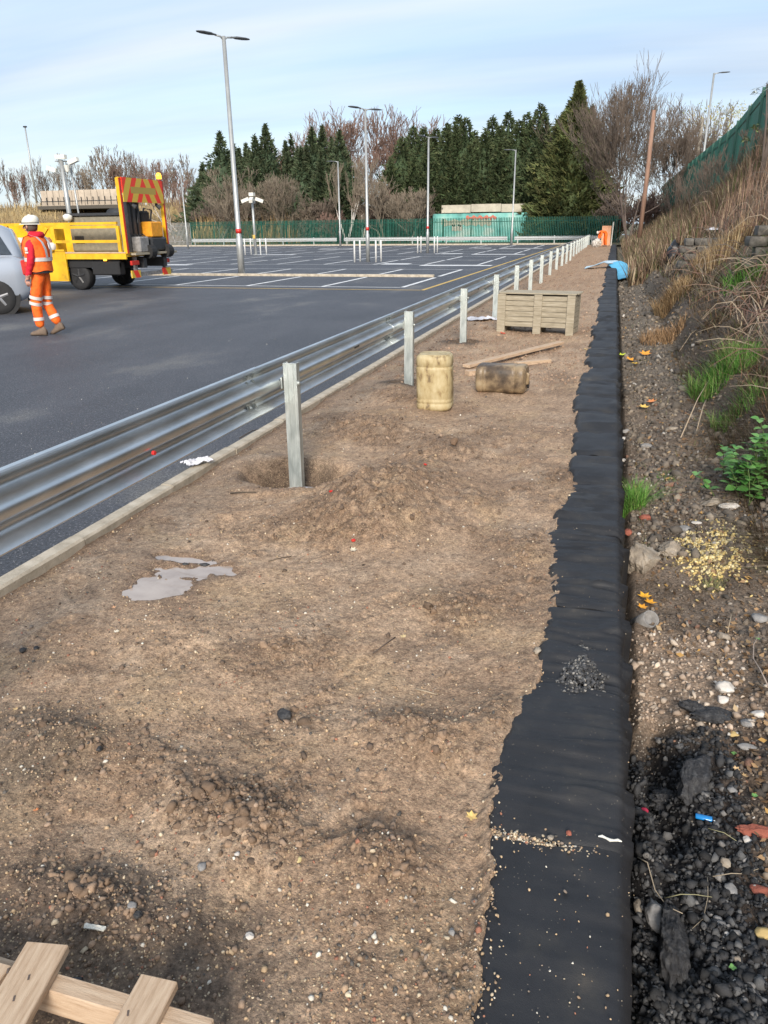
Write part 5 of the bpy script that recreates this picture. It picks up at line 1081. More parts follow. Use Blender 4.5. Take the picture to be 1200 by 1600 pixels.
def bending(loc, rz, label):
    e = empty('person', loc, rz); tag(e, label, 'person')
    J = dict(pel=(0, 0, .92), waist=(.12, 0, 1.02), chest=(.34, 0, 1.08), neckb=(.48, 0, 1.06), head=(.60, 0, 1.02), crown=(.70, 0, .98), shl=(.40, .17, 1.05), ell=(.46, .2, .78), hal=(.56, .16, .55), shr=(.40, -.17, 1.05), elr=(.48, -.2, .78), har=(.56, -.14, .55),
             hil=(0, .1, .88), knl=(.05, .12, .48), anl=(-.02, .12, .08), hir=(0, -.1, .88), knr=(.07, -.12, .48), anr=(.02, -.12, .08))
    E_ = [('pel', 'waist'), ('waist', 'chest'), ('chest', 'neckb'), ('neckb', 'head'), ('head', 'crown'), ('chest', 'shl'), ('shl', 'ell'), ('ell', 'hal'), ('chest', 'shr'), ('shr', 'elr'), ('elr', 'har'), ('pel', 'hil'), ('hil', 'knl'), ('knl', 'anl'), ('pel', 'hir'), ('hir', 'knr'), ('knr', 'anr')]
    Rr = dict(pel=.17, waist=.16, chest=.17, neckb=.08, head=.09, crown=.07, shl=.09, ell=.07, hal=.04, shr=.09, elr=.07, har=.04, hil=.12, knl=.09, anl=.075, hir=.12, knr=.09, anr=.075)
    link('body', skin_body('body', J, E_, Rr, 'pel', [M_orange, M_skin], lambda c: 1 if (c.x > .52 and c.z > .9) else 0), e)
    MB().loft([ell_ring((.66+.03*k, 0, .99-.01*k), r, r, (1, 0, -.3)) for k, r in enumerate((.12, .12, .09, .04))]).obj('helmet', M_helm, e, True)
    for s in (1, -1): MB().box((.04, s*.12, .04), (.26, .09, .09)).obj('boot', M_boot, e)
p = AY(946, 381, 62); bending((p.x, 62, 0.02), math.radians(200), 'distant worker in orange bending over at the far end of the strip')
p = AY(953, 382, 64.5); root = empty('site_gate_panel', (p.x, 64.5, 0)); tag(root, 'pale orange panel with a white post standing behind the distant bending worker', 'panel')
MB().box((-.35, 0, .75), (.7, .05, 1.45)).obj('panel_board', flat('pale_orange_board', (.75, .38, .22), .7), root); MB().tube([(.08, 0, -.1), (.12, 0, 1.75)], .05, 6).obj('panel_post', M_helm, root)

# ================================================================== CAR
def wheel(parent, x, y, r=.34, wd=.22, hub=True, rc=(.30, .30, .31)):
    t = MB(); t.loft([[(x+a*math.cos(q), y+b, r+a*math.sin(q)) for q in np.linspace(0, 2*PI, 25)[:-1]] for a, b in ((r*.62, -wd/2), (r*.93, -wd/2), (r, -wd/2+.03), (r, wd/2-.03), (r*.93, wd/2), (r*.62, wd/2))]); w_ = t.obj('wheel', M_black, parent, True)
    rm = MB()
    rm.loft([[(x+a*math.cos(q), y+b, r+a*math.sin(q)) for q in np.linspace(0, 2*PI, 25)[:-1]] for a, b in ((r*.60, -wd/2+.06), (r*.63, -wd/2+.004), (r*.58, -wd/2+.002), (r*.56, -wd/2+.07))], cap=False)
    for k in range(5):
        q = 2*PI*k/5+.3; rm.tube([(x+.02*math.cos(q), y-wd/2+.03, r+.02*math.sin(q)), (x+r*.58*math.cos(q), y-wd/2+.02, r+r*.58*math.sin(q))], [r*.14, r*.10], 6)
    rm.obj('rim', flat('wheel_rim_%d' % int(rc[0]*100), rc, .45, .3), w_); return w_
g = G(34, 497)           # rear right corner on the ground
cw_ = G(4, 491); _a = math.radians(38); car = empty('silver_car', (cw_.x+.62*math.cos(_a)+.10*math.sin(_a), cw_.y+.62*math.sin(_a)-.10*math.cos(_a), 0), _a); car.scale = (1, 1, 1.06); tag(car, 'silver estate car cut by the left edge, its tail beside the walking worker', 'car')
# body cross sections along x (0 = tail, negative = towards the nose)
secs = [(0.0, .42, 1.02, .80), (-.05, .30, 1.06, .86), (-.25, .22, 1.10, .90), (-1.2, .20, 1.08, .92), (-2.6, .20, 1.04, .92), (-3.4, .20, .98, .90), (-4.2, .26, .88, .84), (-4.5, .38, .74, .70)]
rg = []
for x, zb, zt, hw in secs: rg.append([(x, .9+a*hw, zb+(zt-zb)*b) for a, b in ((-.92, 0), (-1, .18), (-1, .55), (-.99, .82), (-.90, 1), (.90, 1), (.99, .82), (1, .55), (1, .18), (.92, 0))])
MB().loft(rg).obj('body', M_silver, car, True, bevel=.0)
cab = [(-.03, 1.04, 1.08, .80, .78), (-.22, 1.08, 1.56, .82, .68), (-.48, 1.08, 1.66, .83, .66), (-1.6, 1.06, 1.70, .83, .66), (-2.4, 1.04, 1.66, .82, .64), (-3.15, 1.0, 1.06, .80, .74)]
rg = [[(x, .9-w0, zb-.04), (x, .9-w0, zb), (x, .9-w1-.02, zt-.05), (x, .9-w1+.08, zt), (x, .9+w1-.08, zt), (x, .9+w1+.02, zt-.05), (x, .9+w0, zb), (x, .9+w0, zb-.04)] for x, zb, zt, w0, w1 in cab]
MB().loft(rg).obj('cabin', M_silver, car, True)
def pane(pts, nm='window'): return MB().add(pts, [tuple(range(len(pts)))]).obj(nm, M_glass, car)
pane([(-.24, .9-.852, 1.11), (-1.45, .9-.858, 1.11), (-1.45, .9-.70, 1.60), (-.46, .9-.70, 1.56)]); pane([(-1.55, .9-.858, 1.11), (-2.5, .9-.85, 1.10), (-2.35, .9-.69, 1.58), (-1.55, .9-.70, 1.60)])
pane([(-.115, .25, 1.14), (-.115, 1.55, 1.14), (-.405, 1.45, 1.53), (-.405, .35, 1.53)], 'rear_window')
MB().box((.03, .9, .46), (.12, 1.62, .22)).obj('rear_bumper', M_silver, car, bevel=.03); MB().box((-.02, .9, .27), (.14, 1.5, .14)).obj('lower_trim', M_black, car, bevel=.02)
for s in (0.10, 1.70): MB().box((-.03, s, .86), (.14, .16, .28)).obj('tail_light', M_red, car, bevel=.02)
MB().box((.012, .9, .74), (.02, .52, .11)).obj('number_plate', M_yel, car)
for x in (-.62, -3.30):
    for y in (.10, 1.70): wheel(car, x, y, .33)
MB().box((-2.1, .9, .24), (3.6, 1.5, .1)).obj('underbody', M_black, car)
for x in (-.62, -3.30): MB().loft([ell_ring((x, .012, .34), .41, .41, (0, 1, 0), 28), ell_ring((x, .02, .34), .40, .40, (0, 1, 0), 28)]).obj('wheel_arch', M_black, car)
MB().tube([(-1.05, -.01, .96), (-1.22, -.01, .96)], .014, 6).obj('door_handle', M_silver, car)

# ================================================================== TRUCK
T0 = Vector((-13.0, 18.9, 0)); tr = empty('yellow_truck', tuple(T0)); tag(tr, 'yellow flatbed road works truck with tall rear frame, striped warning board and amber beacon', 'truck')
def tb(nm, c, d, m=M_truck, parent=None, rot=None, bev=.0): return MB().box(c, d, rot).obj(nm, m, parent or tr, bevel=bev)
tb('deck', (-3.6, 1.25, .96), (7.2, 2.46, .10)); tb('deck_edge', (-1.25, -.005, .93), (2.5, .05, .16)); tb('timber_edge', (-1.25, .02, 1.025), (2.5, .12, .035), M_wood)
tb('chassis', (-3.4, .72, .72), (7.0, .16, .26), M_dmet); tb('chassis', (-3.4, 1.78, .72), (7.0, .16, .26), M_dmet)
# side railings at the rear bay
for x in (-.18, -2.30): tb('rail_post', (x, .02, 1.36), (.09, .08, .72))
for z in (1.32, 1.70): tb('side_rail', (-1.24, .02, z), (2.05, .07, .075))
for z in (1.32, 1.70): tb('side_rail', (-.30, 2.12, z), (.6, .07, .07))
tb('rail_post', (-.18, 2.14, 1.36), (.09, .08, .72)); 
# drop side panel towards the front and high front box
tb('drop_side', (-3.35, -.03, .68), (2.75, .05, .86)); tb('drop_side_ridge', (-3.35, -.06, 1.09), (2.75, .03, .05)); tb('front_side_board', (-5.3, .03, 1.40), (2.9, .06, .72)); tb('bay_divider', (-2.36, .25, 1.35), (.06, .5, .7)); tb('far_side_board', (-4.4, 2.44, 1.38), (5.2, .06, .78)); tb('head_board', (-6.9, 1.25, 1.45), (.08, 2.4, .95))
tb('top_rail', (-3.6, .03, 1.79), (6.8, .08, .07)); tb('diagonal_brace', (-2.72, -.02, 1.42), (.08, .06, .75), rot=Matrix.Rotation(.75, 3, 'Y'))
# cab at the front, mostly out of frame
rg = [[(x, y, z) for y, z in ((.08, .75), (.08, zt-.12), (.2, zt), (2.3, zt), (2.42, zt-.12), (2.42, .75))] for x, zt in ((-7.1, 2.25), (-7.6, 2.5), (-8.6, 2.5), (-8.95, 1.7), (-9.1, 1.2))]
cb_ = MB().loft(rg).obj('cab', M_truck, tr, bevel=.03); MB().add([(-7.7, .07, 1.55), (-8.55, .07, 1.55), (-8.45, .07, 2.25), (-7.7, .07, 2.3)], [(0, 1, 2, 3)]).obj('cab_window', M_glass, cb_)
# rear goalpost frame
fz_ = 2.93
for y in (.03, 2.12): tb('frame_post', (0, y, (1.0+fz_)/2), (.10, .09, fz_-1.0)); tb('frame_edge', (.055, y, (1.0+fz_)/2), (.012, .07, fz_-1.0), M_red)
tb('frame_beam', (0, 1.08, fz_-.02), (.09, 2.1, .08))
board_m = bpy.data.materials.new('red_yellow_chevron_print'); board_m.use_nodes = True; nt = board_m.node_tree; bs = nt.nodes['Principled BSDF']; co = nt.nodes.new('ShaderNodeTexCoord'); sp = nt.nodes.new('ShaderNodeSeparateXYZ'); nt.links.new(co.outputs['Object'], sp.inputs[0])
def mth(op, a, b=None):
    n = nt.nodes.new('ShaderNodeMath'); n.operation = op
    for i, v in enumerate((a, b)):
        if v is None: continue
        if hasattr(v, 'links'): nt.links.new(v, n.inputs[i])
        else: n.inputs[i].default_value = v
    return n.outputs[0]
lvl = mth('ADD', mth('MULTIPLY', mth('ABSOLUTE', sp.outputs[1]), 1.75), sp.outputs[2]); st = mth('LESS_THAN', mth('FRACT', mth('ADD', mth('MULTIPLY', lvl, 1.18), .05)), .46)
band_ = mth('MULTIPLY', mth('LESS_THAN', mth('ABSOLUTE', mth('SUBTRACT', sp.outputs[2], 0.0)), .085), mth('LESS_THAN', mth('ABSOLUTE', sp.outputs[1]), .62))
mi = nt.nodes.new('ShaderNodeMix'); mi.data_type = 'RGBA'; nt.links.new(st, mi.inputs[0]); mi.inputs[6].default_value = (.62, .42, .05, 1); mi.inputs[7].default_value = (.80, .045, .02, 1)
m2 = nt.nodes.new('ShaderNodeMix'); m2.data_type = 'RGBA'; nt.links.new(band_, m2.inputs[0]); nt.links.new(mi.outputs[2], m2.inputs[6]); m2.inputs[7].default_value = (.42, .30, .06, 1); nt.links.new(m2.outputs[2], bs.inputs[0]); bs.inputs['Roughness'].default_value = .5
bd = MB().box((0, 0, 0), (.03, 1.98, .62)).obj('warning_board', board_m, tr, loc=(.07, 1.08, 2.64)); bd['label'] = 'red and yellow striped chevron board'
MB().tube([(0, 2.08, fz_+.02), (0, 2.08, fz_+.06)], .08, 10).obj('beacon_base', M_dmet, tr); M_amb = flat('amber_lens', (.95, .42, .02), .3, emit=((1, .45, .04), 1.6)); MB().loft([ell_ring((0, 2.08, fz_+z), r, r, n=12) for z, r in ((.06, .075), (.16, .08), (.22, .055), (.235, .02))]).obj('amber_beacon', M_amb, tr, True)
for y in (.5, 1.75): MB().tube([(.02, y, 2.36), (.02, y, 2.28), (.12, y+.05, 2.20)], [.05, .04, .07], 8).obj('work_lamp', M_dmet, tr)
# mast loader / forklift folded at the back of the deck
fk_ = empty('truck_mounted_loader', (T0.x-.15, T0.y, 0)); tag(fk_, 'black and orange mast loader mounted at the tail of the yellow truck', 'forklift')
for y, w_ in ((.55, .12), (.78, .12), (1.0, .10)): tb('mast_rail', (-.05, y, 1.72), (.16, w_, 1.62), M_dmet, fk_)
tb('mast_crossbar', (-.02, .78, 2.45), (.12, .62, .10), M_dmet, fk_); tb('counterweight', (.05, 1.45, 1.62), (.5, .62, .42), flat('orange_panel', (.80, .33, .02), .5), fk_, bev=.03)
tb('engine_cover', (.0, 1.5, 1.22), (.62, .82, .38), M_dmet, fk_, bev=.05); tb('seat', (-.1, 1.35, 1.95), (.3, .4, .34), M_black, fk_, bev=.05); tb('hydraulic_block', (.12, .75, 1.22), (.34, .46, .42), M_rockg, fk_, bev=.03)
for y in (.95, 1.6): MB().tube([(.0, y, 1.8), (.05, y+.05, 2.15), (-.2, y+.05, 2.2), (-.3, y, 1.8)], .028, 6).obj('guard_bar', M_dmet, fk_)
for y in (1.0, 1.9): MB().tube([(.25, y-.13, 1.02), (.25, y+.13, 1.02)], .19, 14).obj('tyre', M_black, fk_)
for k in range(4): MB().tube([(.05, .6+.15*k, 1.5), (.22, .62+.15*k, 1.35), (.12, .65+.15*k, 1.1)], .018, 5).obj('hose', M_black, fk_)
# engine drum on the deck and tools
o = MB().tube([(0, 0, 0), (0, .7, 0)], .26, 14).obj('generator_drum', M_dmet, None, True, (T0.x-.9, T0.y+.9, 1.95)); tag(o, 'dark cylindrical drum lying across the truck deck behind the railing', 'drum')
root = empty('toolbox_unit', (T0.x-1.35, T0.y+1.2, 1.01)); tag(root, 'large dark machinery box on the truck deck inside the railings', 'machine box')
tb('box_body', (0, 0, .5), (1.8, 1.1, .98), flat('olive_box', (.24, .22, .165), .6), root, bev=.04); tb('box_lid', (0, 0, 1.03), (1.9, 1.2, .07), M_dmet, root)
tb('vent', (-.6, -.56, .35), (.3, .02, .2), M_dmet, root)
o = MB().loft([[Vector((r*math.cos(t)*(1+.2*math.sin(3*t+z)), r*.8*math.sin(t), z)) for t in np.linspace(0, 2*PI, 12)[:-1]] for z, r in ((0, .07), (.06, .13), (.15, .14), (.20, .05))]).obj('white_bag', M_helm, None, True, (T0.x-2.15, T0.y+.5, 1.86)); tag(o, 'crumpled white bag resting on top of the truck side behind the railing', 'bag')
jn = [('orange tin', (.7, .25, .05)), ('white bucket', (.7, .68, .6)), ('dark bottle', (.06, .05, .05)), ('brown sack', (.35, .22, .14)), ('cream bucket', (.72, .6, .4)), ('grey canister', (.22, .21, .2)), ('pink tub', (.62, .38, .32)), ('copper pot', (.4, .2, .12)), ('white tub', (.75, .72, .7))]
for i, (nm, c) in enumerate(jn):
    r = .10+.03*(i % 3); h_ = .20+.07*((i*2) % 4); mb = MB(); mb.loft([ell_ring((0, 0, z*h_), r*q, r*q, n=10) for z, q in ((0, .9), (.05, 1), (.8, 1.02), (.86, .75), (1, .6))])
    o = mb.obj(nm.split()[1], flat('shade_'+nm.replace(' ', '_'), c, .6), None, True, (T0.x-3.66+.155*i, T0.y-.06+.10*(i % 2), 1.10)); tag(o, nm+' among the clutter on the truck side ledge, '+('leftmost piece', 'right of the orange tin', 'between two buckets', 'left of the cream bucket', 'right of the brown sack', 'in the right half', 'right of the grey canister', 'left of the rightmost tub', 'rightmost piece')[i], nm.split()[1])
    mb = MB()
lg = MB().box((-3.05, .02, 1.085), (1.5, .36, .02)).obj('ledge', M_truck, tr)
# wheels, mudguards, lights and underride bar
for y in (.25, 2.25): wheel(tr, -1.75, y, .37, .30, True, (.04, .04, .042)); wheel(tr, -7.9, y, .43, .26, True, (.04, .04, .042))
for y in (.25, 2.25): MB().loft([[(x, y-.2, z), (x, y+.2, z), (x, y+.2, z+.02), (x, y-.2, z+.02)] for x, z in ((-2.1, .55), (-1.95, .8), (-1.55, .91), (-1.15, .8), (-1.0, .55))]).obj('mudguard', M_black, tr)
tb('side_tank', (-3.0, .3, .62), (.9, .4, .4), M_dmet, bev=.04); tb('underride_bar', (-.02, 1.22, .42), (.08, 2.1, .10), M_rockg)
for y in (.45, 1.95): tb('bar_bracket', (-.06, y, .66), (.09, .08, .5), M_rockg); 
for y in (.30, 1.90): tb('rear_light', (.03, y, .74), (.07, .36, .12), M_red, bev=.01); tb('chevron_plate', (.03, y, .44), (.04, .42, .20), board_m)
tb('side_marker', (-.7, -.02, .83), (.09, .03, .05), M_amb); tb('tail_deck', (.10, 1.25, .98), (.18, 2.15, .06), M_oldwood); tb('under_deck_panel', (-1.35, .10, .74), (2.1, .06, .24), M_black); tb('under_deck_panel', (-.75, .16, .60), (.9, .30, .36), M_black, bev=.03)  # plain black panels added to fill the dark area below the deck

# ================================================================== OBJECTS ON THE STRIP
def onmud(px, py): return ray_mud(px, py)
# wooden crate
a = G(777, 519); b = G(897, 524); cx_ = (a+b)/2; wdt = (b-a).length; ang = math.atan2(b.y-a.y, b.x-a.x)
cr_ = empty('wooden_crate', (a.x, a.y, 0), ang-.015); tag(cr_, 'weathered wooden slatted crate lying by the barrier posts', 'crate')
hh = .60; dp = .50
nb = 6; bh = (hh-.12)/nb
for k in range(nb):
    for j in range(2):
        x0 = .05+j*(wdt-.06)/2; MB().box((x0+(wdt-.1)/4, .016+random.uniform(-.002, .002), .10+bh*(k+.5)), ((wdt-.1)/2-.006, .022, bh-.005-.003*(k % 2)), Matrix.Rotation(random.uniform(-.004, .004), 3, 'Y')).obj('front_board', M_oldwood, cr_, bevel=.002)
    MB().box((wdt/2, dp, .10+bh*(k+.5)), (wdt-.04, .02, bh-.008)).obj('back_board', M_oldwood, cr_)
    for x in (.03, wdt-.03): MB().box((x, dp/2, .10+bh*(k+.5)), (.02, dp-.06, bh-.008)).obj('side_board', M_oldwood, cr_)
for x, w_ in ((.055, .13), (wdt*.52, .125), (wdt-.075, .12)): MB().box((x, -.012, hh/2-.005), (w_, .024, hh+.01), Matrix.Rotation(random.uniform(-.01, .012), 3, 'Y')).obj('upright_batten', M_oldwood, cr_, bevel=.003)
for x in (.06, wdt*.52, wdt-.07): MB().box((x, dp/2, .05), (.09, dp, .08)).obj('bearer', M_oldwood, cr_)
for k in range(5): MB().box((wdt/2+.01*(k % 2), .06+k*dp/4.4, hh+.012), (wdt-.02+.03*(k % 3), .095, .02), Matrix.Rotation(random.uniform(-.01, .01), 3, 'Z')).obj('top_board', M_oldwood, cr_, bevel=.002)
# plastic drums
def drum(loc, w_, d, h, m, label, rot=(0, 0, 0)):
    e = empty('plastic_drum', loc); e.rotation_euler = rot; tag(e, label, 'drum')
    def rr(z, sx, sy, r=.33, dent=0): 
        out_ = []
        for k in range(32):
            t = 2*PI*k/32; c, s = math.cos(t), math.sin(t); p_ = 3.6; q = (abs(c)**p_+abs(s)**p_)**(-1/p_)
            out_.append(Vector((c*q*sx/2*(1+dent*math.sin(t*3+z*9)), s*q*sy/2*(1+dent*math.cos(t*2+z*7)), z)))
        return out_
    Z = [(0, .80), (.012, .90), (.04, .97), (.07, 1), (.13, 1.0), (.145, .965), (.16, 1.0), (.20, 1.0), (.22, .97), (.24, 1.0), (.5, 1.0), (.74, 1.0), (.77, 1.0), (.785, .955), (.80, .955), (.815, 1.0), (.93, .99), (.965, .95), (.985, .88)]
    mb = MB(); mb.loft([rr(z*h, w_*s, d*s, dent=.012 if .1 < z < .9 else .004) for z, s in Z]); mb.obj('drum_body', m, e, True)
    mb = MB(); mb.loft([rr(h*.985, w_*.86, d*.86), rr(h*1.0, w_*.82, d*.82, dent=.01), rr(h*.992, w_*.60, d*.60, dent=.03), rr(h*.998, w_*.2, d*.2)]); mb.obj('top_rim', m, e)
    mb = MB(); mb.tube([(-w_*.18, 0, h*.97), (-w_*.18, 0, h*1.02), (w_*.18, 0, h*1.02), (w_*.18, 0, h*.97)], .016, 8); mb.obj('handle', m, e, True) if rot != (0, 0, 0) else None
    if rot != (0, 0, 0): MB().tube([(w_*.25, d*.22, h*.98), (w_*.25, d*.22, h*1.03)], .04, 12).obj('screw_cap', M_dmet, e, True)
    return e
p = onmud(676, 640); drum((p.x, p.y+.10, p.z-.012), .335, .30, .52, M_plast, 'upright cream plastic drum smeared with dirt, standing on the mud', (0, 0, .12) if False else (0, 0, 0)).rotation_euler = (0.0, -.012, .06)
p = onmud(742, 612); drum((p.x+.01, p.y+.10, p.z+.135), .29, .31, .51, M_plast2, 'oil stained brown plastic drum lying on its side beside the planks', (0, PI/2, 0)).rotation_euler = (.15, PI/2-.02, .10)
# planks
def plank(pa, pb, w_, t_, m, label, za=.02, zb=.02, name='plank', roll=0.0):
    A_ = onmud(*pa); B_ = onmud(*pb); A_.z += za; B_.z += zb; d = B_-A_; Lp = d.length; c = (A_+B_)/2
    o = MB().box((0, 0, 0), (Lp, w_, t_)).obj(name, m, None, bevel=.003); o.location = c; o.rotation_euler = (roll, -math.asin(d.z/Lp), math.atan2(d.y, d.x)); tag(o, label, 'plank'); return o
plank((728, 576), (876, 542), .10, .038, M_wood, 'long pale timber plank lying diagonally behind the brown drum', .03, .06)
plank((806, 571), (858, 566), .09, .045, M_wood, 'short pale timber offcut lying behind the long plank', .02, .02)
plank((730, 586), (752, 584), .10, .06, M_wood, 'small timber block end poking out left of the brown drum', .02, .02)
# foreground pallet
pl = empty('timber_pallet', tuple(G(75, 1560, 0.05))); tag(pl, 'broken pale timber pallet in the bottom left corner', 'pallet')
o3 = Vector(pl.location)
def pboard(nm, A_, B_, w_, t_, zc, knots=0):
    A_ = G(A_[0], A_[1], zc)-o3; B_ = G(B_[0], B_[1], zc)-o3; d = B_-A_; mb = MB(); mb.box((0, 0, 0), (d.length, w_, t_)); o = mb.obj(nm, M_wood, pl, bevel=.0025); o.location = (A_+B_)/2; o.rotation_euler = (0, 0, math.atan2(d.y, d.x)); return o
pboard('top_board', (76, 1478), (-40, 1680), .098, .022, .128); pboard('top_board', (250, 1532), (160, 1700), .085, .022, .128)
pboard('top_board', (-10, 1505), (-120, 1640), .098, .022, .128)
pboard('bearer', (-150, 1482), (330, 1625), .040, .075, .078)
kn = MB()
for (kx, ky) in ((12, 1517), (45, 1527), (200, 1583), (22, 1560)): g = G(kx, ky, .1395)-o3; kn.box((g.x, g.y, g.z), (.004, .012, .001), Matrix.Rotation(.5, 3, 'Z'))
kn.obj('nail_mark', M_bark, pl)
o = MB().tube([(0, 0, 0), (.05, .012, .004)], .008, 8).obj('dark_tube', M_dmet, None, True, tuple(onmud(95, 1537)+Vector((0, 0, .008)))); tag(o, 'short dark tube stub lying on the mud between the pallet boards', 'tube')
plank((255, 1590), (298, 1600), .03, .008, flat('grey_slat', (.25, .22, .21)), 'thin grey timber strip just right of the pallet', .01, .01, 'timber_strip')
# cloths
def cloth(loc, lx, ly, seed, m, label, name='cloth_rag', rz=0, h=.05, cat='rag'):
    n1 = 26; u, v = np.meshgrid(np.linspace(-1, 1, n1), np.linspace(-1, 1, n1)); e_ = 1+.18*fbm(u, v, 1.2, 3, seed)
    X = u*lx/2*e_*(1+.2*pn(v*1.5, u*0, seed+5)); Y = v*ly/2*(1+.22*pn(u*1.7, v*0, seed+6)); Z = h*np.abs(fbm(u, v, 1.3, 4, seed+9))*1.6*(1-.5*np.maximum(abs(u), abs(v))**3)+.006
    V = np.stack([X, Y, Z], -1).reshape(-1, 3); k = np.arange((n1-1)**2); r = k//(n1-1); c = k % (n1-1); a_ = r*n1+c
    Fc = np.stack([a_, a_+1, a_+n1+1, a_+n1], 1); V = np.concatenate([V, V-[0, 0, .003]]); Fc = np.concatenate([Fc, Fc[:, ::-1]+n1*n1])
    o = link(name, fastmesh(name, V, Fc, m, None, True), None, loc, rz); tag(o, label, cat); return o
g = G(752, 500); cloth((g.x, g.y, .01), .62, .42, 1, M_cloth, 'white cloth or paper lying by the barrier, left of the wooden crate', rz=.5, h=.08)
g = G(308, 720, .06); cloth((g.x, g.y, .045), .20, .11, 2, M_cloth, 'crumpled whitish rag on the kerb under the near crash barrier', rz=.9, h=.05)
g = G(474, 765); cloth((g.x, g.y, .0), .05, .03, 3, M_cloth, 'tiny white scrap lying in the small puddle at the first post', 'paper_scrap', .4, .012, 'scrap')
g = G(152, 1466); cloth((g.x, g.y, .008+float(mud_h(g.x, g.y))), .055, .012, 4, M_helm, 'thin white plastic strip on the dark soil above the pallet', 'plastic_strip', .1, .006, 'plastic strip')
g = G(165, 672); cloth((-3.55, 4.5, .0), .16, .12, 5, M_cloth, 'pale crumpled bag on the tarmac just beyond the barrier top', 'plastic_bag', .3, .20, 'bag')
g = G(935, 1305, .05); g2 = G(972, 1314, .05); pts = [g.lerp(g2, t)+Vector((0, .004*math.sin(t*9), -.004)) for t in np.linspace(0, 1, 7)]
o = MB().tube([tuple(p-pts[0]) for p in pts], [.0015, .004, .003, .0045, .003, .004, .0015], 6).obj('white_strip', M_helm, None, False, tuple(pts[0])); tag(o, 'torn white plastic strip on the fabric edge beside the grit line', 'plastic strip')
# blue sheet over the wall
def ribbon(name, P_, W_, m, label):
    vs = []
    for p_, w_ in zip(P_, W_):
        p_ = Vector(p_); w_ = Vector(w_)
        for k in range(-2, 3): vs.append(p_+w_*(k/2)+Vector((0, 0, .03*(4-k*k)/4)))
    vs = vs+[v-Vector((.0, .0, .012)) for v in vs]; n_ = 5*len(P_); fs = []
    for i in range(len(P_)-1):
        for k in range(4): a = i*5+k; fs += [(a, a+1, a+6, a+5), (n_+a+5, n_+a+6, n_+a+1, n_+a)]
    o = MB().add(vs, fs).obj(name, m, None, True); tag(o, label, 'sheet')
ribbon('pale_foil_sheet', [(-.95, 31.2, .05), (-.62, 31.5, .10), (-.34, 31.6, .22), (-.05, 31.5, .26), (.16, 31.2, .16)], [(.05, .5, .02), (.1, .45, 0), (.15, .4, .05), (.25, .35, .02), (.30, .25, -.05)], M_bluepale, 'pale bluish white curved sheet resting across the far retaining wall')
ribbon('blue_foil_sheet', [(.10, 31.3, .22), (.26, 31.0, .14), (.40, 30.5, -.02), (.50, 29.8, -.16), (.55, 29.2, -.22)], [(.22, .25, .06), (.27, .2, .06), (.28, .15, .06), (.28, .1, .05), (.27, .05, .04)], M_blue, 'bright blue curved sheet hanging off the far retaining wall into the ditch')
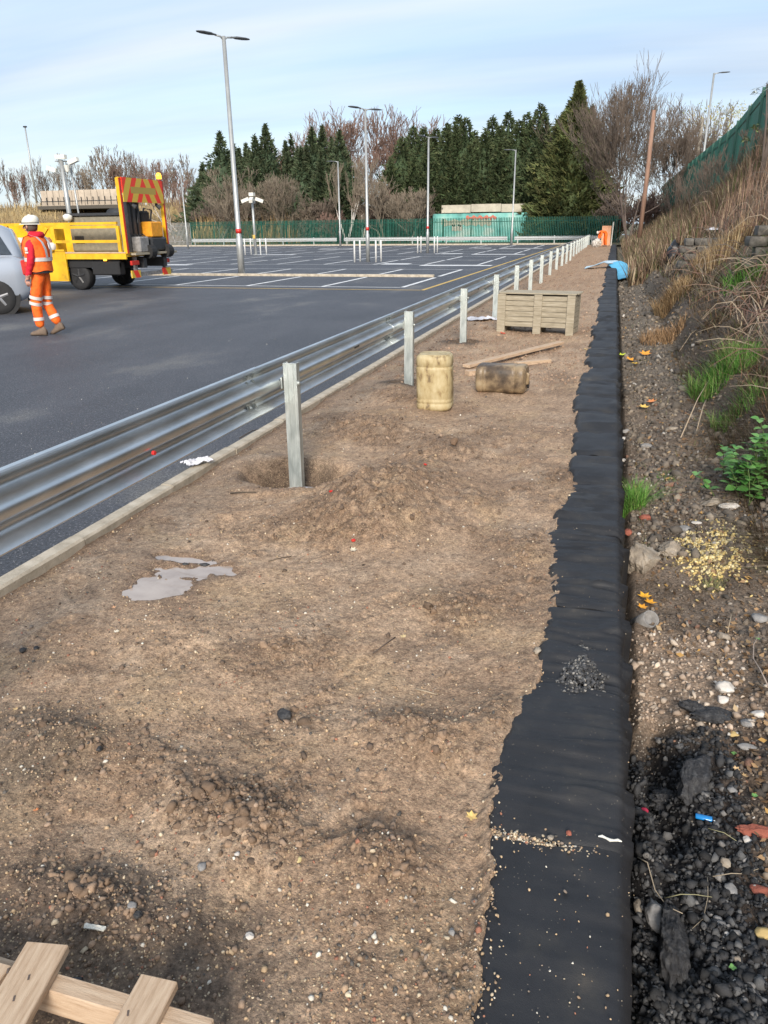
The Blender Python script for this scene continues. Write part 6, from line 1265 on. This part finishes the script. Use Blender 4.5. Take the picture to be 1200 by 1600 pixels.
# ---- leaves
leafm = MB(); lf = [(0, -.5), (.18, -.28), (.42, -.30), (.30, -.05), (.48, .12), (.20, .18), (.10, .5), (-.12, .2), (-.42, .22), (-.28, 0), (-.46, -.24), (-.16, -.24)]
def leaf(loc, size, c, label, rz=0, curl=.25, tilt=0.0):
    vs = [(x*size, y*size, curl*size*(x*x+y*y)) for x, y in lf]+[(0, 0, 0)]+[(0, 0, -.0015)]; nn = len(lf); fs = [(k, (k+1) % nn, nn) for k in range(nn)]+[((k+1) % nn, k, nn+1) for k in range(nn)]
    o = MB().add(vs, fs).obj('fallen_leaf', flat('leaf_shade_%d_%d' % (int(c[0]*100), int(c[1]*100)), c, .6, var=.35, scale=60), None, False, loc); o.rotation_euler = (tilt, tilt*.5, rz)
    tag(o, label, 'leaf', 'fallen leaves'); return o
for (px, py, sz, c, lb, surf) in ((57, 1270, .020, (.80, .28, .10), 'small orange leaf at the left edge of the mud', 'm'), (737, 1280, .038, (.66, .46, .16), 'yellow leaf on the mud just left of the nearest fabric', 'm'), (630, 998, .030, (.66, .50, .25), 'pale yellow leaf near the middle of the mud', 'm'),
    (183, 990, .028, (.72, .64, .50), 'cream leaf chip on the mud below the puddle', 'm'), (178, 952, .024, (.70, .38, .20), 'orange leaf chip between puddle and cream chip', 'm'), (808, 571+12, .05, (.72, .36, .12), 'orange leaf right of the planks', 'm'), (25, 1112, .022, (.55, .38, .18), 'tan leaf fragment at the far left of the mud', 'm'),
    (552, 862, .045, (.62, .54, .40), 'pale flat chip below the dark soil mound', 'm'), (785, 522, .12, (.62, .10, .06), 'red leaf or wrapper at the foot of the wooden crate', 'm'), (1005, 940, .055, (.85, .42, .03), 'bright orange leaf in the half buried pipe, upper one', 'b'), (1015, 950, .05, (.85, .38, .02), 'bright orange leaf in the half buried pipe, lower right one', 'b'), (1003, 958, .04, (.80, .36, .03), 'bright orange leaf in the half buried pipe, lower left one', 'b'),
    (985, 566, .12, (.85, .36, .03), 'orange leaf in the ditch beside the wall, leftmost of the bright ones', 'b'), (1008, 556, .13, (.85, .34, .04), 'orange leaf in the ditch, rightmost of the bright ones', 'b'), (972, 558, .10, (.60, .72, .05), 'lime yellow leaf against the foot of the wall', 'b'), (992, 572, .09, (.80, .50, .06), 'amber leaf between the bright orange ones in the ditch', 'b'),
    (1018, 632, .08, (.72, .26, .08), 'rusty orange leaf further down the ditch', 'b'), (1006, 641, .08, (.80, .52, .12), 'yellow orange leaf just below the rusty one', 'b'), (940, 548, .06, (.68, .50, .16), 'yellow leaf on the mud edge by the fabric', 'm'), (915, 547, .07, (.66, .48, .2), 'yellowish leaf fragment left of the fabric far up the strip', 'm'), (1150, 1206, .030, (.62, .42, .22), 'tan curled leaf on the dark soil at the right edge', 'b'), (1163, 1216, .026, (.52, .34, .16), 'smaller tan leaf below the curled one at right', 'b')):
    p = onmud(px, py) if surf == 'm' else ray_bank(px, py); leaf((p.x, p.y, p.z+(.010 if surf == 'm' or py > 1100 else .035)), sz*(1.0 if surf == 'm' or py > 1100 else 1.5), c, lb, random.uniform(0, 6), .5, random.uniform(-.3, .3))
# ---- single stones, lumps and slabs
def lump(px, py, size, m, label, cat='stone', name='stone', surf='b', dims=(1, .8, .6), seed=0, rz=0.0, sink=.25, rough=.10, base=None, tilt=0):
    p = onmud(px, py) if surf == 'm' else ray_bank(px, py); v, f = base or (ICO5 if size > .09 else ICO3); r = np.random.default_rng(seed+int(px)); v = v.copy()
    # chop the ball by random planes for angular faces, then roughen
    for _ in range(9):
        nn = r.normal(size=3); nn /= np.linalg.norm(nn); dd = v @ nn; lim = r.uniform(.52, .85); k = dd > lim; v[k] -= nn[None]*(dd[k]-lim)[:, None]
    k1 = pn(v[:, 0]*3+seed, v[:, 1]*3+v[:, 2]*2.2, seed)+.6*pn(v[:, 0]*8+v[:, 2]*5, v[:, 1]*8-v[:, 2]*6, seed+4)+.45*pn(v[:, 0]*19+v[:, 2]*13, v[:, 1]*19-v[:, 2]*15, seed+5)
    v = v*(1+rough*1.3*k1[:, None])*np.array(dims)*size/2
    o = link(name, fastmesh(name, v, f, m, None, False), None, (p.x, p.y, p.z+size*dims[2]*.5*(1-2*sink)), rz); o.rotation_euler = (tilt, tilt*.4, rz); tag(o, label, cat); return o
for (px, py, s, m, lb, dm, rz, kw) in (
    (1003, 885, .27, M_rock, 'large pale squared concrete lump leaning in the ditch by the fabric', (.72, 1.45, .75), -.25, {}), (1047, 866, .155, M_rock, 'rounded brown stone right of the large concrete lump', (1, .9, .7), 0, {}),
    (1133, 1082, .085, M_rockw, 'pinkish white rough lump on the right rubble', (1, .9, .7), 0, {}), (1128, 1096, .06, M_rockw, 'smaller pale lump just below the pinkish one', (1, .8, .6), .4, {}), (1130, 998, .07, M_rock, 'tan rounded stone on the dark soil under the sprout', (1, .7, .6), -.6, {}),
    (1166, 1134, .055, M_rockg, 'grey angular stone right of the broken asphalt slab', (.8, 1.1, .6), .2, {}), (1186, 1118, .06, M_rockw, 'smooth pale grey pebble near the right edge', (1.1, .8, .6), 0, {}), (1164, 1170, .065, M_rockg, 'flat oval grey pebble below the angular stone', (1.3, .7, .5), 0, {}), (1146, 1151, .04, flat('ochre_stone', (.45, .33, .14), .85), 'ochre yellow pebble left of the oval grey one', (1.2, .7, .6), 0, {}),
    (1131, 1351, .045, M_rock, 'tan angular stone on the dark soil below the lighter', (.8, 1.1, .6), .5, {}), (1187, 1305, .10, M_brick, 'broken red brown brick bar at the right edge', (1.5, .5, .4), 0, {}), (1190, 1398, .065, M_brick, 'dark red brick lump at right edge lower down', (1.2, .9, .5), 0, {}), (1143, 1393, .045, M_rockg, 'small square grey stone beside the dark red lump', (1, 1, .6), .1, {}),
    (1089, 819, .07, M_rockw, 'bright white chip above the yellow sand patch', (1.2, .7, .4), .3, {}), (1070, 829, .09, M_rockg, 'dark grey stone next to the bright white chip', (1.2, .8, .5), 0, {}), (1010, 812, .09, M_brick, 'brown brick lump behind the grass tuft', (1.2, .8, .6), 0, {}), (983, 835, .08, M_brick, 'small brown brick piece against the wall below the tuft', (1, .9, .7), 0, {}), (998, 836, .035, M_rockw, 'tiny white stone above the large concrete lump', (1, .9, .7), 0, {}),
    (1050, 760, .10, flat('rust_slab', (.26, .14, .10), .85), 'flat rusty slab fragment in the middle of the ditch', (1.3, .6, .4), .7, {}), (975, 722, .07, M_rockw, 'cream stone against the wall above the tuft', (1, .7, .6), 0, {}), (977, 676, .09, M_rockg, 'grey green rounded stone beside the wall', (1, .8, .6), 0, {}), (975, 688, .08, M_rockw, 'pale grey stone just below the grey green one', (1, .8, .6), 0, {}), (1009, 699, .12, M_rockg, 'dark flat stone in the ditch right of two pale ones', (1.3, .8, .4), 0, {}),
    (1052, 672, .10, M_rock, 'tan flat stone at the foot of the bank', (1.3, .7, .4), 0, {}), (1130, 718, .10, M_rockg, 'grey lump left of the leafy green plant', (1, .8, .7), 0, {}), (1112, 790, .12, M_rock, 'tan rubble lump below the leafy plant', (1.2, .8, .6), .4, {}), (1140, 795, .11, M_rockw, 'cream splintered lump right of the tan rubble lump', (1.4, .6, .5), .3, {}), (1185, 970, .09, M_rockg, 'grey stone half out of the right edge', (1, .9, .7), 0, {}),
    (1120, 1440, .030, M_rockg, 'small grey pebble low on the dark soil', (1, .8, .7), 0, {}), (1134, 1466, .028, M_rockw, 'pale rounded pebble below the grey one', (1, .9, .7), 0, {}), (1153, 1503, .030, M_rock, 'tan pebble near the bottom right', (1, .9, .7), 0, {}), (1146, 1538, .028, M_rockw, 'cream pebble right at the bottom right group', (1, .9, .7), 0, {}), (1193, 1465, .05, flat('ochre_stone', (.45, .33, .14)), 'ochre brown stone cut by the right edge', (1, 1, .6), 0, {}),
    (1168, 1316, .035, M_rockw, 'pale angular chip below the brick bar', (1, .9, .7), .4, {}), (1145, 1238, .04, M_rockg, 'grey stone above the blue lighter', (1.1, .8, .6), 0, {})):
    lump(px, py, s, m, lb, dims=dm, rz=rz, seed=int(py), **kw)
for (px, py, s, m, lb, dm) in ((443, 1122, .068, M_asplump, 'jagged black lump on the middle of the mud', (1, .8, .8)), (317, 1356, .030, M_rockg, 'smooth grey pebble on the lower mud', (.9, 1.1, .8)), (207, 1418, .026, M_rockg, 'grey pebble above another one at lower left', (1, .9, .8)), (216, 1432, .024, M_asplump, 'dark pebble just below the grey one at lower left', (1, .9, .8)),
    (155, 1172, .022, M_asplump, 'small dark square stone at left of the mud', (.9, 1, .8)), (468, 1345, .020, flat('sand_pebble', (.55, .45, .22)), 'sandy yellow pebble near the bottom middle', (.7, 1.2, .7)), (370, 1336, .018, M_rockw, 'white round pebble right of the grey one', (1, 1, .8)), (390, 1464, .024, M_rockw, 'flat pale pebble low at the bottom middle', (1, .8, .6)), (707, 1458, .022, M_rockg, 'grey pebble left of the nearest fabric', (1, 1, .7)),
    (36, 1018, .03, M_asplump, 'dark clod left of another, below the kerb', (1, 1, .7)), (57, 1014, .024, M_asplump, 'dark clod right of its twin, below the kerb', (1, 1, .7)), (710, 694, .07, flat('soil_lump', (.17, .11, .07), .9), 'upright brown soil lump on the mound', (.9, .8, 1)), (320, 884, .05, M_asplump, 'black clod sitting in the large puddle', (1.3, .7, .5)), (290, 882, .03, M_asplump, 'small black clod left in the large puddle', (1.3, .8, .5)),
    (841, 1016, .045, M_rock, 'tan stone perched on the fabric above the asphalt crumbs', (.8, 1.1, .6)), (861, 1308, .022, M_rock, 'brown pebble sitting on the grit line between fabric sheets', (1, .9, .7)), (889, 1302, .018, M_brick, 'orange red pebble right along the grit line', (.9, 1.1, .8))):
    lump(px, py, s, m, lb, surf='m' if px < 800 else 'b', dims=dm, seed=int(py)) if px < 800 else None
    if px >= 800:
        g = G(px, py, .035); o = lump(px, py, s, m, lb, dims=dm, seed=int(py), surf='m'); o.location = (g.x, g.y, .036)
# broken asphalt
lump(1112, 1122, .17, M_asplump, 'flat broken asphalt slab with pale top in the dark rubble', 'asphalt slab', 'asphalt_slab', dims=(1.2, .6, .28), rz=.15, rough=.12, sink=.1)
lump(1082, 1225, .22, M_asplump, 'long grey asphalt slab standing beside the blue lighter', 'asphalt slab', 'asphalt_slab', dims=(.5, 1.3, .6), rz=-.25, rough=.10, sink=.2)
lump(1047, 1500, .22, M_asplump, 'large black asphalt chunk with glinting edge at bottom right', 'asphalt chunk', 'asphalt_chunk', dims=(.55, 1.4, .75), rz=.05, rough=.14, sink=.15)
lump(1022, 1440, .085, M_rockg, 'pale grey glittering asphalt piece behind the large black chunk', 'asphalt chunk', 'asphalt_chunk', dims=(.7, 1.3, .8), rz=.1, rough=.2, sink=.15)
lump(998, 1420, .055, M_rock, 'tan sliver of stone against the nearest fabric side', 'stone', dims=(.6, 1.5, .6), rz=.1)
lump(1080, 1112, .10, M_asplump, 'crumbly black asphalt lump above the flat slab', 'asphalt chunk', 'asphalt_chunk', dims=(1, .8, .6), rough=.2)
lump(1040, 1255, .12, M_asplump, 'crumbly dark asphalt clump near the wall foot', 'asphalt chunk', 'asphalt_chunk', dims=(1, 1, .5), rough=.25)
# half buried pipe with leaves
p = ray_bank(1008, 972); e = empty('clay_pipe', (p.x, p.y, p.z)); tag(e, 'half buried grey pipe end holding bright orange leaves', 'pipe'); e.rotation_euler = (.75, .3, .3)
mb = MB(); rings_ = []
for r, z in ((.046, -.08), (.046, .06), (.038, .06), (.038, .02)): rings_.append([(r*math.cos(t), r*math.sin(t), z) for t in np.linspace(0, 2*PI, 25)[:-1]])
mb.loft(rings_); mb.obj('pipe_wall', M_rockg, e, True)
# lighter
p = ray_bank(1100, 1283); e = empty('cigarette_lighter', (p.x, p.y, p.z+.012), -.05); tag(e, 'bright blue plastic cigarette lighter lying on the dark rubble', 'lighter')
MB().loft([[(x, .0115*s*math.cos(t), .0075*s*math.sin(t)) for t in np.linspace(0, 2*PI, 17)[:-1]] for x, s in ((-.030, .8), (-.027, 1), (.022, 1), (.024, .95))]).obj('lighter_body', flat('lighter_blue', (.01, .22, .58), .25, bump=0, coat=.4), e, True)
MB().loft([[(x, .0105*math.cos(t), .0070*math.sin(t)) for t in np.linspace(0, 2*PI, 17)[:-1]] for x in (.0245, .036)]).obj('metal_hood', M_galv, e, True); MB().box((.030, -.004, .0075), (.012, .008, .004)).obj('thumb_button', M_black, e)
# twigs and roots
def twig(pts, r, c, label, surf='b', lift=.01, z=None):
    P_ = []
    for (px, py) in pts:
        q = ray_bank(px, py) if surf == 'b' else onmud(px, py); q.z += lift*(1+.5*math.sin(len(P_)*2)); P_.append(q)
    o = MB().tube([tuple(q-P_[0]) for q in P_], [r*(1-.5*i/len(P_)) for i in range(len(P_))], 6).obj('twig', flat('twig_%d' % int(c[0]*100), c, .85), None, True, tuple(P_[0])); tag(o, label, 'twig', 'loose twigs and roots'); return o
twig([(994, 1356), (1008, 1372), (1022, 1400), (1040, 1430), (1062, 1452)], .0022, (.36, .30, .22), 'long pale curved root running down to the black asphalt chunk', lift=.04)
twig([(1036, 1417), (1060, 1418), (1085, 1408), (1110, 1414)], .0015, (.34, .32, .18), 'arched pale root joining the long one at right', lift=.035)
twig([(1104, 1378), (1104, 1412), (1098, 1440), (1080, 1460)], .0012, (.30, .25, .18), 'thin upright rootlet crossing the arched root', lift=.02); twig([(1112, 1378), (1140, 1377), (1160, 1371), (1184, 1364)], .0016, (.38, .31, .22), 'straight pale twig pointing to the right edge', lift=.02)
twig([(1105, 1300), (1130, 1310), (1150, 1318)], .0014, (.34, .27, .18), 'thin twig just below the blue lighter', lift=.015); twig([(1200, 1085), (1185, 1060), (1176, 1035), (1176, 1015), (1184, 1004)], .0035, (.40, .32, .26), 'curving bare shoot with a green tip at right edge', lift=.03)
twig([(1136, 994), (1140, 975), (1144, 960)], .002, (.42, .34, .24), 'pale short twig sticking out above the tan rounded stone', lift=.03); twig([(583, 1022), (600, 1010), (618, 996)], .003, (.10, .075, .06), 'dark short twig on the middle of the mud', 'm', .004)
twig([(650, 1078), (668, 1083), (682, 1086)], .0025, (.42, .22, .12), 'reddish splinter on the mud beside a dark stain', 'm', .004); twig([(360, 772), (380, 771), (400, 770)], .005, (.09, .07, .05), 'dark stick lying on the mud left of the first post', 'm', .006)
twig([(375, 688), (395, 678), (418, 672)], .006, (.06, .05, .045), 'dark bent stick under the barrier before the first post', 'm', .02); twig([(1183, 1075), (1200, 1082)], .002, (.35, .28, .2), 'tiny twig fragment at the right edge', lift=.015)
twig([(420, 878), (440, 873), (455, 870)], .003, (.12, .09, .06), 'small dark twig on the mud right of the puddle', 'm', .004)
# ---- grass tufts
def tuft(px, py, n, h, w_, pal_, label, rad, name='grass_tuft', lean=.8, droop=.8, y=None):
    p = ray_bank(px, py); a_ = rng.uniform(0, 2*PI, n); r = rad*np.sqrt(rng.uniform(size=n)); X = r*np.cos(a_); Y = r*np.sin(a_)*1.4
    Z = bank_h(X+p.x, Y+p.y)-p.z-.01; o = blades(name, np.stack([X, Y, Z], 1), rng.uniform(.5, 1, n)*h, rng.uniform(.6, 1.2, n)*w_, pick(pal_, [1]*len(pal_), n), lean=lean, droop=droop, kind=None); o.location = p; tag(o, label, 'grass tuft'); return o
GP = [(.055, .17, .02), (.09, .24, .035), (.13, .30, .05), (.20, .30, .08)]
tuft(988, 790, 420, .24, .006, GP, 'bright green grass tuft growing against the retaining wall', .085)
tuft(1130, 585, 1400, .30, .008, GP+[(.25, .24, .10)], 'large bright green grass clump on the cut bank', .32); tuft(1150, 655, 500, .22, .007, GP+[(.2, .2, .08)], 'smaller green grass clump lower on the bank, above the leafy plant', .22)
tuft(1178, 430, 600, .40, .016, GP, 'green grass patch high on the bank at right edge', .45); tuft(1118, 915, 160, .06, .003, [(.25, .25, .10), (.33, .30, .15), (.13, .2, .05)], 'small sparse olive tuft right of the yellow sand patch', .06)
tuft(1044, 745, 200, .05, .003, GP, 'tiny green tuft in the middle of the ditch', .10); tuft(1000, 405, 500, .35, .03, [(.2, .26, .06), (.3, .3, .1), (.12, .16, .05)], 'olive green grass mound in the ditch behind the blue sheet', .5)
tuft(1050, 470, 900, .40, .02, [(.33, .215, .105), (.26, .165, .085), (.40, .29, .16)], 'golden brown dry grass clump at the bank foot, left one', .32, lean=.5); tuft(1125, 410, 1100, .6, .022, [(.36, .245, .125), (.28, .18, .10), (.42, .32, .18)], 'tall golden dry grass clump in front of the old stone wall', .5, lean=.45)
tuft(1035, 530, 700, .25, .012, [(.38, .24, .13), (.30, .19, .10)], 'low russet dry grass clump beside the ditch', .35, lean=.7)
# dead stems leaning on the bank
for i, (a_, b_, r) in enumerate((((1112, 458), (1160, 520), .012), ((1139, 462), (1158, 525), .010), ((1170, 465), (1192, 540), .014), ((1096, 510), (1130, 480), .008), ((1060, 560), (1096, 508), .007), ((1140, 530), (1168, 522), .008), ((1086, 690), (1105, 620), .007), ((1110, 600), (1060, 690), .006), ((1160, 560), (1180, 500), .008))):
    A_ = ray_bank(*b_); B_ = ray_bank(*a_); A_.z -= .02; mid = A_.lerp(B_, .5)+Vector((0, 0, .12)); B_ += Vector((0, 0, .10))
    o = MB().tube([(0, 0, 0), tuple(mid-A_), tuple(B_-A_)], [r, r*.8, r*.4], 6).obj('dead_stem', flat('straw_stem', (.46, .36, .25), .8), None, True, tuple(A_))
    tag(o, ('thick pale dead stem leaning left above the green clump', 'pale dead stem crossing behind the thick leaning one', 'thickest pale dead stem standing near the right edge', 'short dead stem bridging over to the thick one', 'grey dead stem trailing down the dark cut face', 'nearly level dead stem above the green clump', 'thin dead stem dangling at the foot of the cut bank', 'longest thin dead stem trailing over the cut face', 'dead stem at right behind the green clump')[i], 'dead stem', 'dead plant stems on the bank')
# old masonry in the bank
M_wallst = flat('old_wall_stone', (.13, .12, .105), .9, var=.5, bump=.6)
for (pxs, pys, nm, lb) in (((1062, 1118), (372, 428), 0, 'ruined grey stone wall showing through the bank, nearest the black sack'), ((1168, 1215), (352, 430), 1, 'ruined grey stone wall section at the right edge of the bank')):
    pA = ray_bank(pxs[0], pys[1]); pB = ray_bank(pxs[1], pys[1]); yv = pA.y; xA = pA.x; ztop = AY(pxs[0], pys[0], yv).z; wv = AY(pxs[1], pys[1], yv).x-xA
    root = empty('stone_wall', (xA, yv, pA.z-.2)); tag(root, lb, 'wall'); nr = 6; hr = (ztop-pA.z+.2)/nr
    for r in range(nr):
        x = -.1+.12*(r % 2)
        while x < wv:
            bw = random.uniform(.2, .42); v, f = ICO2; vv = np.sign(v)*np.abs(v)**.10; vv = vv*np.array([bw/2*.94, .22, hr/2*.92])*(1+.05*rng.normal(size=(len(v), 1)))
            o = link('stone', fastmesh('stone', vv, f, (M_wallst, M_wallst, M_wallst)[random.randrange(3)]), root, (x+bw/2, random.uniform(-.05, .05), hr*(r+.5))); x += bw
p = ray_bank(1048, 412); cloth_v, cf = ICO3; vv = cloth_v*np.array([.20, .2, .40])*(1+.4*fbm(cloth_v[:, 0]+3, cloth_v[:, 2]+cloth_v[:, 1], 2.2, 4, 71))[:, None]
o = link('black_sack', fastmesh('black_sack', vv, cf, flat('black_plastic', (.012, .012, .014), .3, bump=.6), None, True), None, (p.x+.05, p.y, p.z+.24)); tag(o, 'crumpled black plastic sack stuck in the bank left of the stone wall', 'sack')
p = ray_bank(1057, 372); cloth(tuple(p+Vector((0, 0, .1))), .25, .2, 8, M_cloth, 'small white scrap caught above the black plastic sack', 'paper_scrap', .2, .12, 'scrap'); p = ray_bank(1112, 366); cloth(tuple(p+Vector((0, 0, .1))), .3, .25, 9, M_cloth, 'white scrap caught in brambles right of the sack', 'paper_scrap', .9, .12, 'scrap')
# pale rubble at the far end of the barrier
p = G(934, 382); o = lump(934, 382, .5, M_rockw, 'pale crumpled heap at the far end of the barrier before the orange worker', 'heap', 'rubble_heap', dims=(1.4, 1, 1.2), surf='m', rough=.3); o.location = (p.x, 60, .3)
# leafy green plant: every leaf is a part
p = ray_bank(1182, 770); e = empty('leafy_plant', tuple(p)); tag(e, 'bright green nettle-like leafy plant at the right edge of the ditch', 'plant')
lfm = MB(); N1 = 5; pr = [(0, .0), (.22, .36), (.5, .44), (.78, .26), (1.0, .0)]
vs = []
for t, w_ in pr: vs += [(t, -w_, .10*w_+.10*math.sin(t*PI)), (t, 0, .10*math.sin(t*PI)), (t, w_, .10*w_+.10*math.sin(t*PI))]
lfm.add(vs, [(3*k+j, 3*k+j+1, 3*k+j+4, 3*k+j+3) for k in range(4) for j in range(2)])
lmesh = [lfm.mesh('leaf', flat('nettle_leaf_%d' % k, c, .55, var=.3, scale=20), True) for k, c in enumerate(((.06, .19, .035), (.10, .27, .055), (.15, .33, .09)))]
for s in range(34):
    bx_, by_ = random.gauss(0, .13), random.gauss(0, .16); hs = random.uniform(.14, .40); lx, ly = random.gauss(-.04, .06), random.gauss(-.02, .05); bz = float(bank_h(p.x+bx_, p.y+by_))-p.z
    MB().tube([(bx_, by_, bz-.02), (bx_+lx*.5, by_+ly*.5, bz+hs*.6), (bx_+lx, by_+ly, bz+hs)], [.004, .003, .002], 5).obj('stem', flat('green_stem', (.10, .16, .04)), e)
    for k in range(4):
        t = .35+.65*k/3
        for q in range(2 if k < 3 else 3):
            o = link('leaf', lmesh[random.randrange(3)], e, (bx_+lx*t, by_+ly*t, bz+hs*t)); L_ = random.uniform(.055, .085)*(1.1-.3*t); o.scale = (L_,)*3; o.rotation_euler = (random.gauss(0, .2), random.uniform(-.3, .35), k*PI/2+q*PI*(1 if k < 3 else .67)+random.gauss(0, .25))
for (px, py, nn, lb) in ((1183, 1003, 5, 'tiny green seedling at the tip of the curving shoot'), (1178, 1248, 6, 'small green seedling on the dark soil above the brick bar'), (1146, 1182, 4, 'tiny seedling between pebbles near the right edge'), (1143, 1518, 4, 'tiny seedling beside pebbles near the bottom right')):
    q = ray_bank(px, py); e = empty('seedling', tuple(q)); tag(e, lb, 'seedling')
    for k in range(nn): o = link('leaf', lmesh[2], e, (0, 0, .012)); o.scale = (.012,)*3; o.rotation_euler = (0, -.3, k*2*PI/nn+random.gauss(0, .3))
# fallen fruit-red caps
for (px, py, lb) in ((552, 846, 'small red fragment at the foot of the soil mound'), (664, 727, 'small red fragment on the second soil mound'), (517, 769, 'small red fragment right of the first post')):
    lump(px, py, .03, M_red, lb, 'fragment', 'red_fragment', 'm', (1, .8, .6), sink=.1)
lump(1006, 1270, .03, flat('crimson_scrap', (.4, .02, .06)), 'crimson scrap on the black rubble beside the wall', 'fragment', 'red_fragment', 'b', (1, 1, .7), sink=.0)
